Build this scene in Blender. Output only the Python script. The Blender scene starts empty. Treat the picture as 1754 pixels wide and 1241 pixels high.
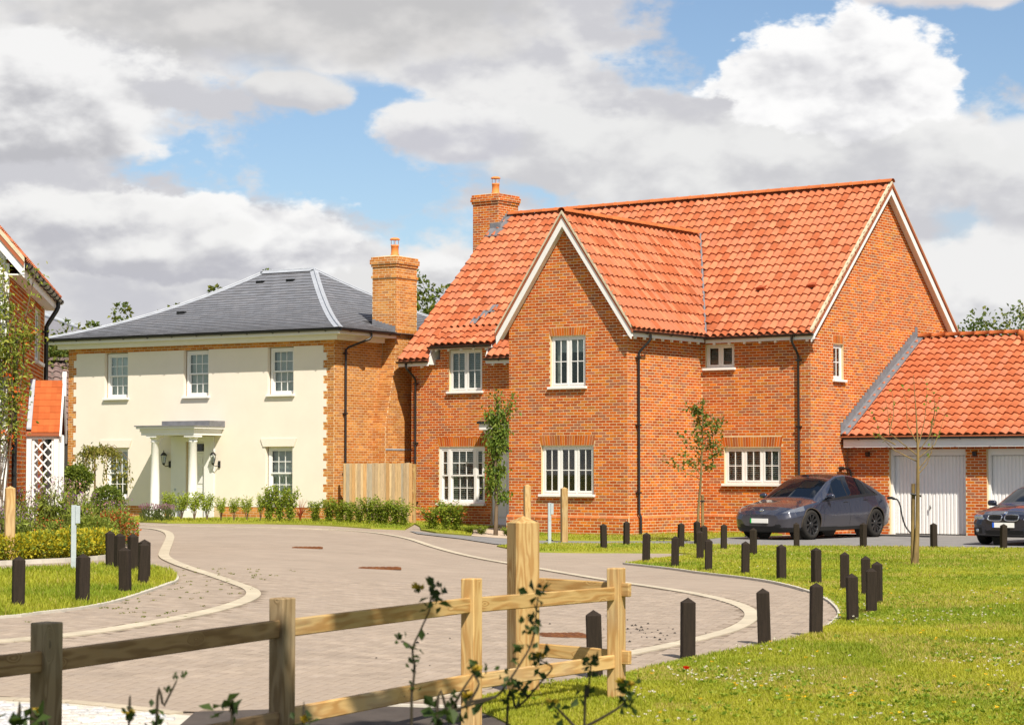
import bpy, bmesh, math, random
import numpy as np
from mathutils import Vector, Matrix

rnd = random.Random(7)
RS = np.random.RandomState(11)
R = math.radians
scene = bpy.context.scene

# ---------------------------------------------------------------- camera
cam = bpy.data.objects.new('camera', bpy.data.cameras.new('camera'))
scene.collection.objects.link(cam)
scene.camera = cam
cam.location = (0.0, 0.0, 1.7)
cam.rotation_euler = (R(90.0 + 2.817), 0.0, 0.0)
cam.data.sensor_width = 36.0
cam.data.sensor_fit = 'HORIZONTAL'
cam.data.lens = 76.97
cam.data.clip_start = 0.1
cam.data.clip_end = 6000.0
cam.data.dof.use_dof = True
cam.data.dof.focus_distance = 48.0
cam.data.dof.aperture_fstop = 10.0

# ---------------------------------------------------------------- exposure
scene.view_settings.view_transform = 'Standard'
scene.view_settings.look = 'None'
scene.view_settings.gamma = 1.0
scene.view_settings.exposure = 0.60
scene.view_settings.use_curve_mapping = False
scene.render.engine = 'CYCLES'

# ---------------------------------------------------------------- sun
SUN_EL = R(49.0)
SUN_DIR = Vector((0.335, -0.942, 0.0)).normalized() * math.cos(SUN_EL)
SUN_DIR.z = math.sin(SUN_EL)
sl = bpy.data.lights.new('sun', 'SUN')
sl.energy = 5.0
sl.angle = R(0.53)
sl.color = (1.0, 0.92, 0.79)
so = bpy.data.objects.new('sun', sl)
scene.collection.objects.link(so)
so.rotation_euler = SUN_DIR.to_track_quat('Z', 'Y').to_euler()
so.location = (0, -30, 60)

# ---------------------------------------------------------------- world: sky and cumulus
world = bpy.data.worlds.new('World')
scene.world = world
world.use_nodes = True
WT = world.node_tree
WT.nodes.clear()
world.cycles.sampling_method = 'MANUAL'
world.cycles.sample_map_resolution = 256


class NG:
    """tiny helper that chains shader nodes"""

    def __init__(s, tree):
        s.t = tree

    def n(s, kind, **kw):
        nd = s.t.nodes.new(kind)
        for k, v in kw.items():
            setattr(nd, k, v)
        return nd

    def put(s, sock, val):
        if hasattr(val, 'is_output'):
            s.t.links.new(val, sock)
        elif val is not None:
            if isinstance(val, (tuple, list)) and len(val) == 3 and sock.type == 'RGBA':
                val = tuple(val) + (1.0,)
            sock.default_value = val

    def m(s, op, a, b=None, c=None, clamp=False):
        nd = s.n('ShaderNodeMath', operation=op, use_clamp=clamp)
        s.put(nd.inputs[0], a)
        s.put(nd.inputs[1], b)
        s.put(nd.inputs[2], c)
        return nd.outputs[0]

    def smooth(s, x, lo, hi):
        nd = s.n('ShaderNodeMapRange', interpolation_type='SMOOTHSTEP')
        s.put(nd.inputs[0], x)
        nd.inputs[1].default_value = lo
        nd.inputs[2].default_value = hi
        return nd.outputs[0]

    def lin(s, x, lo, hi, a=0.0, b=1.0):
        nd = s.n('ShaderNodeMapRange')
        s.put(nd.inputs[0], x)
        for i, v in enumerate((lo, hi, a, b)):
            nd.inputs[i + 1].default_value = v
        return nd.outputs[0]

    def mix(s, f, a, b, blend='MIX'):
        nd = s.n('ShaderNodeMix', data_type='RGBA', blend_type=blend)
        s.put(nd.inputs[0], f)
        s.put(nd.inputs[6], a)
        s.put(nd.inputs[7], b)
        return nd.outputs[2]

    def vmath(s, op, a, b=None):
        nd = s.n('ShaderNodeVectorMath', operation=op)
        s.put(nd.inputs[0], a)
        s.put(nd.inputs[1], b)
        return nd.outputs[0]

    def noise(s, vec, scale, detail=6.0, rough=0.55, dist=0.0, col=False):
        nd = s.n('ShaderNodeTexNoise')
        s.put(nd.inputs['Vector'], vec)
        nd.inputs['Scale'].default_value = scale
        nd.inputs['Detail'].default_value = detail
        nd.inputs['Roughness'].default_value = rough
        nd.inputs['Distortion'].default_value = dist
        return nd.outputs[1 if col else 0]


def build_sky():
    g = NG(WT)
    sky = g.n('ShaderNodeTexSky', sky_type='NISHITA')
    sky.sun_disc = False
    sky.sun_elevation = SUN_EL
    sky.sun_rotation = math.atan2(SUN_DIR.x, SUN_DIR.y)
    sky.altitude = 30
    sky.air_density = 1.0
    sky.dust_density = 0.6
    sky.ozone_density = 2.2
    blue = g.mix(1.0, sky.outputs[0], (0.115, 0.118, 0.122), 'MULTIPLY')
    tc = g.n('ShaderNodeTexCoord').outputs['Generated']
    sp = g.n('ShaderNodeSeparateXYZ')
    g.put(sp.inputs[0], tc)
    az = g.m('ARCTAN2', sp.outputs[0], sp.outputs[1])
    el = g.m('ARCSINE', sp.outputs[2])
    squash = g.vmath('MULTIPLY', tc, (1.0, 1.0, 1.7))
    n1 = g.noise(squash, 13.0, 6.0, 0.56)
    n2 = g.noise(g.vmath('ADD', squash, (3.1, 7.7, 1.3)), 34.0, 5.0, 0.58)
    n3 = g.noise(g.vmath('ADD', squash, (9.2, 1.1, 5.4)), 5.0, 3.0, 0.5)
    # sample displaced towards the sun: its difference shades the billows
    nl = g.noise(g.vmath('ADD', squash, (0.006, 0.0, 0.018)), 13.0, 4.0, 0.56)
    rel = g.m('MULTIPLY', g.m('SUBTRACT', n1, nl), 4.0)
    billow = g.m('ADD', g.m('MULTIPLY', g.m('SUBTRACT', n1, 0.5), 1.5), g.m('MULTIPLY', g.m('SUBTRACT', n2, 0.5), 0.8))
    WHITE = (0.90, 0.895, 0.885)
    GREY = (0.50, 0.50, 0.525)
    PALE = (0.60, 0.60, 0.625)

    def vec3(a, b=None, c=None):
        nd = g.n('ShaderNodeCombineXYZ')
        for q, v in enumerate((a, a if b is None else b, a if c is None else c)): g.put(nd.inputs[q], v)
        return nd.outputs[0]

    def vma(a, b, c):
        nd = g.n('ShaderNodeVectorMath', operation='MULTIPLY_ADD')
        for q, v in enumerate((a, b, c)): g.put(nd.inputs[q], v)
        return nd.outputs[0]

    def vsmooth(x, hi, to0=(0, 0, 0), to1=(1, 1, 1)):
        nd = g.n('ShaderNodeMapRange', data_type='FLOAT_VECTOR', interpolation_type='SMOOTHSTEP')
        g.put(nd.inputs[6], x)
        for q, v in ((7, (0, 0, 0)), (8, hi), (9, to0), (10, to1)): nd.inputs[q].default_value = v
        return nd.outputs[1]

    AZ, EL, BI = vec3(az), vec3(el), vec3(billow)
    BR0 = vec3(g.m('ADD', g.m('MULTIPLY_ADD', billow, 0.22, 0.35), rel))
    DEF = dict(amp=0.8, soft=0.35, lo=GREY, hi=WHITE, bias=0.0, amt=1.0, gain=0.8)

    def clouds3(under, cs, fill=None):
        """three clouds at a time, one per vector component"""
        cs = [dict(DEF, **c) for c in cs]
        T3 = lambda f: tuple(f(c) for c in cs)
        W = 3750.0
        d = vma(AZ, T3(lambda c: W / c['ra']), T3(lambda c: -(c['cx'] - 877.0) / c['ra']))
        de = g.vmath('SUBTRACT', EL, T3(lambda c: (805.0 - c['cy']) / W))
        db = g.vmath('MAXIMUM', g.vmath('MULTIPLY', de, T3(lambda c: W / c['up'])), g.vmath('MULTIPLY', de, T3(lambda c: -W / c['down'])))
        r2 = vma(d, d, g.vmath('MULTIPLY', db, db))
        shape = vma(BI, T3(lambda c: c['amp']), vma(r2, (-.6,) * 3, (.6,) * 3))
        al = vsmooth(shape, T3(lambda c: c['soft']), to1=T3(lambda c: c['amt']))
        if fill is not None:
            sa = g.n('ShaderNodeSeparateXYZ'); g.put(sa.inputs[0], al)
            return g.mix(g.m('MAXIMUM', g.m('MAXIMUM', sa.outputs[0], sa.outputs[1]), sa.outputs[2]), under, fill)
        edge = vsmooth(shape, (.5,) * 3, to0=(.25,) * 3, to1=(0, 0, 0))
        br = vma(de, T3(lambda c: c['gain'] * W / (c['up'] + c['down'])), T3(lambda c: (c['down'] / (c['up'] + c['down']) - .42) * c['gain'] + c['bias']))
        br = vsmooth(g.vmath('ADD', g.vmath('ADD', br, BR0), edge), (1, 1, 1))
        sa = g.n('ShaderNodeSeparateXYZ'); g.put(sa.inputs[0], al)
        sb = g.n('ShaderNodeSeparateXYZ'); g.put(sb.inputs[0], br)
        for q, c in enumerate(cs):
            under = g.mix(sa.outputs[q], under, g.mix(sb.outputs[q], c['lo'], c['hi']))
        return under

    # the weather all round: broken cumulus, everywhere alike
    cov = g.m('ADD', n3, g.m('MULTIPLY', g.m('SUBTRACT', n1, 0.5), 0.45))
    wide = g.smooth(g.m('MAXIMUM', g.m('SUBTRACT', g.m('ABSOLUTE', az), 0.27), g.m('SUBTRACT', el, 0.22)), 0.0, 0.12)
    gal = g.m('MULTIPLY', g.smooth(cov, 0.47, 0.56), wide)
    gbr = g.smooth(g.m('ADD', g.m('ADD', g.m('MULTIPLY', billow, 0.5), rel), 0.45), 0.0, 1.0)
    col = g.mix(gal, blue, g.mix(gbr, GREY, WHITE))
    # a broken layer closes most of the sky in view; blue shows through its gaps
    lay = g.smooth(g.m('ADD', g.m('ADD', g.m('MULTIPLY', billow, 0.75), rel), g.m('MULTIPLY_ADD', n3, 1.2, -0.12)), 0.0, 1.0)
    layer = g.mix(lay, (0.62, 0.62, 0.655), (0.86, 0.855, 0.85))
    inview = g.m('SUBTRACT', 1.0, wide)
    col = g.mix(inview, col, layer)
    gaps = [
        dict(cx=470, cy=265, ra=320, up=135, down=140, amp=1.5, soft=0.36),
        dict(cx=715, cy=352, ra=180, up=95, down=90, amp=1.5, soft=0.40),
        dict(cx=960, cy=325, ra=130, up=62, down=52, amp=1.4, soft=0.40),
        dict(cx=1260, cy=60, ra=270, up=140, down=125, amp=1.3, soft=0.34),
        dict(cx=1700, cy=108, ra=240, up=150, down=120, amp=1.4, soft=0.34),
        dict(cx=1520, cy=25, ra=280, up=62, down=55, amp=1.3, soft=0.40),
        dict(cx=1640, cy=395, ra=60, up=75, down=70, amp=1.3, soft=0.8, amt=0.6),
        dict(cx=450, cy=118, ra=90, up=35, down=30, amp=1.4, soft=0.8, amt=0.5),
        dict(cx=835, cy=300, ra=80, up=45, down=40, amp=1.4, soft=0.7, amt=0.7),
    ]
    for q in range(0, len(gaps), 3):
        col = clouds3(col, gaps[q:q + 3], fill=blue)
    # the cumulus in front, farthest first
    CL = [
        dict(cx=420, cy=520, ra=620, up=80, down=90, amp=1.1, lo=(0.60, 0.60, 0.64), hi=(0.80, 0.795, 0.79), bias=0.15),
        dict(cx=1730, cy=500, ra=210, up=110, down=120, amp=1.2, hi=(0.88, 0.875, 0.87), lo=(0.62, 0.62, 0.65), bias=0.25),
        dict(cx=1765, cy=300, ra=140, up=85, down=110, amp=1.2, lo=(0.62, 0.62, 0.65), hi=(0.86, 0.86, 0.86), bias=0.15),
        dict(cx=740, cy=465, ra=70, up=40, down=34, amp=1.2, hi=(0.93, 0.925, 0.92), bias=0.4),
        dict(cx=310, cy=415, ra=370, up=100, down=72, amp=1.3, soft=0.20, lo=(0.53, 0.53, 0.575), hi=(0.96, 0.955, 0.945), bias=0.18, gain=1.0),
        dict(cx=120, cy=395, ra=320, up=85, down=80, amp=1.2, lo=(0.53, 0.53, 0.57), bias=0.05, gain=1.0),
        dict(cx=1590, cy=265, ra=120, up=75, down=110, amp=1.3, lo=(0.62, 0.62, 0.65), hi=(0.90, 0.895, 0.89), bias=0.2),
        dict(cx=1230, cy=275, ra=470, up=110, down=120, amp=1.2, lo=(0.62, 0.62, 0.645), hi=(0.84, 0.84, 0.835), gain=0.5, bias=0.12),
        dict(cx=1425, cy=168, ra=240, up=125, down=80, amp=1.5, soft=0.20, lo=(0.62, 0.62, 0.655), hi=(1.0, 0.995, 0.99), bias=0.32, gain=0.8),
        dict(cx=770, cy=235, ra=135, up=60, down=50, amp=1.4, soft=0.3, lo=(0.60, 0.60, 0.65), hi=(0.88, 0.875, 0.87), bias=0.15),
        dict(cx=490, cy=165, ra=105, up=38, down=36, amp=1.4, hi=(0.80, 0.795, 0.79), lo=(0.60, 0.60, 0.63), bias=0.1),
        dict(cx=520, cy=25, ra=650, up=170, down=112, amp=1.1, soft=0.5, lo=(0.57, 0.565, 0.57), hi=(0.74, 0.725, 0.715), gain=-0.25, bias=0.05),
        dict(cx=80, cy=210, ra=285, up=150, down=100, amp=1.3, soft=0.3, lo=(0.52, 0.52, 0.55), hi=(0.92, 0.915, 0.91), bias=0.18, gain=1.1),
        dict(cx=1650, cy=2, ra=170, up=44, down=36, amp=1.2, lo=(0.66, 0.64, 0.66), hi=(0.80, 0.77, 0.76)),
        dict(cx=1430, cy=-12, ra=100, up=30, down=24, amp=1.2, lo=(0.66, 0.64, 0.66), hi=(0.80, 0.77, 0.76)),
    ]
    for q in range(0, len(CL), 3):
        col = clouds3(col, CL[q:q + 3])
    bg = g.n('ShaderNodeBackground')
    g.put(bg.inputs[0], col)
    bg.inputs[1].default_value = 0.66
    out = g.n('ShaderNodeOutputWorld')
    WT.links.new(bg.outputs[0], out.inputs[0])


build_sky()


# ---------------------------------------------------------------- terrain
def sstep(t):
    t = np.clip(t, 0.0, 1.0)
    return t * t * (3 - 2 * t)


def terr(x, y):
    """the ground rises a little towards the left, beyond the fence"""
    return 0.28 * sstep((2.0 - np.asarray(x, float)) / 8.0) * sstep((np.asarray(y, float) - 13.0) / 9.0)


def tz(x, y):
    return float(terr(x, y))
# ---------------------------------------------------------------- object helpers
COL = scene.collection


def tag(o, label=None, cat=None, group=None, kind=None):
    if label: o['label'] = label
    if cat: o['category'] = cat
    if group: o['group'] = group
    if kind: o['kind'] = kind
    return o


def thing(name, label, cat, loc=(0, 0, 0), rz=0.0, group=None):
    o = bpy.data.objects.new(name, None)
    COL.objects.link(o)
    o.empty_display_size = 0.2
    o.location = loc
    o.rotation_euler = (0, 0, rz)
    return tag(o, label, cat, group)


def link(name, me, parent=None, loc=None, rot=None, scl=None):
    o = bpy.data.objects.new(name, me)
    COL.objects.link(o)
    if parent is not None: o.parent = parent
    if loc is not None: o.location = loc
    if rot is not None: o.rotation_euler = rot
    if scl is not None: o.scale = scl
    return o


def copy_tree(o, parent=None):
    c = o.copy()
    COL.objects.link(c)
    c.parent = parent
    for ch in list(o.children):
        copy_tree(ch, c)
    return c


def np_mesh(name, V, F, mat=None, cols=None, smooth=False):
    """V (n,3), F (m,k) all faces with k corners, cols (m,3) one colour per face"""
    V = np.asarray(V, np.float32)
    F = np.asarray(F, np.int32)
    me = bpy.data.meshes.new(name)
    k = F.shape[1]
    me.vertices.add(len(V))
    me.vertices.foreach_set('co', V.ravel())
    me.loops.add(F.size)
    me.loops.foreach_set('vertex_index', F.ravel())
    me.polygons.add(len(F))
    me.polygons.foreach_set('loop_start', np.arange(0, F.size, k, dtype=np.int32))
    me.polygons.foreach_set('use_smooth', np.full(len(F), bool(smooth)))
    me.update(calc_edges=True)
    if cols is not None:
        at = me.attributes.new('tint', 'FLOAT_COLOR', 'FACE')
        c4 = np.ones((len(F), 4), np.float32)
        c4[:, :3] = cols
        at.data.foreach_set('color', c4.ravel())
    if mat is not None:
        me.materials.append(mat)
    return me


class MB:
    """collects simple shapes, then becomes one mesh"""

    def __init__(s):
        s.v = []
        s.f = []
        s.c = []
        s.sm = []
        s.cur = (1, 1, 1)

    def add(s, vs, fs, smooth=False):
        b = len(s.v)
        s.v.extend(tuple(p) for p in vs)
        for f in fs:
            s.f.append(tuple(i + b for i in f))
            s.c.append(s.cur)
            s.sm.append(smooth)

    def box(s, a, b):
        x0, x1 = sorted((a[0], b[0])); y0, y1 = sorted((a[1], b[1])); z0, z1 = sorted((a[2], b[2]))
        s.add([(x0, y0, z0), (x1, y0, z0), (x1, y1, z0), (x0, y1, z0), (x0, y0, z1), (x1, y0, z1), (x1, y1, z1), (x0, y1, z1)],
              [(0, 3, 2, 1), (4, 5, 6, 7), (0, 1, 5, 4), (1, 2, 6, 5), (2, 3, 7, 6), (3, 0, 4, 7)])

    def bbox(s, a, b, bev=0.005):
        """box with chamfered long edges (cheap bevel): 24 verts"""
        x0, x1 = sorted((a[0], b[0])); y0, y1 = sorted((a[1], b[1])); z0, z1 = sorted((a[2], b[2]))
        e = min(bev, (x1 - x0) * .4, (y1 - y0) * .4, (z1 - z0) * .4)
        bm = bmesh.new()
        m = Matrix.Translation(((x0 + x1) / 2, (y0 + y1) / 2, (z0 + z1) / 2)) @ Matrix.Diagonal((x1 - x0, y1 - y0, z1 - z0, 1))
        bmesh.ops.create_cube(bm, size=1, matrix=m)
        bmesh.ops.bevel(bm, geom=bm.edges[:] + bm.verts[:], offset=e, segments=1, affect='EDGES')
        bm.verts.index_update()
        s.add([v.co[:] for v in bm.verts], [[v.index for v in f.verts] for f in bm.faces])
        bm.free()

    def prism(s, poly, ext):
        """closed planar polygon (list of 3d points) extruded by vector ext"""
        n = len(poly)
        p = [Vector(q) for q in poly]
        e = Vector(ext)
        vs = p + [q + e for q in p]
        nrm = Vector((0, 0, 0))
        for i in range(n):
            nrm += p[i].cross(p[(i + 1) % n])
        flip = nrm.dot(e) > 0
        fs = [tuple(range(n)), tuple(range(2 * n - 1, n - 1, -1))]
        fs += [(i, i + n, (i + 1) % n + n, (i + 1) % n) for i in range(n)]
        if flip:
            fs = [tuple(reversed(f)) for f in fs]
        s.add(vs, fs)

    def tube(s, pts, r, seg=8, cap=True, smooth=True):
        pts = [Vector(p) for p in pts]
        rs = r if isinstance(r, (list, tuple)) else [r] * len(pts)
        vs = []
        fs = []
        up = None
        for i, p in enumerate(pts):
            d = (pts[min(i + 1, len(pts) - 1)] - pts[max(i - 1, 0)])
            if d.length < 1e-9: d = Vector((0, 0, 1))
            d.normalize()
            if up is None:
                up = Vector((0, 0, 1)) if abs(d.z) < 0.9 else Vector((1, 0, 0))
            a = d.cross(up)
            if a.length < 1e-5: a = d.orthogonal()
            a.normalize()
            b = d.cross(a).normalized()
            up = -b if False else up
            for k in range(seg):
                t = 2 * math.pi * k / seg
                vs.append(p + a * math.cos(t) * rs[i] + b * math.sin(t) * rs[i])
        for i in range(len(pts) - 1):
            for k in range(seg):
                k2 = (k + 1) % seg
                fs.append((i * seg + k, (i + 1) * seg + k, (i + 1) * seg + k2, i * seg + k2))
        s.add(vs, fs, smooth)
        if cap:
            b0 = [vs[k] for k in range(seg)]
            b1 = [vs[(len(pts) - 1) * seg + k] for k in range(seg)]
            s.add(b0, [tuple(range(seg))])
            s.add(b1, [tuple(reversed(range(seg)))])

    def lathe(s, prof, seg=16, c=(0, 0, 0), smooth=True):
        vs = []
        fs = []
        for (r, z) in prof:
            for k in range(seg):
                t = 2 * math.pi * k / seg
                vs.append((c[0] + r * math.cos(t), c[1] + r * math.sin(t), c[2] + z))
        for i in range(len(prof) - 1):
            for k in range(seg):
                k2 = (k + 1) % seg
                fs.append((i * seg + k, i * seg + k2, (i + 1) * seg + k2, (i + 1) * seg + k))
        s.add(vs, fs, smooth)

    def mesh(s, name, mat=None, tint=False):
        me = bpy.data.meshes.new(name)
        me.from_pydata(s.v, [], s.f)
        if any(s.sm):
            me.polygons.foreach_set('use_smooth', s.sm)
        if tint:
            at = me.attributes.new('tint', 'FLOAT_COLOR', 'FACE')
            c4 = np.ones((len(s.f), 4), np.float32)
            c4[:, :3] = np.array(s.c)
            at.data.foreach_set('color', c4.ravel())
        if mat is not None:
            me.materials.append(mat)
        me.update()
        return me

    def build(s, name, mat=None, parent=None, tint=False, loc=None, rot=None):
        return link(name, s.mesh(name, mat, tint), parent, loc, rot)


def box_obj(name, a, b, mat, parent, bev=0.0):
    m = MB()
    if bev: m.bbox(a, b, bev)
    else: m.box(a, b)
    return m.build(name, mat, parent)


def pip(px, py, poly):
    """points in polygon, vectorised"""
    px = np.asarray(px); py = np.asarray(py)
    ins = np.zeros(px.shape, bool)
    n = len(poly)
    for i in range(n):
        x0, y0 = poly[i]; x1, y1 = poly[(i + 1) % n]
        if y0 == y1: continue
        c = ((y0 > py) != (y1 > py)) & (px < (x1 - x0) * (py - y0) / (y1 - y0) + x0)
        ins ^= c
    return ins


def smooth_line(pts, n=6):
    """Catmull-Rom through the points"""
    P = [np.array(p, float) for p in pts]
    P = [2 * P[0] - P[1]] + P + [2 * P[-1] - P[-2]]
    out = []
    for i in range(1, len(P) - 2):
        for k in range(n):
            t = k / n
            out.append(tuple(0.5 * ((2 * P[i]) + (-P[i - 1] + P[i + 1]) * t + (2 * P[i - 1] - 5 * P[i] + 4 * P[i + 1] - P[i + 2]) * t * t + (-P[i - 1] + 3 * P[i] - 3 * P[i + 1] + P[i + 2]) * t ** 3)))
    out.append(tuple(P[-2]))
    return out


# ---------------------------------------------------------------- materials
def mat(name, col=(0.5, 0.5, 0.5), rough=0.8, spec=0.3, metal=0.0, coat=0.0, tint=False, var=0.0, nscale=6.0, bump=0.0, bscale=40.0, coords='Object', col2=None, detail=5.0, stretch=None, objvar=0.0):
    m = bpy.data.materials.new(name)
    m.use_nodes = True
    g = NG(m.node_tree)
    b = m.node_tree.nodes['Principled BSDF']
    b.inputs['Roughness'].default_value = rough
    b.inputs['Specular IOR Level'].default_value = spec
    b.inputs['Metallic'].default_value = metal
    b.inputs['Coat Weight'].default_value = coat
    base = tuple(col) + (1.0,)
    vec = g.n('ShaderNodeTexCoord').outputs[coords]
    if stretch: vec = g.vmath('MULTIPLY', vec, stretch)
    cur = None
    if tint:
        at = g.n('ShaderNodeAttribute', attribute_name='tint')
        cur = g.mix(1.0, at.outputs['Color'], base, 'MULTIPLY')
    if var > 0:
        nz = g.noise(vec, nscale, detail, 0.6)
        if col2 is not None:
            cur = g.mix(g.smooth(nz, 0.5 - 0.5 * var, 0.5 + 0.5 * var), cur if cur is not None else base, tuple(col2) + (1.0,))
        else:
            k = g.lin(nz, 0.25, 0.75, 1.0 - var, 1.0 + var)
            kk = g.n('ShaderNodeCombineColor')
            for i in range(3): g.put(kk.inputs[i], k)
            cur = g.mix(1.0, cur if cur is not None else base, kk.outputs[0], 'MULTIPLY')
    if objvar > 0:
        oi = g.n('ShaderNodeObjectInfo')
        k = g.lin(oi.outputs['Random'], 0, 1, 1 - objvar, 1 + objvar)
        kk = g.n('ShaderNodeCombineColor')
        for i in range(3): g.put(kk.inputs[i], k)
        cur = g.mix(1.0, cur if cur is not None else base, kk.outputs[0], 'MULTIPLY')
    if cur is not None: g.put(b.inputs['Base Color'], cur)
    else: b.inputs['Base Color'].default_value = base
    if bump > 0:
        bn = g.n('ShaderNodeBump')
        bn.inputs['Strength'].default_value = bump
        bn.inputs['Distance'].default_value = 0.02
        g.put(bn.inputs['Height'], g.noise(vec, bscale, 4.0, 0.6))
        g.put(b.inputs['Normal'], bn.outputs[0])
    return m


def leaf_mat(name, trans=0.35, rough=0.55, gain=(1, 1, 1)):
    m = bpy.data.materials.new(name)
    m.use_nodes = True
    g = NG(m.node_tree)
    b = m.node_tree.nodes['Principled BSDF']
    out = m.node_tree.nodes['Material Output']
    at = g.n('ShaderNodeAttribute', attribute_name='tint')
    c = g.mix(1.0, at.outputs['Color'], tuple(gain) + (1.0,), 'MULTIPLY')
    g.put(b.inputs['Base Color'], c)
    b.inputs['Roughness'].default_value = rough
    b.inputs['Specular IOR Level'].default_value = 0.25
    tr = g.n('ShaderNodeBsdfTranslucent')
    g.put(tr.inputs[0], g.mix(1.0, c, (1.25, 1.2, 0.6, 1.0), 'MULTIPLY'))
    mx = g.n('ShaderNodeMixShader')
    mx.inputs[0].default_value = trans
    m.node_tree.links.new(b.outputs[0], mx.inputs[1])
    m.node_tree.links.new(tr.outputs[0], mx.inputs[2])
    m.node_tree.links.new(mx.outputs[0], out.inputs[0])
    return m


def glass_mat(name, refl=0.9, tintc=(0.9, 0.95, 0.95), clear=0.85):
    m = bpy.data.materials.new(name)
    m.use_nodes = True
    nt = m.node_tree
    g = NG(nt)
    nt.nodes.remove(nt.nodes['Principled BSDF'])
    out = nt.nodes['Material Output']
    fr = g.n('ShaderNodeFresnel')
    fr.inputs[0].default_value = 1.5
    k = g.m('ADD', g.m('MULTIPLY', fr.outputs[0], refl), 1.0 - clear - 0.05, clamp=True)
    tr = g.n('ShaderNodeBsdfTransparent')
    tr.inputs[0].default_value = tuple(tintc) + (1.0,)
    gl = g.n('ShaderNodeBsdfGlossy')
    gl.inputs['Roughness'].default_value = 0.015
    bn = g.n('ShaderNodeBump')
    bn.inputs['Strength'].default_value = 0.02
    g.put(bn.inputs['Height'], g.noise(g.n('ShaderNodeTexCoord').outputs['Object'], 1.5, 2.0))
    g.put(gl.inputs['Normal'], bn.outputs[0])
    mx = g.n('ShaderNodeMixShader')
    g.put(mx.inputs[0], k)
    nt.links.new(tr.outputs[0], mx.inputs[1])
    nt.links.new(gl.outputs[0], mx.inputs[2])
    nt.links.new(mx.outputs[0], out.inputs[0])
    return m


M = {}
M['brick'] = mat('brick', (1, 1, 1), 0.95, 0.04, tint=True, var=0.24, nscale=1.6, detail=9.0, bump=0.35, bscale=60)
M['mortar'] = mat('mortar', (0.60, 0.46, 0.28), 0.95, 0.04, var=0.12, nscale=9, bump=0.3, bscale=80)
M['tile'] = mat('clay_tile', (1, 1, 1), 0.9, 0.05, tint=True, var=0.22, nscale=2.6, bump=0.1, bscale=50)
M['slate'] = mat('slate', (1, 1, 1), 0.55, 0.4, tint=True, var=0.10, nscale=3, bump=0.1, bscale=40)
M['lead'] = mat('lead', (0.16, 0.16, 0.175), 0.55, 0.4, var=0.25, nscale=5)
M['leadpale'] = mat('pale_lead', (0.33, 0.35, 0.39), 0.5, 0.5, var=0.15, nscale=5)
M['white'] = mat('white_paint', (0.72, 0.71, 0.695), 0.45, 0.4, var=0.03, nscale=3)
M['cream'] = mat('cream_verge_mortar', (0.50, 0.43, 0.31), 0.9, 0.1, var=0.2, nscale=8, bump=0.4, bscale=30)
M['render'] = mat('cream_render', (0.72, 0.655, 0.565), 0.92, 0.1, var=0.05, nscale=0.9, bump=0.15, bscale=120)
M['blackplastic'] = mat('black_gutter', (0.012, 0.012, 0.013), 0.35, 0.5)
M['pot'] = mat('chimney_pot', (0.62, 0.20, 0.05), 0.7, 0.3, var=0.12, nscale=8)
M['interior'] = mat('dark_room', (0.035, 0.033, 0.03), 0.9, 0.1)
M['roomgrey'] = mat('grey_blind', (0.55, 0.56, 0.54), 0.8, 0.1, var=0.05, nscale=2)
M['curtain'] = mat('pale_curtain', (0.55, 0.56, 0.50), 0.9, 0.1, var=0.1, nscale=6, stretch=(6, 6, 0.3))
M['blindwood'] = mat('wooden_blind', (0.20, 0.10, 0.04), 0.6, 0.3)
M['blindwhite'] = mat('white_blind', (0.55, 0.52, 0.46), 0.6, 0.3)
M['glass'] = glass_mat('window_glass', 0.75, (0.90, 0.94, 0.93), 0.95)
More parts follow.
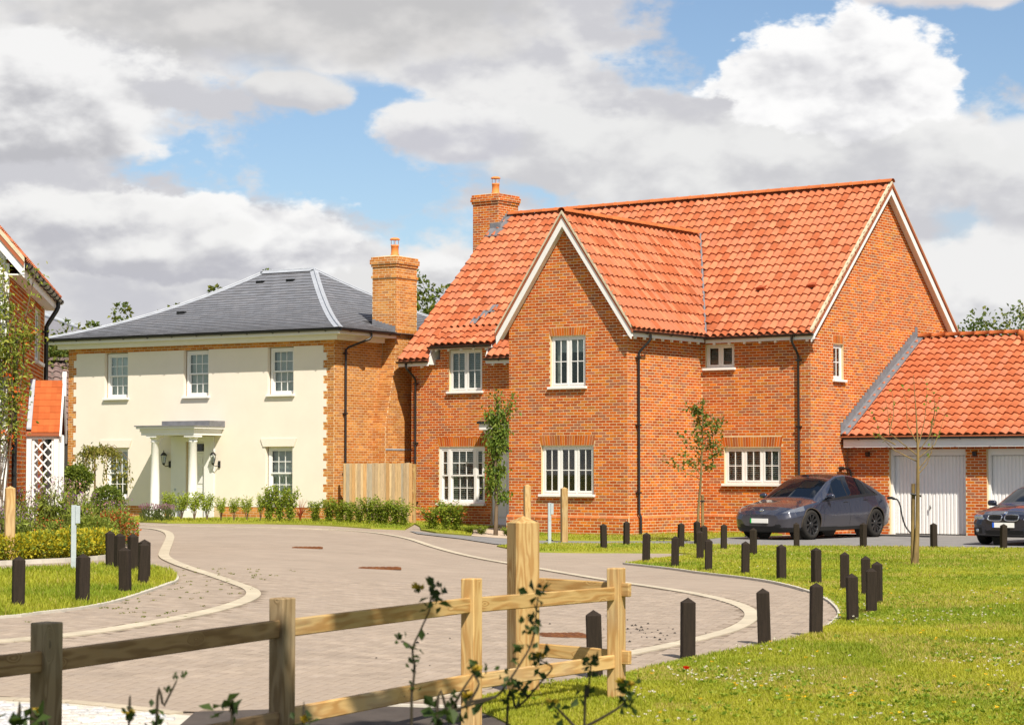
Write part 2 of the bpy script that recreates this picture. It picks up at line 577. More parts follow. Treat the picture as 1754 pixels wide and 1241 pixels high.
def wood(name, axis, c1, c2, c3, knots=1.0):
    """sawn softwood: grain lines along the axis, bending round a few dark knots"""
    m = bpy.data.materials.new(name)
    m.use_nodes = True
    g = NG(m.node_tree)
    b = m.node_tree.nodes['Principled BSDF']
    oi = g.n('ShaderNodeObjectInfo').outputs['Random']
    tc = g.n('ShaderNodeTexCoord').outputs['Object']
    off = g.n('ShaderNodeCombineXYZ')
    for q in range(3): g.put(off.inputs[q], g.m('MULTIPLY', oi, 17.0 + 5 * q))
    p = g.vmath('ADD', tc, off.outputs[0])
    long_ = (1, 7, 7) if axis == 'x' else (7, 7, 1)
    pv = g.vmath('MULTIPLY', p, long_)
    vo = g.n('ShaderNodeTexVoronoi')
    g.put(vo.inputs['Vector'], g.vmath('MULTIPLY', p, (1.0, 2.4, 2.4) if axis == 'x' else (2.4, 2.4, 1.0)))
    vo.inputs['Scale'].default_value = 2.2
    kd = vo.outputs['Distance']
    pull = g.m('MULTIPLY', g.m('SUBTRACT', 1.0, g.smooth(kd, 0.02, 0.22)), 0.9 * knots)
    grain = g.noise(g.vmath('ADD', pv, g.n('ShaderNodeCombineXYZ').outputs[0]), 3.2, 4.0, 0.6)
    ring = g.m('SINE', g.m('MULTIPLY', g.m('ADD', g.noise(pv, 1.1, 2.0), pull), 42.0))
    f = g.m('ADD', g.m('MULTIPLY', ring, 0.22), grain)
    col = g.mix(g.smooth(f, 0.25, 0.8), tuple(c1) + (1,), tuple(c2) + (1,))
    knot = g.m('MULTIPLY', g.m('SUBTRACT', 1.0, g.smooth(kd, 0.025, 0.055)), knots)
    col = g.mix(knot, col, tuple(c3) + (1,))
    weather = g.smooth(g.noise(p, 1.3, 4.0, 0.6), 0.45, 0.75)
    col = g.mix(g.m('MULTIPLY', weather, 0.45), col, (0.34, 0.29, 0.20, 1))
    k = g.lin(oi, 0, 1, 0.85, 1.12)
    kk = g.n('ShaderNodeCombineColor')
    for q in range(3): g.put(kk.inputs[q], k)
    g.put(b.inputs['Base Color'], g.mix(1.0, col, kk.outputs[0], 'MULTIPLY'))
    b.inputs['Roughness'].default_value = 0.8
    b.inputs['Specular IOR Level'].default_value = 0.2
    bn = g.n('ShaderNodeBump')
    bn.inputs['Strength'].default_value = 0.3
    bn.inputs['Distance'].default_value = 0.01
    g.put(bn.inputs['Height'], f)
    g.put(b.inputs['Normal'], bn.outputs[0])
    return m


M['pine'] = wood('pale_pine', 'z', (0.47, 0.32, 0.135), (0.35, 0.20, 0.07), (0.13, 0.06, 0.02))
M['pinehor'] = wood('pale_pine_rail', 'x', (0.48, 0.32, 0.13), (0.36, 0.20, 0.065), (0.12, 0.05, 0.02))
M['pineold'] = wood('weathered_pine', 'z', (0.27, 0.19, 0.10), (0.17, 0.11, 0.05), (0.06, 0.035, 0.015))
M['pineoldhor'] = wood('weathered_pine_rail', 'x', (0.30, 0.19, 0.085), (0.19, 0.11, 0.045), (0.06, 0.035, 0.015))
M['board'] = mat('weathered_board', (1, 1, 1), 0.85, 0.2, tint=True, var=0.3, nscale=4.0, stretch=(16, 16, 0.9), bump=0.2, bscale=20)
M['bollard'] = mat('black_brown_bollard', (0.022, 0.017, 0.013), 0.8, 0.12, var=0.5, nscale=5.0, stretch=(12, 12, 1.2), col2=(0.034, 0.025, 0.019), bump=0.35, bscale=30)
M['steel'] = mat('galvanised_steel', (0.42, 0.47, 0.50), 0.5, 0.5, metal=0.3, var=0.15, nscale=12)
M['rust'] = mat('rusty_iron', (0.20, 0.075, 0.022), 0.85, 0.3, var=0.5, nscale=14, col2=(0.10, 0.035, 0.015), bump=0.6, bscale=60)
M['leaf'] = leaf_mat('leaf')
M['grassblade'] = leaf_mat('grass_blade', 0.42, 0.6)
M['petal'] = leaf_mat('petal', 0.25, 0.6)
M['bark'] = mat('bark', (0.17, 0.12, 0.075), 0.9, 0.15, var=0.4, nscale=9, stretch=(1, 1, 0.25), col2=(0.09, 0.065, 0.045), bump=0.6, bscale=40)
M['barkyellow'] = mat('young_bark', (0.24, 0.165, 0.065), 0.85, 0.2, var=0.4, nscale=10, stretch=(1, 1, 0.2), col2=(0.12, 0.085, 0.04), bump=0.5, bscale=40)
M['twig'] = mat('twig', (0.035, 0.028, 0.018), 0.8, 0.2)
# ---------------------------------------------------------------- ground
def sheet(name, poly, dz, material, cut=1.0, parent=None, skirt=0.0):
    """flat polygon laid over the terrain"""
    bm = bmesh.new()
    f = bm.faces.new([bm.verts.new((x, y, 0)) for x, y in poly])
    xs = [p[0] for p in poly]
    ys = [p[1] for p in poly]
    for ax, lo, hi in ((0, max(min(xs), -12), min(max(xs), 5)), (1, max(min(ys), 12), min(max(ys), 26))):
        k = math.ceil(lo / cut) * cut
        while k < hi:
            no = (1, 0, 0) if ax == 0 else (0, 1, 0)
            co = (k, 0, 0) if ax == 0 else (0, k, 0)
            bmesh.ops.bisect_plane(bm, geom=bm.verts[:] + bm.edges[:] + bm.faces[:], plane_co=co, plane_no=no)
            k += cut
    bmesh.ops.triangulate(bm, faces=bm.faces[:])
    for v in bm.verts:
        v.co.z = tz(v.co.x, v.co.y) + dz
    for fc in bm.faces:
        if fc.normal.z < 0: pass
    bmesh.ops.recalc_face_normals(bm, faces=bm.faces[:])
    bm.normal_update()
    if sum(fc.normal.z for fc in bm.faces) < 0:
        bmesh.ops.reverse_faces(bm, faces=bm.faces[:])
    if skirt > 0:
        ed = [e for e in bm.edges if e.is_boundary]
        r = bmesh.ops.extrude_edge_only(bm, edges=ed)
        for v in [q for q in r['geom'] if isinstance(q, bmesh.types.BMVert)]:
            v.co.z -= skirt
    me = bpy.data.meshes.new(name)
    bm.to_mesh(me)
    bm.free()
    me.materials.append(material)
    return link(name, me, parent)


def strip(name, line, w, dz, h, material, seg=None, gap=0.0, jitter=0.0, tint=None):
    """a band along a line; seg splits it into single blocks"""
    P = np.array(line, float)
    d = np.diff(P, axis=0)
    L = np.concatenate([[0], np.cumsum(np.hypot(d[:, 0], d[:, 1]))])
    n = int(L[-1] / (seg or 0.25))
    s = np.linspace(0, L[-1], n + 1)
    x = np.interp(s, L, P[:, 0]); y = np.interp(s, L, P[:, 1])
    tx = np.gradient(x); ty = np.gradient(y)
    q = np.hypot(tx, ty); nx = -ty / q; ny = tx / q
    m = MB()
    for i in range(n):
        if tint:
            k = rnd.uniform(1 - jitter, 1 + jitter)
            m.cur = tuple(c * k for c in tint)
        g = gap / 2 / max(1e-6, math.hypot(x[i + 1] - x[i], y[i + 1] - y[i]))
        pts = []
        for t, sd in ((g, -1), (1 - g, -1), (1 - g, 1), (g, 1)):
            px = x[i] * (1 - t) + x[i + 1] * t; py = y[i] * (1 - t) + y[i + 1] * t
            ux = nx[i] * (1 - t) + nx[i + 1] * t; uy = ny[i] * (1 - t) + ny[i + 1] * t
            pts.append((px + ux * w / 2 * sd, py + uy * w / 2 * sd))
        top = [(a, b, tz(a, b) + dz) for a, b in pts]
        bot = [(a, b, c - h) for a, b, c in top]
        m.add(top + bot, [(0, 1, 2, 3), (0, 4, 5, 1), (1, 5, 6, 2), (2, 6, 7, 3), (3, 7, 4, 0)])
    return m.build(name, material, None, tint=tint is not None)


def paving_mat():
    m = bpy.data.materials.new('block_paving_far')
    m.use_nodes = True
    g = NG(m.node_tree)
    b = m.node_tree.nodes['Principled BSDF']
    vec = g.n('ShaderNodeTexCoord').outputs['Object']
    mp = g.n('ShaderNodeMapping')
    g.put(mp.inputs[0], vec)
    mp.inputs['Rotation'].default_value = (0, 0, R(-18))
    br = g.n('ShaderNodeTexBrick')
    g.put(br.inputs['Vector'], mp.outputs[0])
    br.inputs['Scale'].default_value = 1.0
    br.inputs['Brick Width'].default_value = 0.2
    br.inputs['Row Height'].default_value = 0.1
    br.inputs['Mortar Size'].default_value = 0.004
    br.inputs['Bias'].default_value = 0.1
    br.inputs['Color1'].default_value = (0.312, 0.252, 0.201, 1)
    br.inputs['Color2'].default_value = (0.285, 0.23, 0.184, 1)
    br.inputs['Mortar'].default_value = (0.18, 0.145, 0.11, 1)
    big = g.noise(vec, 0.35, 4.0, 0.6)
    c = g.mix(g.smooth(big, 0.35, 0.7), br.outputs[0], (0.308, 0.25, 0.20, 1))
    k = g.lin(g.noise(vec, 2.2, 5.0, 0.65), 0.25, 0.75, 0.88, 1.12)
    kk = g.n('ShaderNodeCombineColor')
    for i in range(3): g.put(kk.inputs[i], k)
    c = g.mix(1.0, c, kk.outputs[0], 'MULTIPLY')
    g.put(b.inputs['Base Color'], c)
    b.inputs['Roughness'].default_value = 0.9
    b.inputs['Specular IOR Level'].default_value = 0.2
    return m


M['paving'] = paving_mat()
M['paver'] = mat('paver', (1, 1, 1), 0.9, 0.2, tint=True, var=0.16, nscale=4.0, bump=0.2, bscale=70)
M['jointsand'] = mat('joint_sand', (0.19, 0.15, 0.115), 0.95, 0.1, var=0.5, nscale=5)
M['bandstone'] = mat('cream_band', (1, 1, 1), 0.9, 0.2, tint=True, var=0.12, nscale=4)
M['kerb'] = mat('pale_kerb', (0.48, 0.445, 0.38), 0.9, 0.2, var=0.15, nscale=6)
M['asphalt'] = mat('asphalt', (0.075, 0.062, 0.055), 0.92, 0.2, var=0.25, nscale=3, bump=0.5, bscale=120)
M['tarmac'] = mat('grey_tarmac', (0.20, 0.193, 0.19), 0.92, 0.2, var=0.15, nscale=2, bump=0.4, bscale=120)
M['slabs'] = mat('buff_slabs', (0.45, 0.36, 0.27), 0.92, 0.2, var=0.12, nscale=3)
M['soil'] = mat('soil', (0.13, 0.085, 0.05), 0.95, 0.1, var=0.4, nscale=9, bump=0.8, bscale=30)
M['turf'] = mat('turf', (0.21, 0.25, 0.025), 0.95, 0.1, var=0.45, nscale=0.9, col2=(0.29, 0.28, 0.045), detail=9.0, bump=0.6, bscale=40)
M['field'] = mat('far_field', (0.10, 0.14, 0.03), 0.95, 0.1, var=0.4, nscale=0.1, col2=(0.16, 0.16, 0.05))
M['granite'] = mat('pale_granite', (1, 1, 1), 0.85, 0.3, tint=True, var=0.3, nscale=30, bump=0.5, bscale=60)

# one sheet out to the horizon
gx = np.concatenate([[-3000, -800, -200, -60], np.arange(-14, 6, 0.8), [10, 20, 60, 200, 800, 3000]])
gy = np.concatenate([[-200, -60, -10, 5], np.arange(12, 24, 1.0), [30, 45, 70, 150, 500, 1500, 5000]])
GX, GY = np.meshgrid(gx, gy)
V = np.stack([GX.ravel(), GY.ravel(), terr(GX, GY).ravel() - 0.05], 1)
nx_ = len(gx)
F = [(j * nx_ + i, j * nx_ + i + 1, (j + 1) * nx_ + i + 1, (j + 1) * nx_ + i) for j in range(len(gy) - 1) for i in range(nx_ - 1)]
tag(link('ground', np_mesh('ground', V, F, M['field'])), kind='structure')

BAND_L = smooth_line([(-9.5, 54.54), (-8.74, 53.45), (-8.03, 50.91), (-7.37, 47.31), (-6.7, 42.77), (-6.12, 38.7), (-5.72, 36.16), (-5.22, 34.03), (-4.67, 32.12), (-4.07, 30.24), (-3.61, 28.75), (-3.31, 27.73), (-3.14, 26.7), (-3.09, 25.66), (-3.13, 24.42), (-3.27, 22.93), (-3.52, 21.48), (-3.9, 20.23), (-4.5, 19.32), (-5.5, 18.4), (-7, 17.5)])
BAND_B = smooth_line([(-14, 58.2), (-11.5, 58.0), (-10.01, 57.47), (-8.64, 56.26), (-6.99, 55.1), (-5.43, 54.14), (-4.24, 53.68), (-3.19, 52.4), (-2.34, 49.63), (-1.66, 45.69), (-1.11, 42.9), (-0.51, 40.51), (0.23, 38.25), (0.98, 35.72), (1.63, 33.51), (2.14, 31.88), (2.58, 30.09), (2.82, 28.49), (2.89, 27.16), (2.83, 25.96), (2.65, 24.76), (2.32, 23.41), (1.84, 22.12), (1.42, 21.12), (1.07, 20.32), (0.52, 18.95), (-0.1, 17.4), (-0.75, 16.1)])
LAWN_R = ([(-0.33, 47.6), (-0.1, 46.6), (0.57, 45.3), (2.12, 45.5), (3.3, 45.3), (3.76, 44.46), (2.72, 42.13), (2.04, 40.0)]
          + smooth_line([(2.04, 40.0), (2.75, 37.9), (3.12, 36.39), (3.83, 34.08), (4.13, 31.56), (4.14, 29.0), (3.99, 26.93), (3.82, 25.65), (3.55, 24.38), (3.09, 22.66), (2.58, 21.46), (2.1, 20.63), (1.71, 19.98), (1.22, 18.93), (0.88, 18.09), (0.48, 17.55), (0.14, 16.98), (-0.2, 16.3), (-0.3, 15.6)], 4)[1:]
          + [(-0.15, 15.2), (0.0, 14.6), (0.0, 9.0), (16, 9.0), (16, 46.6), (11.57, 47.7), (8.42, 48.7), (6.49, 49.2), (5.22, 49.6), (4.39, 50.4), (2.76, 51.1), (0.99, 50.7), (-0.09, 48.4)])
LAWN_L = (smooth_line([(-8.5, 18.6), (-6.2, 20.0), (-4.98, 21.4), (-4.74, 22.14), (-4.5, 23.0), (-4.37, 24.3), (-4.36, 26.16), (-4.37, 28.03), (-4.43, 29.03), (-4.7, 30.47), (-5.11, 31.68), (-5.61, 32.86)], 4)
          + [(-6.07, 33.0), (-6.52, 32.42), (-6.91, 31.84), (-7.21, 30.92), (-7.6, 29.8), (-9.5, 27)])
BED_L = [(-8.3, 32.6), (-7.79, 33.2), (-7.4, 33.8), (-7.04, 34.3), (-6.61, 35.66), (-6.92, 38.2), (-7.9, 44.55), (-9.04, 51.5), (-9.6, 53.6), (-13, 53.6), (-13, 32.6)]

ROAD = [(-16, 12), (16, 12), (16, 60), (4, 62), (-2, 62), (-16, 62.5)]
road = tag(sheet('road', ROAD, -0.013, M['paving'], cut=0.5), kind='structure')

tag(strip('paving_band_left', BAND_L, 0.18, 0.008, 0.03, M['bandstone'], 0.2, 0.006, 0.07, (0.43, 0.375, 0.285)), kind='structure')
tag(strip('paving_band_back', BAND_B, 0.17, 0.008, 0.03, M['bandstone'], 0.2, 0.006, 0.07, (0.44, 0.385, 0.295)), kind='structure')
tag(sheet('lawn_right', LAWN_R, 0.016, M['turf'], skirt=0.06), kind='structure')
tag(sheet('lawn_left', LAWN_L, 0.016, M['turf'], skirt=0.06), kind='structure')
tag(sheet('flower_bed', BED_L, 0.04, M['soil'], skirt=0.09), kind='structure')
kr = [p for p in LAWN_R[7:60] if p[1] > 23.8 and p[0] < 4.6 and p[1] < 41]
tag(strip('kerb_right', kr, 0.055, 0.024, 0.1, M['kerb'], 0.45, 0.003), kind='structure')
tag(strip('kerb_left', [p for p in LAWN_L if p[0] > -8 and p[1] < 32.9][:44], 0.055, 0.024, 0.1, M['kerb'], 0.45, 0.003), kind='structure')
tag(strip('kerb_bed', smooth_line([(-7.79, 33.15), (-7.4, 33.75), (-7.0, 34.25), (-6.56, 35.66), (-6.87, 38.2), (-7.85, 44.55), (-8.98, 51.5)], 5), 0.055, 0.055, 0.1, M['kerb'], 0.45, 0.003), kind='structure')

# block pavers near the camera: herringbone, each a block with chamfered edges and sunk joints
def pavers():
    w = 0.105
    ang = R(-14)
    ca, sa = math.cos(ang), math.sin(ang)
    rects = []
    N = 150
    for ix in range(-N, N):
        for iy in range(-N, N):
            s = (ix - iy) % 4
            if s == 0: rects.append((ix, iy, 2, 1))
            elif s == 2: rects.append((ix, iy - 1, 1, 2))
    A = np.array(rects, float) * w
    cx = A[:, 0] + A[:, 2] / 2; cy = A[:, 1] + A[:, 3] / 2
    X = cx * ca - cy * sa + 0.0; Y = cx * sa + cy * ca + 25.0
    # what the camera sees, and only on the paved area
    ok = (Y > 15.0) & (Y < 31.0) & (np.abs(X) < Y * 0.25 + 0.4)
    X0, Y0 = X[ok], Y[ok]
    A = A[ok]; X = X0; Y = Y0
    ok = ~pip(X, Y, LAWN_R) & ~pip(X, Y, LAWN_L) & ~pip(X, Y, BED_L)
    ok &= Y > np.interp(X, [-6, -3.7, -3.14, -2.68, -2.31, -2.2, -1.35, -1.0, -.65, -.3, .05], [15.99, 15.97, 15.85, 15.6, 15.3, 15.36, 15.68, 15.84, 15.79, 15.74, 15.0])
    for line in (BAND_L, BAND_B):
        P = np.array(line)
        P = P[(P[:, 1] < 34)]
        for i in range(len(P) - 1):
            a, b = P[i], P[i + 1]
            ab = b - a
            t = np.clip(((X - a[0]) * ab[0] + (Y - a[1]) * ab[1]) / (ab @ ab), 0, 1)
            ok &= np.hypot(X - a[0] - t * ab[0], Y - a[1] - t * ab[1]) > 0.135
    for mx, my, hw in ((0.52, 22.41, 0.36),):
        ok &= ~((np.abs(X - mx) < hw) & (np.abs(Y - my) < hw))
    X, Y, A = X[ok], Y[ok], A[ok]
    hor = A[:, 2] > A[:, 3]
    pal = np.array([(0.305, 0.246, 0.196), (0.30, 0.242, 0.193), (0.302, 0.245, 0.198), (0.31, 0.25, 0.198), (0.294, 0.236, 0.187)])
    ci = RS.randint(0, len(pal), len(X))
    hl, hw = w - 0.0028, w / 2 - 0.0028
    # 300 nearest as single pieces
    order = np.argsort(Y + 0.15 * np.abs(X))
    single = set(order[:300].tolist())
    metas = {}
    for c in range(len(pal)):
        m = MB(); m.cur = tuple(pal[c])
        e = 0.0012
        m.add([(-hl, -hw, 0.0), (hl, -hw, 0.0), (hl, hw, 0.0), (-hl, hw, 0.0), (-hl + e, -hw + e, 0.0045), (hl - e, -hw + e, 0.0045), (hl - e, hw - e, 0.0045), (-hl + e, hw - e, 0.0045)],
              [(4, 5, 6, 7), (0, 1, 5, 4), (1, 2, 6, 5), (2, 3, 7, 6), (3, 0, 4, 7), (3, 2, 1, 0)])
        metas[c] = m.mesh('paver', M['paver'], True)
    for i in order[:300]:
        gx = (tz(X[i] + .05, Y[i]) - tz(X[i] - .05, Y[i])) / .1; gy = (tz(X[i], Y[i] + .05) - tz(X[i], Y[i] - .05)) / .1
        rq = Vector((0, 0, 1)).rotation_difference(Vector((-gx, -gy, 1)).normalized()).to_matrix() @ Matrix.Rotation(ang + (0 if hor[i] else math.pi / 2), 3, 'Z')
        link('paver', metas[int(ci[i])], road, (X[i], Y[i], tz(X[i], Y[i]) - 0.0065 + rnd.uniform(0, 0.001)), rq.to_euler())
    idx = np.array([i for i in range(len(X)) if i not in single])
    X, Y, hor, ci = X[idx], Y[idx], hor[idx], ci[idx]
    n = len(X)
    e = 0.0012
    loc = np.array([(-hl, -hw, 0.0), (hl, -hw, 0.0), (hl, hw, 0.0), (-hl, hw, 0.0), (-hl + e, -hw + e, 0.0045), (hl - e, -hw + e, 0.0045), (hl - e, hw - e, 0.0045), (-hl + e, hw - e, 0.0045)])
    th = ang + np.where(hor, 0, math.pi / 2)
    c, s = np.cos(th)[:, None], np.sin(th)[:, None]
    vx = X[:, None] + loc[None, :, 0] * c - loc[None, :, 1] * s
    vy = Y[:, None] + loc[None, :, 0] * s + loc[None, :, 1] * c
    vz = terr(vx, vy) - 0.0065 + loc[None, :, 2] + RS.uniform(0, 0.001, n)[:, None]
    V = np.stack([vx, vy, vz], 2).reshape(-1, 3)
    f = np.array([(4, 5, 6, 7), (0, 1, 5, 4), (1, 2, 6, 5), (2, 3, 7, 6), (3, 0, 4, 7)])
    F = (f[None] + (np.arange(n) * 8)[:, None, None]).reshape(-1, 4)
    cols = np.repeat(pal[ci] * RS.uniform(0.90, 1.08, (n, 1)), 5, axis=0)
    o = link('paver_field', np_mesh('paver_field', V, F, M['paver'], cols), road)
    tag(o, 'taupe block paving laid in herringbone', kind='stuff')


pavers()
tag(sheet('joint_bed', [(-4.1, 15.95), (-3.14, 15.75), (-2.4, 15.3), (-1.3, 15.6), (-1.0, 15.75), (-.3, 15.65), (4.1, 15.0), (8.1, 30.95), (-8.1, 30.95)], -0.0044, M['jointsand'], cut=0.25), kind='structure')
bpy.data.objects['joint_bed'].parent = road
del bpy.data.objects['joint_bed']['kind']

# asphalt and granite setts at the mouth of the close
tag(sheet('asphalt', [(-2.2, 9), (0.05, 9), (0.05, 14.6), (-0.12, 15.25), (-0.3, 15.62), (-0.65, 15.66), (-1.0, 15.72), (-1.35, 15.6), (-2.2, 15.3)], 0.004, M['asphalt']), kind='structure')
tag(strip('kerb_asphalt', [(-1.4, 15.63), (-1.0, 15.76), (-0.65, 15.7), (-0.32, 15.66)], 0.05, 0.02, 0.05, M['kerb'], 0.3), kind='structure')
tag(strip('paving_band_front', [(-6, 15.9), (-3.7, 15.86), (-3.14, 15.74), (-2.68, 15.47), (-2.31, 15.18)], 0.13, 0.012, 0.03, M['bandstone'], 0.2, 0.006, 0.06, (0.41, 0.35, 0.265)), kind='structure')
setbed = tag(sheet('sett_paving', [(-6, 10), (-2.2, 10), (-2.2, 15.1), (-2.68, 15.4), (-3.14, 15.67), (-3.7, 15.79), (-6, 15.83)], 0.003, M['kerb']), kind='structure')
sett_me = []
for k in range(6):
    m = MB(); q = rnd.uniform(0.85, 1.15); m.cur = tuple(c * q for c in rnd.choice([(0.48, 0.47, 0.46), (0.42, 0.42, 0.44), (0.53, 0.49, 0.45)]))
    a, b = 0.085, 0.055
    pts = [(-a, -b), (a, -b * rnd.uniform(.9, 1)), (a * rnd.uniform(.93, 1), b), (-a, b * rnd.uniform(.92, 1))]
    m.add([(x, y, 0) for x, y in pts] + [(x * 0.86, y * 0.82, 0.014) for x, y in pts], [(4, 5, 6, 7), (0, 1, 5, 4), (1, 2, 6, 5), (2, 3, 7, 6), (3, 0, 4, 7), (3, 2, 1, 0)])
    sett_me.append(m.mesh('sett', M['granite'], True))
for j in range(12):
    y = 14.25 + j * 0.128
    for i in range(14):
        x = -4.35 + i * 0.19 + (0.095 if j % 2 else 0) + rnd.uniform(-.01, .01)
        lim = np.interp(x, [-4.5, -3.7, -3.14, -2.68, -2.3], [15.72, 15.68, 15.56, 15.3, 15.0])
        if y < lim and x < -2.3:
            link('sett', rnd.choice(sett_me), setbed, (x, y, tz(x, y) + 0.003), (0, 0, rnd.uniform(-.05, .05)))

# footpath, drive and the strips of grass before the houses
RO = (2.983, 56.5)
TH = R(36.3)
def rw(u, v, z=None):
    x = RO[0] + u * math.cos(TH) + v * math.sin(TH)
    y = RO[1] - u * math.sin(TH) + v * math.cos(TH)
    return (x, y) if z is None else (x, y, z)
tag(sheet('driveway', [(4.3, 50.6), (5.22, 49.7), (6.49, 49.3), (8.42, 48.8), (11.57, 47.8), (18, 46.1), rw(15, 5.8), rw(3.3, 5.8), rw(3.3, 3.7), rw(2.6, 2.0), rw(2.6, 0.2), (4.4, 52.9)], 0.006, M['tarmac']), kind='structure')
tag(sheet('footpath', [(-0.05, 48.6), (0.99, 50.8), (2.76, 51.2), (4.29, 50.62), (4.41, 52.75), (2.31, 52.6), (0.6, 52.5), (-1.6, 54.2), (-2.6, 55.5), (-2.3, 53.5), (-1.2, 51.5), (-0.4, 49)], 0.006, M['tarmac']), kind='structure')
tag(sheet('lawn_house', [(0.55, 52.6), (2.31, 52.7), (4.5, 52.85), rw(2.5, 0.3), rw(2.5, 3.7), rw(0.0, 3.7), rw(0, 0), rw(-3.8, 0), rw(-3.8, 1.2)], 0.03, M['turf'], skirt=0.06), kind='structure')
tag(sheet('path_to_door', [rw(-6.4, 3.2), rw(-4.0, 3.2), rw(-4.0, 0.9), (0.5, 52.65), (-0.4, 53.2), (-1.0, 53.8), rw(-5.6, 1.0)], 0.012, M['slabs']), kind='structure')
tag(sheet('planting_strip_red', [(-1.0, 54.0), rw(-5.75, 1.0), rw(-6.4, 3.25), rw(-9.85, 3.25), (-2.5, 59.6), (-2.35, 56.6), (-1.9, 55.0)], 0.03, M['turf'], skirt=0.06), kind='structure')
tag(sheet('planting_strip_cream', [(-11.6, 60.2), (-10.2, 60.4), (-9.3, 59.2), (-6.6, 58.5), (-4.75, 57.2), (-3.6, 56.0), (-2.75, 56.4), (-2.75, 62.4), (-5.3, 63.2), (-13.5, 68)], 0.025, M['turf'], skirt=0.06), kind='structure')
# ---------------------------------------------------------------- building kit
# local house frame: x = along the front to the right, y = into the house, z = up
PAL_RED = [(0.48, 0.106, 0.015)] * 6 + [(0.40, 0.076, 0.014)] * 5 + [(0.33, 0.106, 0.05)] * 3 + [(0.45, 0.15, 0.024)] * 1 + [(0.55, 0.15, 0.014)] * 2
PAL_ORANGE = [(0.49, 0.19, 0.042)] * 4 + [(0.43, 0.145, 0.03)] * 4 + [(0.54, 0.235, 0.06)] * 3 + [(0.41, 0.175, 0.065)] * 2
PAL_TILE = [(0.415, 0.130, 0.062)] * 4 + [(0.465, 0.162, 0.084)] * 3 + [(0.35, 0.100, 0.044)] * 3 + [(0.42, 0.143, 0.077)] * 2


class Plane:
    """a vertical wall face; P(a, d, z): a along the wall, d outwards"""

    def __init__(s, kind, at):
        s.k = kind
        s.at = at

    def P(s, a, d, z):
        if s.k == 'f': return (a, s.at - d, z)     # faces -y
        if s.k == 'r': return (s.at + d, a, z)     # faces +x
        if s.k == 'l': return (s.at - d, a, z)     # faces -x
        return (a, s.at + d, z)                    # faces +y


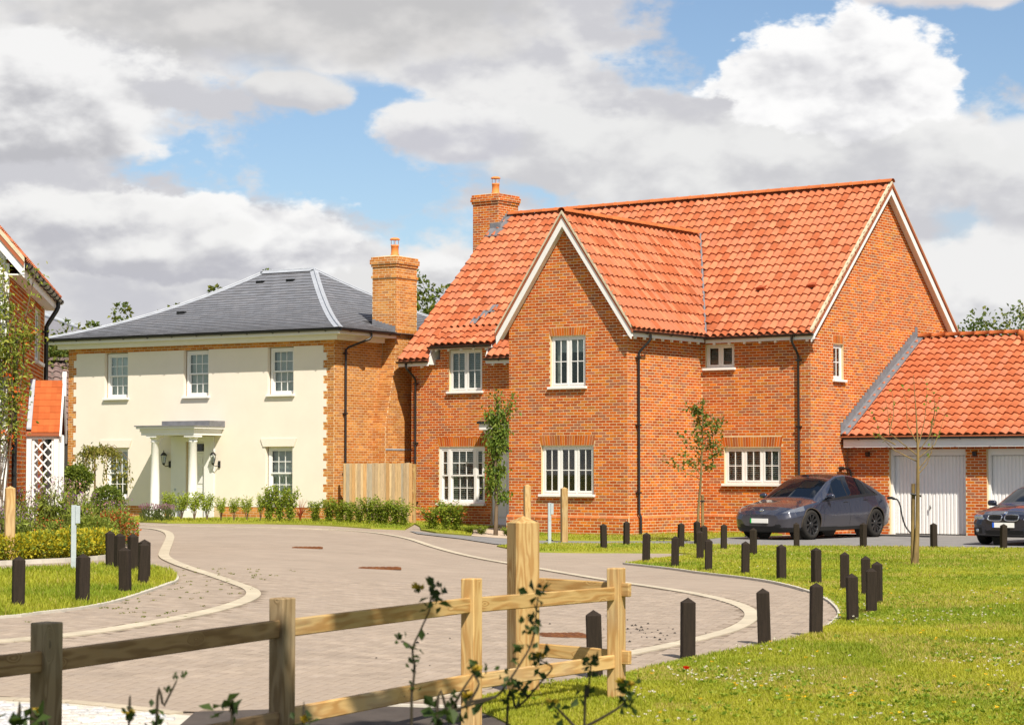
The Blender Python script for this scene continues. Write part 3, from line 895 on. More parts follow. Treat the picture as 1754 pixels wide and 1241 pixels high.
class Bricks:
    def __init__(s, pal):
        s.pal = pal
        s.V = []
        s.F = []
        s.C = []
        s.n = 0
        s.full = []      # full stretchers that may become single objects

    def brick(s, pl, a0, a1, z0, z1, d=0.002, col=None, c0=0.0, keep=False):
        """one brick standing proud of the mortar"""
        q = rnd.uniform(0.88, 1.12)
        col = col or rnd.choice(s.pal)
        col = tuple(c * q for c in col)
        dd = d + rnd.uniform(-0.0012, 0.0012)
        if keep and a1 - a0 > 0.20:
            s.full.append((pl, (a0 + a1) / 2, (z0 + z1) / 2, dd, col, a1 - a0, z1 - z0))
            return
        s.raw(pl, a0, a1, z0, z1, dd, col, c0)

    def raw(s, pl, a0, a1, z0, z1, dd, col, c0=0.0):
        e = 0.002
        base = c0 - 0.02
        f = [pl.P(a0 + e, dd, z0 + e), pl.P(a1 - e, dd, z0 + e), pl.P(a1 - e, dd, z1 - e), pl.P(a0 + e, dd, z1 - e)]
        b = [pl.P(a0, base, z0), pl.P(a1, base, z0), pl.P(a1, base, z1), pl.P(a0, base, z1)]
        s.V += f + b
        k = s.n
        fs = [(k, k + 1, k + 2, k + 3), (k, k + 4, k + 5, k + 1), (k + 1, k + 5, k + 6, k + 2), (k + 2, k + 6, k + 7, k + 3), (k + 3, k + 7, k + 4, k)]
        if pl.k in 'lb': fs = [tuple(reversed(x)) for x in fs]
        s.F += fs
        s.C += [col] * 5
        s.n += 8

    def quad8(s, f, b, col):
        s.V += f + b
        k = s.n
        s.F += [(k, k + 1, k + 2, k + 3), (k, k + 4, k + 5, k + 1), (k + 1, k + 5, k + 6, k + 2), (k + 2, k + 6, k + 7, k + 3), (k + 3, k + 7, k + 4, k)]
        s.C += [col] * 5
        s.n += 8

    def wall(s, pl, span, z0, z1, holes=(), d=0.002, phase=0.0, keep=None, courses=0.075):
        """stretcher bond; span(z) -> (a0, a1)"""
        nC = int(round((z1 - z0) / courses))
        for r in range(nC):
            za = z0 + r * courses + 0.0065
            zb = za + courses - 0.013
            zm = (za + zb) / 2
            lo, hi = span(zm)
            if hi - lo < 0.05: continue
            cuts = sorted((h[0], h[1]) for h in holes if h[2] < zm < h[3])
            segs = []
            x = lo
            for c0, c1 in cuts:
                if c0 > x: segs.append((x, min(c0, hi)))
                x = max(x, c1)
            if x < hi: segs.append((x, hi))
            off = (phase + (0.1125 if r % 2 else 0)) % 0.225
            for sa, sb in segs:
                k = math.floor((sa - off) / 0.225)
                while True:
                    a0 = k * 0.225 + off + 0.0065
                    a1 = a0 + 0.212
                    k += 1
                    if a0 > sb: break
                    b0, b1 = max(a0, sa), min(a1, sb)
                    if b1 - b0 < 0.03: continue
                    s.brick(pl, b0, b1, za, zb, d, keep=bool(keep and keep(b0, zm)))

    def soldiers(s, pl, a0, a1, z0, z1, flare=0.05, d=0.004):
        """flat gauged arch: standing bricks fanning outwards"""
        n = int((a1 - a0) / 0.075)
        mid = (a0 + a1) / 2
        for i in range(n):
            t0 = a0 + (a1 - a0) * i / n + 0.006
            t1 = a0 + (a1 - a0) * (i + 1) / n - 0.006
            k = 1 + flare * 2 / (a1 - a0)
            u0, u1 = mid + (t0 - mid) * k, mid + (t1 - mid) * k
            q = rnd.uniform(.85, 1.15)
            col = tuple(c * q for c in rnd.choice([(0.45, 0.105, 0.014), (0.39, 0.08, 0.014), (0.33, 0.105, 0.04), (0.44, 0.14, 0.022)]))
            f = [pl.P(t0, d, z0), pl.P(t1, d, z0), pl.P(u1, d, z1), pl.P(u0, d, z1)]
            b = [pl.P(t0, -.02, z0), pl.P(t1, -.02, z0), pl.P(u1, -.02, z1), pl.P(u0, -.02, z1)]
            s.quad8(f, b, col)

    def build(s, parent, nsingle=300, label=None, score=None):
        """the most visible full bricks are objects of their own, the rest one part"""
        fl = s.full
        if score: fl.sort(key=score)
        singles, rest = fl[:nsingle], fl[nsingle:]
        for (pl, a, z, dd, col, L, H) in rest:
            s.raw(pl, a - L / 2, a + L / 2, z - H / 2, z + H / 2, dd, col)
        cache = {}
        for (pl, a, z, dd, col, L, H) in singles:
            key = (pl.k, tuple(round(c * 12) for c in col), round(L, 3))
            if key not in cache:
                m = MB(); m.cur = col
                p0 = Plane(pl.k, 0.0)
                e = 0.002
                f = [p0.P(-L / 2 + e, 0.002, -H / 2 + e), p0.P(L / 2 - e, 0.002, -H / 2 + e), p0.P(L / 2 - e, 0.002, H / 2 - e), p0.P(-L / 2 + e, 0.002, H / 2 - e)]
                b = [p0.P(-L / 2, -.02, -H / 2), p0.P(L / 2, -.02, -H / 2), p0.P(L / 2, -.02, H / 2), p0.P(-L / 2, -.02, H / 2)]
                m.add(f + b, [(0, 1, 2, 3), (0, 4, 5, 1), (1, 5, 6, 2), (2, 6, 7, 3), (3, 7, 4, 0), (7, 6, 5, 4)])
                cache[key] = m.mesh('brick', M['brick'], True)
            link('brick', cache[key], parent, pl.P(a, dd - 0.002, z))
        if s.n:
            o = link('brickwork', np_mesh('brickwork', s.V, s.F, M['brick'], np.array(s.C)), parent)
            tag(o, label, kind='stuff')


def wall_slab(m, pl, a0, a1, z0, z1, holes=(), th=0.25):
    """mortar-coloured wall with real openings"""
    xs = sorted({a0, a1} | {min(max(h[0], a0), a1) for h in holes} | {min(max(h[1], a0), a1) for h in holes})
    zs = sorted({z0, z1} | {min(max(h[2], z0), z1) for h in holes} | {min(max(h[3], z0), z1) for h in holes})
    for i in range(len(xs) - 1):
        j = 0
        while j < len(zs) - 1:
            xm = (xs[i] + xs[i + 1]) / 2
            def hole(jj):
                zm = (zs[jj] + zs[jj + 1]) / 2
                return any(h[0] < xm < h[1] and h[2] < zm < h[3] for h in holes)
            if hole(j):
                j += 1
                continue
            k = j
            while k + 1 < len(zs) - 1 and not hole(k + 1): k += 1
            m.box(pl.P(xs[i], 0, zs[j]), pl.P(xs[i + 1], -th, zs[k + 1]))
            j = k + 1


def bx(name, pl, a0, a1, d0, d1, z0, z1, material, parent, bev=0.0):
    return box_obj(name, pl.P(a0, d0, z0), pl.P(a1, d1, z1), material, parent, bev)


def sash_part(win, pl, a0, a1, z0, z1, cols, rows, d, fr=0.05, bar=0.022, back=None, framemat=None):
    """one glazed leaf: leaf frame (sub-part), bars and panes (sub-parts)"""
    fm = framemat or M['white']
    m = MB()
    t = 0.035
    m.box(pl.P(a0, d, z0), pl.P(a0 + fr, d - t, z1)); m.box(pl.P(a1 - fr, d, z0), pl.P(a1, d - t, z1))
    m.box(pl.P(a0 + fr, d, z0), pl.P(a1 - fr, d - t, z0 + fr)); m.box(pl.P(a0 + fr, d, z1 - fr), pl.P(a1 - fr, d - t, z1))
    m.build('sash', fm, win)
    g0, g1, h0, h1 = a0 + fr, a1 - fr, z0 + fr, z1 - fr
    for c in range(1, cols):
        x = g0 + (g1 - g0) * c / cols
        bx('glazing_bar', pl, x - bar / 2, x + bar / 2, d - 0.004, d - 0.028, h0, h1, fm, win)
    for r in range(1, rows):
        z = h0 + (h1 - h0) * r / rows
        for c in range(cols):
            xa = g0 + (g1 - g0) * c / cols + (bar / 2 if c else 0)
            xb = g0 + (g1 - g0) * (c + 1) / cols - (bar / 2 if c < cols - 1 else 0)
            bx('glazing_bar', pl, xa, xb, d - 0.004, d - 0.028, z - bar / 2, z + bar / 2, fm, win)
    for c in range(cols):
        for r in range(rows):
            xa = g0 + (g1 - g0) * c / cols; xb = g0 + (g1 - g0) * (c + 1) / cols
            za = h0 + (h1 - h0) * r / rows; zb = h0 + (h1 - h0) * (r + 1) / rows
            e = 0.002
            m = MB()
            m.box(pl.P(xa + e, d - 0.014, za + e), pl.P(xb - e, d - 0.018, zb - e))
            m.build('pane', M['glass'], win)


def window(house, pl, a0, a1, z0, z1, lights=2, cols=2, rows=2, recess=0.07, frame=0.055, sill=0.09, sash=False, behind='dark', widths=None, sillmat=None, sillover=0.05):
    """window part with frame, leaves, panes, sill and what stands behind the glass"""
    m = MB()
    d = -recess
    t = 0.07
    m.box(pl.P(a0, d, z0), pl.P(a0 + frame, d - t, z1)); m.box(pl.P(a1 - frame, d, z0), pl.P(a1, d - t, z1))
    m.box(pl.P(a0 + frame, d, z1 - frame), pl.P(a1 - frame, d - t, z1)); m.box(pl.P(a0 + frame, d, z0), pl.P(a1 - frame, d - t, z0 + frame * 0.8))
    i0, i1 = a0 + frame, a1 - frame
    j0, j1 = z0 + frame * 0.8, z1 - frame
    ws = widths or [1] * lights
    tot = sum(ws)
    mull = 0.05 if not sash else 0.09
    free = (i1 - i0) - mull * (len(ws) - 1)
    x = i0
    spans = []
    for i, w in enumerate(ws):
        xb = x + free * w / tot
        spans.append((x, xb))
        if i < len(ws) - 1:
            m.box(pl.P(xb, d, j0), pl.P(xb + mull, d - t, j1))
        x = xb + mull
    win = m.build('window', M['white'], house)
    for (xa, xb), w in zip(spans, ws):
        if sash:
            zm = (j0 + j1) / 2
            nc = cols if w >= 1.5 or len(ws) == 1 else max(1, cols - 2)
            sash_part(win, pl, xa + .002, xb - .002, zm - 0.02, j1 - .002, nc, rows, d - 0.012, 0.045)
            sash_part(win, pl, xa + .002, xb - .002, j0 + .002, zm + 0.02, nc, rows, d - 0.050, 0.045)
        else:
            sash_part(win, pl, xa + .002, xb - .002, j0 + .002, j1 - .002, cols, rows, d + 0.008, 0.05)
    if sill:
        bx('sill', pl, a0 - sillover, a1 + sillover, sill, -recess - 0.02, z0 - 0.065, z0 - 0.001, sillmat or M['white'], win, 0.006)
    # the room behind
    rm = MB()
    D = recess + 0.75
    A0, A1, B0, B1 = a0 - .1, a1 + .1, z0 - .1, z1 + .05
    Pp = pl.P
    quads = [[Pp(A0, -D, B0), Pp(A1, -D, B0), Pp(A1, -D, B1), Pp(A0, -D, B1)],
             [Pp(A0, -recess - .2, B0), Pp(A0, -D, B0), Pp(A0, -D, B1), Pp(A0, -recess - .2, B1)],
             [Pp(A1, -D, B0), Pp(A1, -recess - .2, B0), Pp(A1, -recess - .2, B1), Pp(A1, -D, B1)],
             [Pp(A0, -recess - .2, B1), Pp(A0, -D, B1), Pp(A1, -D, B1), Pp(A1, -recess - .2, B1)],
             [Pp(A0, -D, B0), Pp(A0, -recess - .2, B0), Pp(A1, -recess - .2, B0), Pp(A1, -D, B0)]]
    for q in quads: rm.add(q, [(0, 1, 2, 3)])
    rm.build('room', M['interior'], win)
    e = 0.004
    if behind == 'blindwood' or behind == 'blindwhite':
        b = MB()
        n = int((j1 - j0) / 0.055)
        for i in range(n):
            z = j0 + 0.03 + i * 0.055
            q = [Pp(i0, -recess - .13, z), Pp(i1, -recess - .13, z), Pp(i1, -recess - .165, z + 0.034), Pp(i0, -recess - .165, z + 0.034)]
            b.add(q, [(0, 1, 2, 3)])
        b.build('blind', M[behind], win)
    elif behind == 'grey':
        bx('blind', pl, i0, i1, -recess - .16, -recess - .165, j0, j1, M['roomgrey'], win)
    elif behind == 'halfgrey':
        bx('blind', pl, i0, i1, -recess - .16, -recess - .165, (j0 + j1) / 2 - .05, j1, M['roomgrey'], win)
    elif behind == 'curtain':
        bx('blind', pl, i0, i1, -recess - .16, -recess - .165, j1 - (j1 - j0) * 0.3, j1, M['roomgrey'], win)
        for s0, s1 in ((i0, i0 + 0.12), (i1 - 0.10, i1)):
            bx('curtain', pl, s0, s1, -recess - .17, -recess - .21, j0, j1, M['curtain'], win)
    return win


# ---- roof tiles -------------------------------------------------------------
class Tiles:
    """pantiles over one slope: o = eaves corner, a = along the eaves, b = up the slope"""

    def __init__(s, o, a, b, pal=PAL_TILE, w=0.235, g=0.345, amp=0.032, lift=0.052, ns=8):
        s.o = Vector(o); s.a = Vector(a).normalized(); s.b = Vector(b).normalized()
        s.n = s.a.cross(s.b).normalized()
        if s.n.z < 0: s.n = -s.n
        s.w, s.g, s.amp, s.lift, s.ns = w, g, amp, lift, ns
        s.pal = pal
        s.items = []

    def local(s):
        """one tile around its lower left corner: top strip plus front lip"""
        V = []; Fq = []
        ns = s.ns
        for k in range(ns + 1):
            t = k / ns
            h = s.amp * (math.sin(2 * math.pi * (t - 0.02)) + 0.22 * math.sin(4 * math.pi * t + 0.6))
            x = t * (s.w + 0.004)
            V.append((x, 0.0, h + s.lift))
            V.append((x, s.g + 0.05, h + 0.002))
            V.append((x, 0.0, h + s.lift))
            V.append((x, 0.004, h + s.lift - 0.040))
        for k in range(ns):
            i, j = k * 4, (k + 1) * 4
            Fq.append((i, j, j + 1, i + 1))
            Fq.append((i + 3, j + 3, j + 2, i + 2))
        return np.array(V), np.array(Fq)

    def put(s, i, j, da=0.0):
        s.items.append((i * s.w + da, j * s.g))

    def world(s, p):
        return s.o + s.a * p[0] + s.b * p[1] + s.n * p[2]

    def build(s, parent, roof, nsingle=0, score=None, planes=(), name='roof_tiles', label=None, singles_ok=None):
        V0, F0 = s.local()
        B = np.array([s.a, s.b, s.n])
        it = s.items
        idx = list(range(len(it)))
        single = []
        if nsingle:
            cand = [i for i in idx if singles_ok is None or singles_ok(it[i])]
            if score: cand.sort(key=lambda i: score(it[i]))
            single = cand[:nsingle]
        ss = set(single)
        if single:
            cache = []
            for c in range(8):
                q = rnd.uniform(.94, 1.06)
                col = tuple(x * q for x in rnd.choice(s.pal))
                cache.append(np_mesh('roof_tile', V0 @ B, F0, M['tile'], np.tile(np.array(col), (len(F0), 1)), smooth=True))
            for i in single:
                p = s.world((it[i][0], it[i][1], rnd.uniform(0, .004)))
                link('roof_tile', rnd.choice(cache), roof, p)
        rest = [i for i in idx if i not in ss]
        if not rest: return None
        n = len(rest)
        A = np.array([it[i] for i in rest])
        P = V0[None] + np.concatenate([A, RS.uniform(0, .005, (n, 1))], 1)[:, None, :]
        W = np.array(s.o)[None, None] + P @ B
        Vn = W.reshape(-1, 3)
        Fn = (F0[None] + (np.arange(n) * len(V0))[:, None, None]).reshape(-1, 4)
        pal = np.array(s.pal)
        c = pal[RS.randint(0, len(pal), n)] * RS.uniform(.88, 1.12, (n, 1))
        me = np_mesh(name, Vn, Fn, M['tile'], np.repeat(c, len(F0), axis=0), smooth=True)
        if planes:
            bm = bmesh.new()
            bm.from_mesh(me)
            for co, no in planes:
                bmesh.ops.bisect_plane(bm, geom=bm.verts[:] + bm.edges[:] + bm.faces[:], plane_co=co, plane_no=no, clear_outer=True)
            bm.to_mesh(me)
            bm.free()
        o = link(name, me, parent)
        tag(o, label, kind='stuff')
        return o


def ridge_tiles(parent, p0, p1, r=0.115, step=0.45, material=None, name='ridge_tile'):
    p0 = Vector(p0); p1 = Vector(p1)
    L = (p1 - p0).length
    n = max(1, int(round(L / step)))
    d = (p1 - p0) / n
    x = d.normalized()
    y = Vector((0, 0, 1)).cross(x).normalized()
    z = x.cross(y)
    rot = Matrix((x, y, z)).transposed().to_euler()
    cache = []
    for k in range(4):
        m = MB(); q = rnd.uniform(.9, 1.1); m.cur = (0.41 * q, 0.12 * q, 0.042 * q)
        l = d.length
        vs = []; fs = []
        seg = 8
        for e, (xx, rr) in enumerate(((0, r), (l * 0.93, r), (l * 0.93, r * 1.1), (l * 1.0, r * 1.1))):
            for t in range(seg + 1):
                a = math.pi * t / seg
                vs.append((xx, math.cos(a) * rr, math.sin(a) * rr * 0.85 - 0.03))
        for e in range(3):
            for t in range(seg):
                i = e * (seg + 1) + t
                fs.append((i, i + 1, i + seg + 2, i + seg + 1))
        m.add(vs, fs, True)
        cache.append(m.mesh(name, material or M['tile'], True))
    for i in range(n):
        link(name, rnd.choice(cache), parent, p0 + d * i, rot)


def gutter(parent, p0, p1, out, r=0.06, brackets=0.9):
    """half round gutter along p0-p1, out = outward direction; brackets are sub-parts"""
    p0 = Vector(p0); p1 = Vector(p1); o = Vector(out).normalized()
    m = MB()
    seg = 8
    vs = []
    for p in (p0, p1):
        for k in range(seg + 1):
            t = math.pi * k / seg
            vs.append(p + o * (r - math.cos(t) * r) + Vector((0, 0, -math.sin(t) * r)))
        for k in range(seg, -1, -1):
            t = math.pi * k / seg
            rr = r * 0.9
            vs.append(p + o * (r - math.cos(t) * rr) + Vector((0, 0, -math.sin(t) * rr)))
    n2 = 2 * (seg + 1)
    fs = [(k, (k + 1) % n2, n2 + (k + 1) % n2, n2 + k) for k in range(n2)]
    m.add(vs, fs)
    for e in (0, 1):
        m.add([vs[e * n2 + k] for k in range(seg + 1)], [tuple(range(seg + 1))])
    g = m.build('gutter', M['blackplastic'], parent)
    L = (p1 - p0).length
    d = (p1 - p0).normalized()
    n = int(L / brackets)
    mm = MB()
    mm.tube([Vector((0, 0, 0)) + o * (r - math.cos(t) * r * 1.13) + Vector((0, 0, -math.sin(t) * r * 1.13)) for t in [math.pi * k / 6 for k in range(7)]], 0.012, 4)
    mm.box((-0.012, -0.012, -0.05), (0.012, 0.012, 0.0))
    me = mm.mesh('gutter_bracket', M['blackplastic'])
    for i in range(n):
        link('gutter_bracket', me, g, p0 + d * (L * (i + 0.5) / n))
    return g


def downpipe(parent, pl, a, z0, z1, top_d=0.42, r=0.034, lean=0.0, off=0.075, kick=None):
    """pipe on a wall with a swan neck to the gutter; clips are sub-parts"""
    m = MB()
    pts = [pl.P(a + lean, top_d, z1), pl.P(a + lean, top_d, z1 - 0.10), pl.P(a + lean * .9, top_d - 0.03, z1 - 0.17), pl.P(a + lean * .12, off + 0.04, z1 - 0.42), pl.P(a, off, z1 - 0.50)]
    if kick:
        pts += [pl.P(a, off, kick + 0.10), pl.P(a, off + 0.05, kick), pl.P(a, off + 0.055, z0)]
    else:
        pts += [pl.P(a, off, z0)]
    m.tube(pts, r, 10)
    p = m.build('downpipe', M['blackplastic'], parent)
    z = z1 - 0.6
    while z > z0 + 0.5:
        bx('pipe_clip', pl, a - 0.065, a + 0.065, 0.005, off + r + .006, z - 0.02, z + 0.02, M['blackplastic'], p)
        z -= 1.75
    return p


def chimney(house, B, cx, cy, hw, hd, z0, ztop, pots=1, bands=(0.30,), pot_h=0.36, name='chimney'):
    """square stack with corbelled head, pot and cowl"""
    m = MB()
    m.box((cx - hw, cy - hd, z0), (cx + hw, cy + hd, ztop - 0.02))
    hs = [(ztop - 0.30, ztop - 0.22, 0.03), (ztop - 0.22, ztop - 0.075, 0.06), (ztop - 0.075, ztop, 0.03)] + [(ztop - b - 0.32, ztop - b - 0.245, 0.03) for b in bands]
    for a, b, p in hs:
        m.box((cx - hw - p, cy - hd - p, a), (cx + hw + p, cy + hd + p, b))
    # flaunching
    p = 0.03
    m.add([(cx - hw - p, cy - hd - p, ztop), (cx + hw + p, cy - hd - p, ztop), (cx + hw + p, cy + hd + p, ztop), (cx - hw - p, cy + hd + p, ztop), (cx, cy, ztop + 0.1)], [(0, 1, 4), (1, 2, 4), (2, 3, 4), (3, 0, 4)])
    ch = m.build(name, M['mortar'], house)
    bands_all = hs
    for kind, at, c, h in (('f', cy - hd, cx, hw), ('r', cx + hw, cy, hd), ('l', cx - hw, cy, hd), ('b', cy + hd, cx, hw)):
        pl = Plane(kind, at)
        B.wall(pl, lambda z: (c - h, c + h), z0, ztop - 0.3, phase=0.05 * ord(kind) % 0.2)
        for a, b, p in hs:
            n = max(1, int(round((b - a) / 0.073)))
            p2 = Plane(kind, at + (p if kind in 'rb' else -p))
            B.wall(p2, lambda z: (c - h - p, c + h + p), a, a + n * (b - a) / n, phase=0.1, courses=(b - a) / n)
    pm = MB()
    pm.lathe([(0.135, 0), (0.135, 0.05), (0.12, 0.06), (0.112, pot_h - .08), (0.125, pot_h - .07), (0.125, pot_h - .03), (0.105, pot_h - .02), (0.105, pot_h - 0.2)], 16)
    pot = pm.build('chimney_pot', M['pot'], ch, loc=(cx, cy, ztop + 0.06))
    cm = MB()
    for k in range(4):
        t = math.pi / 4 + k * math.pi / 2
        cm.tube([(math.cos(t) * 0.11, math.sin(t) * .11, pot_h - 0.12), (math.cos(t) * 0.11, math.sin(t) * .11, pot_h + 0.15)], 0.008, 5)
    cm.lathe([(0.155, pot_h + 0.13), (0.15, pot_h + .16), (0.10, pot_h + 0.19), (0.0, pot_h + .205)], 16)
    cm.lathe([(0.0, pot_h + .14), (0.155, pot_h + 0.13)], 16)
    cm.build('cowl', M['pot'], ch, loc=(cx, cy, ztop + 0.06))
    return ch
# ---------------------------------------------------------------- the red brick house
def rake_board(m, pl, pts, d0, d1):
    m.prism([pl.P(a, d0, z) for a, z in pts], Vector(pl.P(0, d1, 0)) - Vector(pl.P(0, d0, 0)))


red = thing('brick_house', 'detached orange-red brick house with clay pantile roof and gabled front wing', 'house', (RO[0], RO[1], 0), -TH)
FW = Plane('f', 0.0)      # front of the wing
RW = Plane('r', 0.0)      # right side of the wing
FM = Plane('f', 3.66)     # main front, right of the wing
RG = Plane('r', 3.34)     # right gable
FL = Plane('f', 3.30)     # front left of the wing
U1, VR, ZR = 3.34, 8.06, 9.70
SL = 0.932
def zmain(v): return 5.32 + SL * (v - 3.36)
WS = 1.418
def zwing(u): return 8.47 - WS * abs(u + 1.9)

H_FW = [(-2.44, -1.31, 3.90, 5.24), (-2.74, -1.06, 1.07, 2.35)]
H_FM = [(0.13, 1.03, 4.46, 5.10), (0.70, 2.44, 1.34, 2.31)]
H_RG = [(4.93, 5.52, 4.13, 5.08)]
H_FL = [(-8.42, -7.20, 4.00, 5.22), (-8.78, -7.10, 0.74, 2.38), (-6.85, -5.75, 0.0, 2.75)]

w = MB()
wall_slab(w, FW, -3.8, 0.0, -0.3, 5.60, H_FW)
w.prism([(-3.8, 0, 5.60), (0, 0, 5.60), (-1.9, 0, 8.29)], (0, 0.25, 0))
wall_slab(w, RW, 0.25, 3.66, -0.3, 5.55)
wall_slab(w, FM, 0.0, 3.34, -0.3, 5.42, H_FM)
wall_slab(w, RG, 3.91, 12.46, -0.3, 5.43, H_RG)
w.prism([(U1, 3.66, 5.43), (U1, 12.46, 5.43), (U1, VR, 9.53)], (-0.25, 0, 0))
wall_slab(w, FL, -9.82, -3.8, -0.3, 4.95, [(h[0], h[1], h[2], min(h[3], 4.951)) for h in H_FL])
wall_slab(w, FL, -8.75, -7.05, 4.9505, 5.30, [(-8.42, -7.20, 4.9, 5.24)])
LG = Plane('l', -9.82)
wall_slab(w, LG, 3.55, 12.46, -0.3, 5.2)
w.prism([(-9.82, 3.56, 5.21), (-9.82, 12.46, 5.43), (-9.82, VR, 9.53)], (0.25, 0, 0))
wall_slab(w, Plane('b', 12.71), -9.82, 3.34, -0.3, 5.43)
wall_slab(w, Plane('l', -3.8), 0.25, 3.30, -0.3, 5.55)
wall = w.build('wall', M['mortar'], red)

B = Bricks(PAL_RED)
arch = [(-2.44, -1.31, 5.25, 5.46), (-2.74, -1.06, 2.36, 2.62)]
B.wall(FW, lambda z: (-3.8, 0.0) if z < 5.6 else (-1.9 - (8.29 - z) / 1.416 + .03, -1.9 + (8.29 - z) / 1.416 - .03), 0.525, 8.25,
       H_FW + [(a - .03, b + .03, c, d) for a, b, c, d in arch], keep=lambda a, z: z < 2.6)
B.wall(RW, lambda z: (0.0, 3.66), 0.525, 5.5, phase=0.06, keep=lambda a, z: z < 2.6 and a < 2.0)
B.wall(FM, lambda z: (0.0, 3.34), 0.525, 5.4, H_FM + [(0.67, 2.47, 2.32, 2.60)], phase=0.03)
groof = lambda v: 2.62 + 0.606 * (v - 5.3)
def span_g(z):
    lo, hi = 3.66, 12.46
    if z > 5.43:
        lo, hi = VR - (9.53 - z) / SL + .03, VR + (9.53 - z) / SL - .03
    if z < 5.5:                                    # behind the garage
        hi = min(hi, max(5.7, 5.3 + (z - 2.62) / 0.606 + 0.1))
    return lo, hi
B.wall(RG, span_g, 0.0, 9.5, H_RG + [(4.90, 5.55, 5.09, 5.33)], phase=0.0)
B.wall(FL, lambda z: (-9.82, -3.8) if z < 4.95 else (-8.75, -7.05), 0.525, 5.27, H_FL + [(-8.82, -7.06, 2.39, 2.66)], phase=0.08)
for a, b, c, d in arch: B.soldiers(FW, a - .01, b + .01, c, d)
B.soldiers(FM, 0.68, 2.46, 2.33, 2.59)
B.soldiers(RG, 4.92, 5.53, 5.10, 5.32, flare=0.0)
B.soldiers(FL, -8.80, -7.08, 2.40, 2.65)
# plinth, one step forward with a chamfered course
for pl, a0, a1 in ((FW, -3.85, 0.05), (RW, 0.0, 3.61), (FM, 0.05, 3.34), (FL, -9.87, -6.85), (FL, -5.75, -3.85)):
    pm = MB()
    pm.box(pl.P(a0, 0.0, -0.3), pl.P(a1, 0.048, 0.45))
    pm.prism([pl.P(a0, 0, 0.45), pl.P(a0, 0.048, 0.45), pl.P(a0, 0.003, 0.525), pl.P(a0, 0, 0.525)], Vector(pl.P(a1, 0, 0)) - Vector(pl.P(a0, 0, 0)))
    pm.build('plinth', M['mortar'], red)
    p2 = Plane(pl.k, pl.at + (0.048 if pl.k == 'r' else -0.048))
    B.wall(p2, lambda z: (a0, a1), 0.0, 0.45, phase=0.11)
    n = int((a1 - a0) / 0.225)
    for i in range(n):
        t0 = a0 + i * (a1 - a0) / n + 0.005; t1 = a0 + (i + 1) * (a1 - a0) / n - 0.005
        q = rnd.uniform(.9, 1.15)
        f = [pl.P(t0, 0.056, 0.457), pl.P(t1, 0.056, 0.457), pl.P(t1, 0.011, 0.520), pl.P(t0, 0.011, 0.520)]
        b = [pl.P(t0, 0.0, 0.455), pl.P(t1, 0.0, 0.455), pl.P(t1, 0.0, 0.520), pl.P(t0, 0.0, 0.520)]
        B.quad8(f, b, tuple(c * q for c in rnd.choice([(0.50, 0.16, 0.05), (0.46, 0.17, 0.07), (0.42, 0.12, 0.04)])))

# chimney astride the left gable
chimney(red, B, -10.28, 8.08, 0.50, 0.53, 5.2, 10.38, bands=())
bpy.data.objects['chimney'].name = 'chimney'
lm = MB()
for i in range(6):
    v0 = 7.55 + i * 0.09
    z = zmain(v0)
    lm.box((-9.775, v0 - 0.02, z - 0.05), (-9.765, v0 + 0.12, z + 0.20))
lm.prism([(-9.77, 7.45, zmain(7.45) + .05), (-9.77, 8.08, zmain(8.08) + .03), (-9.77, 8.08, zmain(8.08) + .06), (-9.77, 7.45, zmain(7.45) + .08)], (0.22, 0, 0))
lm.box((-10.10, 7.535, zmain(7.5) - .02), (-9.70, 7.547, zmain(7.5) + .28))
lm.prism([(-10.1, 7.55, zmain(7.55) + .05), (-10.1, 7.25, zmain(7.25) + .05), (-10.1, 7.25, zmain(7.25) + .075), (-10.1, 7.55, zmain(7.55) + .075)], (0.55, 0, 0))
lm.build('lead_flashing', M['lead'], red)
B.build(wall, 300, 'orange-red stretcher bond brickwork with cream joints', score=lambda t: (t[0].k != 'f', t[2] - 0.2 * t[1]))

# windows
window(red, FW, *H_FW[0], lights=2, cols=2, rows=2, behind='curtain')
window(red, FW, *H_FW[1], lights=3, cols=2, rows=2, behind='blindwood')
window(red, FM, *H_FM[0], lights=2, cols=1, rows=1, behind='blindwhite', frame=0.05)
window(red, FM, *H_FM[1], lights=3, cols=2, rows=2, behind='blindwhite')
window(red, RG, *H_RG[0], lights=1, cols=2, rows=2, behind='grey')
window(red, FL, -8.42, -7.20, 4.00, 5.22, lights=2, cols=2, rows=2, behind='blindwhite')
window(red, FL, *H_FL[1], lights=3, cols=3, rows=2, sash=True, widths=[0.42, 1.5, 0.42], behind='blindwhite', sill=0.12, recess=0.03, frame=0.08)

# front door in its white surround, below a flat lead canopy
dm = MB()
dm.box(FL.P(-6.85, -.04, 0.12), FL.P(-6.75, -.16, 2.75)); dm.box(FL.P(-5.85, -.04, 0.12), FL.P(-5.75, -.16, 2.75)); dm.box(FL.P(-6.75, -.04, 2.45), FL.P(-5.85, -.16, 2.75))
dm.box(FL.P(-6.75, -.05, 2.18), FL.P(-5.85, -.15, 2.22))
door = dm.build('door', M['white'], red)
bx('door_leaf', FL, -6.745, -5.855, -0.08, -0.125, 0.14, 2.175, M['white'], door)
for a0, a1 in ((-6.65, -6.36), (-6.24, -5.95)):
    for z0, z1 in ((0.35, 0.95), (1.15, 1.95)):
        bx('door_panel', FL, a0, a1, -0.062, -0.079, z0, z1, M['white'], door, 0.01)
bx('transom_pane', FL, -6.74, -5.86, -0.09, -0.10, 2.225, 2.445, mat('dark_pane', (0.01, 0.012, 0.014), 0.05, 0.6), door)
bx('door_step', FL, -6.9, -5.7, 0.30, -0.2, -0.1, 0.139, M['slabs'], red)
cn = MB()
cn.box(FL.P(-6.98, 0.55, 3.03), FL.P(-5.3, 0.0, 3.10))
cn.build('canopy', M['blackplastic'], red)
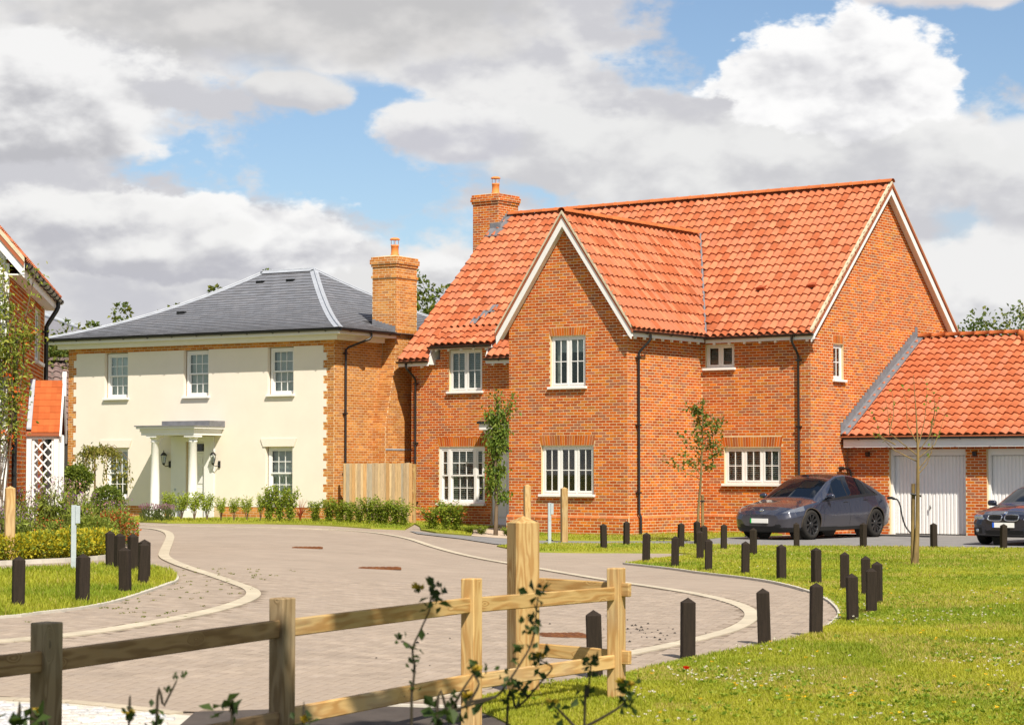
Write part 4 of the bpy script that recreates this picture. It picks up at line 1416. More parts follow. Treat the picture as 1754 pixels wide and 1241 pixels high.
bx('canopy_fascia', FL, -6.93, -5.35, 0.50, 0.005, 2.86, 3.029, M['white'], red)
for a in (-6.88, -5.72):
    m = MB(); m.prism([FL.P(a, 0.008, 2.855), FL.P(a, 0.40, 2.855), FL.P(a, 0.008, 2.45)], Vector((0.06, 0, 0))); m.build('canopy_bracket', M['white'], red)

# ---- roof
rm = MB()
th = 0.10
def slab(pts, dz=-0.012):
    """roof board: polygon in the roof plane and its copy below"""
    n = len(pts)
    t = [(x, y, z + dz) for x, y, z in pts]
    b = [(x, y, z + dz - th) for x, y, z in pts]
    rm.add(t + b, [tuple(range(n)), tuple(reversed(range(n, 2 * n)))] + [(i, i + n, (i + 1) % n + n, (i + 1) % n) for i in range(n)])
zm = zmain
C0 = 3.587
vy = lambda u: (C0 - WS * u) / SL if u >= -1.9 else (C0 - WS * (-3.8 - u)) / SL
slab([(0.32, 3.36, zm(3.36)), (3.58, 3.36, zm(3.36)), (3.58, VR, ZR), (-1.9, VR, ZR), (-1.9, 6.70, zm(6.70))])
slab([(-8.95, 2.98, zm(2.98)), (-8.95, VR, ZR), (-10.08, VR, ZR), (-10.08, 2.98, zm(2.98))][::-1])
slab([(-8.949, 4.0, zm(4.0)), (-6.851, 4.0, zm(4.0)), (-6.851, VR, ZR), (-8.949, VR, ZR)])
slab([(-9.0, 3.10, 5.36), (-6.80, 3.10, 5.36), (-6.80, 4.02, zm(4.02)), (-9.0, 4.02, zm(4.02))])
slab([(-6.85, 2.98, zm(2.98)), (-3.9, 2.98, zm(2.98)), (-3.9, vy(-3.9), zm(vy(-3.9))), (-1.901, 6.70, zm(6.70)), (-1.901, VR, ZR), (-6.85, VR, ZR)])
slab([(3.58, VR + .001, ZR), (3.58, 12.8, ZR - SL * 4.74), (-10.08, 12.8, ZR - SL * 4.74), (-10.08, VR + .001, ZR)], 0.03)
slab([(0.30, -0.25, 5.35), (0.30, vy(0.30), 5.35), (-1.9, vy(-1.9), 8.47), (-1.9, -0.25, 8.47)])
slab([(-1.901, -0.25, 8.47), (-1.901, vy(-1.9), 8.47), (-4.1, vy(-4.1), 5.35), (-4.1, -0.25, 5.35)])
roof = rm.build('roof', mat('roof_boards', (0.30, 0.09, 0.04), 0.9), red)
tw, tg = 13.70 / 58, 6.945 / 20
up = Vector((0, 1, SL)).normalized()
o_e = Vector((-10.10, 2.98, zm(2.98)))
TL = [Tiles(o_e, (1, 0, 0), up, w=tw, g=tg) for _ in range(4)]
for i in range(58):
    uc = -10.10 + (i + .5) * tw
    for j in range(20):
        k = 0 if uc < -8.95 else 1 if uc < -6.85 else 2 if uc < -1.9 else 3
        vtop = 2.98 + (j + 1) * tg * up.y
        if k == 2 and uc > -3.9 - 0.3 and vtop < vy(uc + 0.15) - 0.05: continue
        if k == 3 and vtop < vy(uc - 0.15) - 0.05: continue
        if k == 1 and vtop < 4.0: continue
        if k == 3 and vtop < 3.36: continue
        if -9.9 > uc - 0.9 and False: continue
        if uc < -9.72 and vtop > 7.75 and vtop < 8.7 and uc < -9.80: continue
        TL[k].put(i, j)
TL[0].build(red, roof, label='orange clay pantiles left of the window')
TL[1].build(red, roof, planes=[((0, 3.97, 0), (0, -1, 0))], label='orange clay pantiles above the raised eaves')
TS = Tiles((-9.02, 3.08, 5.37), (1, 0, 0), Vector((0, .95, zm(4.03) - 5.37)), w=tw, g=.36)
for i in range(10):
    for j in range(3): TS.put(i, j)
TS.build(red, roof, label='short pantiles of the raised eaves')
nl = Vector((-WS, SL, 0)).normalized()
pl_l = ((-4.1, vy(-4.1), 0), -nl)
TL[2].build(red, roof, planes=[pl_l], label='orange clay pantiles left of the wing')
nr = Vector((WS, SL, 0)).normalized()
TL[3].build(red, roof, 240, score=lambda p: -p[0] * 0.4 + p[1], singles_ok=lambda p: p[0] > 11.0 and p[1] > 0.75,
            planes=[((0.3, vy(0.3), 0), -nr), ((0, 3.33, 0), (0, -1, 0))], label='orange clay pantiles right of the wing')
bR = Vector((-1, 0, WS)).normalized()
TR = Tiles((0.30, -0.26, 5.35), (0, 1, 0), bR, w=tw, g=3.817 / 11)
for i in range(31):
    for j in range(11):
        vlo = -0.26 + i * tw
        uhi = 0.30 + bR.x * (j) * 3.817 / 11
        if vlo < vy(uhi + bR.x * .35) + .1: TR.put(i, j)
TR.build(red, roof, 60, score=lambda p: p[0] + p[1], singles_ok=lambda p: p[0] < 2.6, planes=[((0.3, vy(0.3), 0), nr)], label='orange clay pantiles on the wing')
bL = Vector((1, 0, WS)).normalized()
TLw = Tiles((-4.10, 7.0, 5.35), (0, -1, 0), bL, w=tw, g=3.817 / 11)
for i in range(31):
    for j in range(11): TLw.put(i, j)
TLw.build(red, roof, planes=[((-4.1, vy(-4.1), 0), nl), ((0, -0.26, 0), (0, -1, 0))], label='orange clay pantiles on the far slope of the wing')
ridge_tiles(red, (3.60, VR, ZR + 0.07), (-9.72, VR, ZR + 0.07), 0.12, 0.45)
ridge_tiles(red, (-1.9, -0.27, 8.54), (-1.9, 6.55, 8.54), 0.12, 0.45)
# lead valley and clips
vm = MB()
for s in (1, -1):
    a = Vector((0.32 if s > 0 else -4.12, vy(0.32), zm(vy(0.32)) + 0.055)); b = Vector((-1.9, vy(-1.9), zm(vy(-1.9)) + 0.065))
    vm.tube([a, b], 0.035, 6)
vm.build('valley', M['lead'], red)
lt = MB()
for (u, v) in ((-8.25, 4.05), (-8.05, 4.25), (-7.85, 4.42), (-5.05, 4.55), (-4.85, 4.75)):
    p = Vector((u, v, zm(v) + 0.07)); q = up * 0.34
    lt.add([p, p + Vector((.24, 0, 0)), p + Vector((.24, 0, 0)) + q, p + q], [(0, 1, 2, 3)])
lt.build('lead_slates', M['lead'], red)
ventmat = mat('vent_tile', (0.30, 0.06, 0.02), 0.8)
for u in (1.15, 2.72):
    vt = MB()
    v = 4.68
    p = Vector((u, v, zm(v) + 0.05)); q = up * 0.22; n_ = Vector((0, -SL, 1)).normalized() * 0.09
    vt.add([p, p + Vector((.24, 0, 0)), p + Vector((.24, 0, 0)) + q, p + q, p + n_, p + Vector((.24, 0, 0)) + n_], [(0, 1, 5, 4), (4, 5, 2, 3), (0, 4, 3), (1, 2, 5)])
    vt.build('roof_vent', ventmat, red)

# bargeboards, soffits and mortared verges
def verge(pl, d, ends, apex, name='bargeboard', depth=0.27, zoff=-0.02):
    for (a, z), foot in ends:
        ax, az = apex
        m = MB()
        sgn = 1 if a > ax else -1
        t = (az - z) / abs(a - ax)
        zt = lambda q: az + zoff - t * abs(q - ax)
        dv = depth
        rake_board(m, pl, [(a, zt(a)), (ax, az + zoff), (ax, az + zoff - dv), (a - sgn * 0.10, zt(a - sgn * .10) - dv), (a - sgn * .02, zt(a) - dv * 0.86)], d, d - 0.03)
        m.build(name, M['white'], red)
        m = MB()
        rake_board(m, pl, [(a, zt(a) + 0.002), (ax, az + zoff + 0.002), (ax, az + zoff + 0.085), (a, zt(a) + 0.085)], d + 0.035, d - 0.05)
        m.build('verge_mortar', M['cream'], red)
        m = MB()
        rake_board(m, pl, [(a - sgn * 0.1, zt(a - sgn * .1) - dv + 0.05), (ax, az + zoff - dv + 0.05), (ax, az + zoff - dv + 0.07), (a - sgn * .1, zt(a - sgn * .1) - dv + .07)], d - 0.031, 0.012)
        m.build('soffit', M['white'], red)
verge(FW, 0.23, [((0.28, 5.38), 1), ((-4.08, 5.38), 1)], (-1.9, 8.47), depth=0.34)
verge(RG, 0.20, [((3.36, 5.32), 1), ((12.76, 5.32), 1)], (VR, ZR), depth=0.29)
# clips along the verge
cm = MB()
cm.tube([(0, 0, 0), (0, 0, 0.05), (0.03, 0, 0.08)], 0.012, 5)
cme = cm.mesh('verge_clip', M['cream'])
for j in range(1, 19):
    v = 3.36 + (VR - 3.36) * j / 19
    link('verge_clip', cme, red, (3.56, v, zm(v) + 0.04))
for j in range(1, 11):
    u = 0.28 - 2.18 * j / 11
    link('verge_clip', cme, red, (u, -0.25, zwing(u) + 0.04))

# eaves: fascia, rafter feet, gutters
def eaves(p0, p1, out, z, feet=0.42, parent=red, h=0.15, gut=True, gz=0.0):
    p0 = Vector((p0[0], p0[1], 0)); p1 = Vector((p1[0], p1[1], 0)); o = Vector((out[0], out[1], 0))
    d = (p1 - p0).normalized(); L = (p1 - p0).length
    m = MB()
    a = p0 + Vector((0, 0, z - h)); b = p1 + Vector((0, 0, z)) - o * 0.025
    m.box(a, b)
    f = m.build('fascia', M['white'], parent)
    mm = MB(); mm.box((-0.03, -0.03, 0), (0.03, 0.03, 0.055)); me = mm.mesh('rafter_foot', M['white'])
    n = int(L / feet)
    for i in range(n):
        q = p0 + d * (L * (i + .5) / n) - o * 0.06
        link('rafter_foot', me, f, (q.x, q.y, z - h - 0.052))
    m = MB()
    m.box(p0 - o * 0.026 + Vector((0, 0, z - h + .02)), p1 - o * 0.29 + Vector((0, 0, z - h + 0.035)))
    m.build('soffit', M['white'], parent)
    if gut: gutter(parent, p0 + Vector((0, 0, z + 0.0 + gz)), p1 + Vector((0, 0, z + gz)), o)
eaves((0.30, 3.385), (3.60, 3.385), (0, -1), 5.27)
eaves((0.275, -0.19), (0.275, 3.36), (1, 0), 5.29)
eaves((-10.10, 3.0), (-8.96, 3.0), (0, -1), 4.91)
eaves((-6.84, 3.0), (-3.82, 3.0), (0, -1), 4.91)
eaves((-9.02, 3.11), (-6.72, 3.11), (0, -1), 5.32, h=0.09)
for a in (-8.96, -6.87):
    m = MB(); m.prism([(a, 3.02, 4.80), (a, 3.02, 4.98), (a, 3.14, 5.30), (a, 3.9, 5.80), (a, 3.9, 4.80)], (0.03, 0, 0)); m.build('cheek', M['white'], red)
cl = MB(); cl.tube([(-4.15, 3.3, 5.30), (-4.4, 3.2, 5.28), (-6.7, 3.43, 5.46)][:2], 0.05, 6); cl.build('valley_mortar', M['cream'], red)
downpipe(red, RW, 0.42, 0.05, 5.22, top_d=0.33, lean=0.18, kick=0.50)
downpipe(red, FM, 3.02, 0.05, 5.2, top_d=0.33, lean=-0.05, kick=0.50)
downpipe(red, FL, -9.62, 0.1, 4.86, top_d=0.35, lean=-0.15, kick=0.50)
# cable hook of the charging point on the gable wall
hk = MB()
hk.tube([RG.P(5.02, 0.10, 1.76), RG.P(5.55, 0.10, 1.74), RG.P(5.62, 0.12, 1.70), RG.P(5.66, 0.12, 1.60), RG.P(5.66, 0.1, 1.1)], 0.028, 8)
hk.box(RG.P(5.2, 0.012, 1.70), RG.P(5.32, 0.10, 1.80))
hk.build('cable_holder', M['blackplastic'], red)

# ---------------------------------------------------------------- garage
gar = thing('garage', 'brick double garage with hipped pantile roof and white ribbed doors', 'garage', (RO[0], RO[1], 0), -TH)
FG = Plane('f', 5.70)
GE = 10.9
H_G = [(4.58, 6.77, -.3, 2.27), (7.36, 9.55, -.3, 2.27)]
w = MB()
wall_slab(w, FG, 3.35, GE, -0.3, 2.45, H_G, th=0.22)
wall_slab(w, Plane('r', GE), 5.92, 14.2, -0.3, 2.45)
wall_slab(w, Plane('b', 14.42), 3.35, GE, -0.3, 2.45)
gw = w.build('wall', M['mortar'], gar)
BG = Bricks(PAL_RED)
BG.wall(FG, lambda z: (3.35, GE), 0.0, 2.45, H_G, phase=0.05, keep=lambda a, z: True)
BG.wall(Plane('r', GE), lambda z: (5.7, 14.4), 0.0, 2.45)
BG.build(gw, 300, 'red brickwork of the garage', score=lambda t: t[1])
GS = 0.606
zg = lambda v: 2.62 + GS * (v - 5.3)
rm = MB(); th = 0.08
slab([(3.36, 5.3, zg(5.3)), (11.2, 5.3, zg(5.3)), (6.5, 10.0, zg(10)), (3.36, 10.0, zg(10))])
slab([(11.201, 5.3, zg(5.3)), (11.201, 14.7, zg(5.3)), (6.501, 10.0, zg(10))])
slab([(6.5, 10.001, zg(10)), (11.2, 14.7, zg(5.3)), (3.36, 14.7, zg(5.3)), (3.36, 10.001, zg(10))])
groof_o = rm.build('roof', mat('garage_roof_boards', (0.45, 0.13, 0.05), 0.9), gar)
upg = Vector((0, 1, GS)).normalized()
gg = 5.496 / 16
TG = Tiles((3.40, 5.3, zg(5.3)), (1, 0, 0), upg, w=tw, g=gg)
for i in range(33):
    for j in range(16):
        if 3.40 + i * tw + (5.3 + j * gg * upg.y) < 16.5: TG.put(i, j)
hipn = Vector((1, 1, 0)).normalized()
TG.build(gar, groof_o, 300, score=lambda p: p[1] + 0.2 * p[0], singles_ok=lambda p: p[0] + p[1] * .86 < 6.6 and p[0] < 5.4,
         planes=[((6.5, 10, 0), hipn), ((0, 10.0, 0), (0, 1, 0))], label='orange clay pantiles of the garage')
ridge_tiles(gar, (3.42, 10.0, zg(10) + .07), (6.5, 10.0, zg(10) + .07), 0.12, 0.45)
ridge_tiles(gar, (6.5, 10.0, zg(10) + .06), (11.2, 5.3, zg(5.3) + .07), 0.12, 0.45, name='hip_tile')
eaves((3.42, 5.32), (11.2, 5.32), (0, -1), 2.56, parent=gar, feet=99, h=0.25, gz=0.02)
lf = MB()
lf.prism([(3.352, 5.28, zg(5.28) + .05), (3.352, 10.0, zg(10.0) + .05), (3.352, 10.0, zg(10) + .075), (3.352, 5.28, zg(5.28) + .075)], (0.22, 0, 0))
nst = 30
for i in range(nst):
    v = 5.3 + (10.0 - 5.3) * i / nst
    lf.box((3.352, v, zg(v) + 0.02), (3.362, v + 4.7 / nst, zg(v) + 0.36 + (0.06 if i == nst - 1 else 0)))
lf.build('lead_flashing', M['lead'], gar)
for a0, a1, _, zt in H_G:
    m = MB()
    m.box(FG.P(a0, -0.10, 0), FG.P(a0 + 0.06, -0.22, zt)); m.box(FG.P(a1 - .06, -0.10, 0), FG.P(a1, -0.22, zt)); m.box(FG.P(a0 + .06, -0.10, zt - .18), FG.P(a1 - .06, -0.22, zt))
    d = m.build('garage_door', M['white'], gar)
    m = MB()
    x = a0 + .07
    n = 20
    stp = (a1 - a0 - .14) / n
    for i in range(n):       # pressed steel ribs
        x0 = a0 + .07 + i * stp
        m.prism([FG.P(x0, -.215, 0.03), FG.P(x0 + stp * .12, -.235, 0.03), FG.P(x0 + stp * .30, -.235, 0.03), FG.P(x0 + stp * .42, -.215, 0.03), FG.P(x0 + stp * .999, -.215, .03), FG.P(x0 + stp * .999, -.25, .03), FG.P(x0, -.25, .03)], (0, 0, zt - .18 - .04))
    m.build('door_leaf', M['white'], d)
    m = MB()
    c = (a0 + a1) / 2
    m.tube([FG.P(c, -.215, 0.72), FG.P(c, -.15, 0.72)], 0.014, 8); m.tube([FG.P(c - .0, -.155, 0.66), FG.P(c, -.155, 0.78)], 0.014, 8)
    m.build('door_handle', M['blackplastic'], d)
    bx('interior_back', FG, a0, a1, -.30, -.32, 0, zt, M['interior'], d)
for a in (3.98, 7.06):
    m = MB()
    m.box(FG.P(a - .035, 0.012, 2.08), FG.P(a + .035, 0.05, 2.20)); m.prism([FG.P(a - .05, 0.05, 2.20), FG.P(a - .05, 0.14, 2.18), FG.P(a - .05, 0.10, 2.06), FG.P(a - .05, 0.05, 2.06)], (0.10, 0, 0))
    m.build('wall_lamp', M['blackplastic'], gar)
# ---------------------------------------------------------------- the cream rendered house
TC = R(31.0)
CO = (-5.368, 63.5)
Z0 = 0.22
def cw(u, v):
    return (CO[0] + u * math.cos(TC) + v * math.sin(TC), CO[1] - u * math.sin(TC) + v * math.cos(TC))
cre = thing('rendered_house', 'detached cream rendered house with grey slate hipped roof and columned porch', 'house', (CO[0], CO[1], 0), -TC)
UL, UR = -9.97, 0.25
CF = Plane('f', 0.0)
CR = Plane('r', UR)
H_C = [(-8.47, -7.53, 3.93, 5.325), (-5.33, -4.37, 3.93, 5.325), (-2.15, -1.20, 3.93, 5.325), (-2.22, -1.22, 0.86, 2.39), (-8.47, -7.50, 0.86, 2.39), (-5.20, -4.50, 0.0, 2.60)]
w = MB()
wall_slab(w, CF, UL, UR, -0.2, 5.75, H_C)
wall_slab(w, CR, 0.25, 10.0, -0.2, 5.75)
wall_slab(w, Plane('l', UL), 0.25, 10.0, -0.2, 5.75)
wall_slab(w, Plane('b', 10.25), UL, UR, -0.2, 5.75)
cwall = w.build('wall', M['mortar'], cre)
PR = Plane('f', -0.015)
rn = MB()
wall_slab(rn, PR, -9.60, -0.15, 0.62, 5.325, H_C, th=0.0148)
k = 0
z = 0.62
BC = Bricks(PAL_ORANGE)
while z < 5.32:
    z1 = min(z + 0.225, 5.325)
    r_ = -0.02 if k % 2 else -0.13
    l_ = -9.74 if k % 2 else -9.63
    rn.box(PR.P(-0.1499, 0, z), PR.P(r_, -0.0148, z1 - .0001)); rn.box(PR.P(l_, 0, z), PR.P(-9.6001, -0.0148, z1 - .0001))
    BC.wall(CF, lambda q: (r_ + .004, UR), z, z1, d=0.004, phase=0.02)
    BC.wall(CF, lambda q: (UL, l_ - .004), z, z1, d=0.004, phase=0.09)
    z = z1; k += 1
rn.build('render', M['render'], cre)
BC.wall(CF, lambda q: (UL, UR), -0.05, 0.62, [(-5.9, -3.9, -1, 2)], d=0.004, phase=0.04)
BC.wall(CF, lambda q: (UL, UR), 5.325, 5.475, d=0.004, phase=0.1)
BC.wall(CR, lambda q: (0.0, 10.0), -0.05, 5.5, [(2.45, 3.75, -1, 6), (4.5, 10, -1, 4.0)], d=0.003, phase=0.13, keep=lambda a, z: a < 2.4)
# chimney breast that widens downwards, then the stack through the eaves
VB0, VB1 = 2.50, 3.62
UB = 0.72
cb = MB()
zz = [-0.2, 2.95, 4.9, 5.9]
vv = [1.95, 1.95, 2.45, VB0]
for i in range(3):
    a, b = vv[i], vv[i + 1]
    cb.add([(UR - .05, a, zz[i]), (UB, a, zz[i]), (UB, VB1, zz[i]), (UR - .05, VB1, zz[i]), (UR - .05, b, zz[i + 1]), (UB, b, zz[i + 1]), (UB, VB1, zz[i + 1]), (UR - .05, VB1, zz[i + 1])],
           [(0, 1, 5, 4), (1, 2, 6, 5), (2, 3, 7, 6), (3, 0, 4, 7), (4, 5, 6, 7)])
cb.build('chimney_breast', M['mortar'], cre)
vfr = lambda z: float(np.interp(z, zz, vv))
for r in range(78):
    za = -0.05 + r * 0.075 + .005
    if za > 5.85: break
    pl = Plane('f', vfr(za))
    off = 0.1125 if r % 2 else 0.0
    x = UR + 0.008
    while x < UB - .02:
        x1 = min(x + (0.215 if off == 0 else 0.105), UB)
        BC.brick(pl, x, x1, za, za + .064, 0.003)
        off = 0.0
        x = x1 + .01
BC.wall(Plane('r', UB), lambda q: (vfr(q), VB1), -0.05, 5.85, d=0.004, phase=0.07, keep=lambda a, z: z > 2.0)
bx('lead_ledge', Plane('r', UB), 1.96, VB1, 0.02, 0.0, 2.30, 2.34, M['leadpale'], cre)
chm = chimney(cre, BC, (UB - 0.86 + UB) / 2, (VB0 + VB1) / 2, 0.43, 0.56, 5.86, 8.10, bands=(0.32,))
BC.build(cwall, 300, 'orange brickwork with pale joints', score=lambda t: -t[2])

# windows
for (a0, a1, z0, z1) in H_C[:3]:
    window(cre, CF, a0 + .04, a1, z0, z1 - .02, lights=1, cols=3, rows=2, sash=True, recess=0.10, frame=0.075, behind='grey', sill=0.10, sillover=0.06)
window(cre, CF, -2.18, -1.22, 0.86, 2.39, lights=1, cols=3, rows=2, sash=True, recess=0.10, frame=0.075, behind='grey', sill=0.10)
window(cre, CF, -8.43, -7.50, 0.86, 2.39, lights=1, cols=3, rows=2, sash=True, recess=0.10, frame=0.075, behind='halfgrey', sill=0.10)
for a0, a1 in ((-2.24, -1.20), (-8.49, -7.48)):
    m = MB()
    m.prism([CF.P(a0 - .05, 0.016, 2.40), CF.P(a1 + .05, 0.016, 2.40), CF.P(a1 + .14, 0.016, 2.63), CF.P(a0 - .14, 0.016, 2.63)], (0, -0.03, 0))
    m.build('lintel', M['render'], cre)
for (a0, a1, z0, z1) in H_C[:5]:
    m = MB()      # painted reveals
    m.box(CF.P(a0 + .001, -0.001, z0), CF.P(a0 + .012, -0.10, z1)); 
    m.build('reveal', M['render'], cre)

# front door and white surround
m = MB()
m.box(CF.P(-5.77, 0.045, 0.15), CF.P(-5.205, 0.0151, 2.72)); m.box(CF.P(-4.495, 0.045, 0.15), CF.P(-4.12, 0.0151, 2.72)); m.box(CF.P(-5.205, 0.045, 2.56), CF.P(-4.495, 0.0151, 2.72))
m.box(CF.P(-5.20, -0.06, 0.2), CF.P(-5.14, -.15, 2.58)); m.box(CF.P(-4.56, -0.06, 0.2), CF.P(-4.50, -.15, 2.58)); m.box(CF.P(-5.14, -0.06, 2.50), CF.P(-4.56, -.15, 2.58)); m.box(CF.P(-5.14, -0.06, 2.22), CF.P(-4.56, -.15, 2.27))
cdoor = m.build('door', M['white'], cre)
bx('door_leaf', CF, -5.138, -4.562, -0.09, -0.13, 0.2, 2.218, M['white'], cdoor)
for z0, z1 in ((0.35, 0.85), (1.0, 1.2), (1.3, 1.5), (1.6, 1.8), (1.9, 2.1)):
    bx('door_panel', CF, -5.05, -4.65, -0.075, -0.0895, z0, z1, M['white'], cdoor, 0.01)
bx('transom_pane', CF, -5.138, -4.562, -0.10, -0.11, 2.272, 2.498, bpy.data.materials['dark_pane'], cdoor)
m = MB(); m.tube([CF.P(-5.09, -.06, 0.95), CF.P(-5.09, -.06, 1.2)], 0.012, 6); m.tube([CF.P(-5.09, -.05, 1.1), CF.P(-4.99, -.05, 1.1)], 0.010, 6); m.build('door_handle', M['steel'], cdoor)
bx('letterbox', CF, -4.74, -4.62, -0.055, -0.074, 0.92, 1.0, M['steel'], cdoor)
m = MB(); m.tube([CF.P(-5.6, 0.046, 1.12), CF.P(-5.6, .06, 1.12)], 0.04, 10); m.build('doorbell', M['steel'], cdoor)

# porch: two columns carry a moulded entablature with a lead top
por = MB()
por.box((-5.88, -1.30, 2.74), (-3.86, -0.016, 2.84)); por.box((-5.91, -1.33, 2.84), (-3.83, -0.016, 2.93)); por.box((-5.99, -1.41, 2.93), (-3.76, -0.016, 2.995))
porch = por.build('porch_canopy', M['white'], cre)
m = MB(); m.box((-6.03, -1.45, 2.996), (-3.73, -0.016, 3.03)); m.box((-5.55, -0.75, 3.031), (-3.73, -0.016, 3.17)); m.build('lead_top', M['lead'], porch)
colm = MB()
colm.box((-0.21, -0.21, 0.10), (0.21, 0.21, 0.52))
colm.lathe([(0.19, 0.52), (0.19, 0.56), (0.165, 0.58), (0.175, 0.61), (0.145, 0.65), (0.138, 0.70), (0.138, 1.2), (0.115, 2.52), (0.135, 2.54), (0.135, 2.56), (0.12, 2.57), (0.12, 2.61), (0.165, 2.67), (0.17, 2.68)], 20)
colm.box((-0.19, -0.19, 2.68), (0.19, 0.19, 2.739))
cme = colm.mesh('column', M['white'])
for u in (-5.50, -4.06): link('column', cme, cre, (u, -1.10, 0))
bx('porch_step', CF, -6.0, -3.8, 1.45, 0.02, -0.1, 0.21, M['slabs'], cre)

def lantern(u):
    m = MB()
    m.box(CF.P(u + .10, 0.016, 1.78), CF.P(u + .17, 0.05, 1.98))
    m.tube([CF.P(u + .13, 0.05, 1.84), CF.P(u + .06, 0.14, 1.82), CF.P(u, 0.16, 1.88)], 0.014, 6)
    c = CF.P(u, 0.16, 1.90)
    m.lathe([(0.012, -.05), (0.05, 0.0), (0.05, .02)], 6, c)
    m.lathe([(0.105, .25), (0.10, .27), (0.05, .33), (0.015, .35), (0.012, .40), (0.0, .41)], 6, c)
    for k in range(6):
        t = math.pi * k / 3
        m.tube([(c[0] + math.cos(t) * .05, c[1] + math.sin(t) * .05, c[2] + .02), (c[0] + math.cos(t) * .088, c[1] + math.sin(t) * .088, c[2] + .25)], 0.006, 4)
    l = m.build('wall_lantern', M['blackplastic'], cre)
    g = MB(); g.lathe([(0.045, .02), (0.082, .25)], 6, c, smooth=False); g.build('lantern_glass', M['glass'], l)
lantern(-5.96)
lantern(-4.06)

# ---- eaves
for a, b in (((-10.52, -0.52), (0.80, -0.52)),):
    m = MB(); m.box((-10.50, -0.52, 5.62), (0.80, 0.0, 5.745)); m.box((-10.22, -0.24, 5.475), (0.52, 0.0, 5.619)); m.build('eaves_board', M['white'], cre)
m = MB(); m.box((0.2505, 0.001, 5.62), (0.80, 2.40, 5.745)); m.box((0.2505, 0.001, 5.475), (0.52, 2.20, 5.619)); m.build('eaves_board', M['white'], cre)
m = MB(); m.box((0.2505, 3.65, 5.62), (0.80, 10.5, 5.745)); m.build('eaves_board', M['white'], cre)
m = MB(); m.box((-10.50, 0.001, 5.62), (-9.97, 10.5, 5.745)); m.build('eaves_board', M['white'], cre)
gutter(cre, (-10.55, -0.52, 5.755), (0.83, -0.52, 5.755), (0, -1, 0))
gutter(cre, (0.80, -0.55, 5.755), (0.80, 2.46, 5.755), (1, 0, 0))
gutter(cre, (0.80, 3.68, 5.755), (0.80, 10.5, 5.755), (1, 0, 0))
gutter(cre, (-10.50, 10.5, 5.755), (-10.50, -0.55, 5.755), (-1, 0, 0))
downpipe(cre, CR, 0.48, 0.2, 5.70, top_d=0.60, lean=0.55)

# ---- slates, swept up at the eaves
ZE, HR = 5.775, 2.33
prof = lambda s: ZE + HR * (0.55 * s + 0.45 * s * s)
FV0, FV1 = -0.56, 5.0
RU0, RU1 = 0.83, -4.14
LU0, LU1 = -10.55, -6.15
NR = 27
def slates(kind, name, nsingle=0):
    V = []; Fq = []; C = []; info = []
    for j in range(NR):
        s0, s1 = j / NR, min(1.0, (j + 1.25) / NR)
        def pt(t, s, h):
            if kind == 'front':
                lo, hi = LU0 + (LU1 - LU0) * s, RU0 + (RU1 - RU0) * s
                return (min(max(t, lo), hi), FV0 + (FV1 - FV0) * s, prof(s) + h)
            if kind == 'right':
                lo, hi = FV0 + (FV1 - FV0) * s, 10.56 - (10.56 - FV1) * s
                return (RU0 + (RU1 - RU0) * s, min(max(t, lo), hi), prof(s) + h)
            if kind == 'left':
                lo, hi = FV0 + (FV1 - FV0) * s, 10.56 - (10.56 - FV1) * s
                return (LU0 + (LU1 - LU0) * s, min(max(t, lo), hi), prof(s) + h)
            lo, hi = LU0 + (LU1 - LU0) * s, RU0 + (RU1 - RU0) * s
            return (min(max(t, lo), hi), 10.56 - (10.56 - FV1) * s, prof(s) + h)
        if kind in ('front', 'back'): a, b = LU0 + (LU1 - LU0) * s0, RU0 + (RU1 - RU0) * s0
        else: a, b = FV0 + (FV1 - FV0) * s0, 10.56 - (10.56 - FV1) * s0
        W_ = 0.30
        k = math.floor(a / W_) - 1
        while True:
            t0 = k * W_ + (W_ / 2 if j % 2 else 0) + .002
            t1 = t0 + W_ - .004
            k += 1
            if t0 > b: break
            if t1 < a: continue
            if kind == 'right' and s0 < 0.24 and t1 > 2.52 and t0 < 3.6: continue
            h = 0.030 + rnd.uniform(0, .005)
            q = [pt(t0, s0, h), pt(t1, s0, h), pt(t1, s1, 0.008), pt(t0, s1, 0.008)]
            lip = [pt(t0, s0, h), pt(t1, s0, h), pt(t1, s0, h - .012), pt(t0, s0, h - .012)]
            if abs(q[0][0] - q[1][0]) + abs(q[0][1] - q[1][1]) < 0.02: continue
            n = len(V)
            V += q + lip
            f = [(n, n + 1, n + 2, n + 3), (n + 7, n + 6, n + 5, n + 4)]
            if kind in ('left', 'back'): f = [tuple(reversed(x)) for x in f]
            Fq += f
            c = rnd.uniform(.90, 1.10)
            col = rnd.choice([(0.150, 0.156, 0.178), (0.143, 0.149, 0.170), (0.156, 0.159, 0.178)])
            C += [tuple(x * c for x in col), (0.085, 0.08, 0.078)]
            info.append((n, t0, j))
    return V, Fq, C
rb = MB()
e = 0.0
nn = 8
for i in range(nn):
    s0, s1 = i / nn, (i + 1) / nn
    F_ = lambda s: [(LU0 + (LU1 - LU0) * s, FV0 + (FV1 - FV0) * s, prof(s)), (RU0 + (RU1 - RU0) * s, FV0 + (FV1 - FV0) * s, prof(s)), (RU0 + (RU1 - RU0) * s, 10.56 - (10.56 - FV1) * s, prof(s)), (LU0 + (LU1 - LU0) * s, 10.56 - (10.56 - FV1) * s, prof(s))]
    a, b = F_(s0), F_(s1)
    for q in range(4):
        rb.add([a[q], a[(q + 1) % 4], b[(q + 1) % 4], b[q]], [(0, 1, 2, 3)])
croof = rb.build('roof', mat('slate_boards', (0.05, 0.05, 0.055), 0.9), cre)
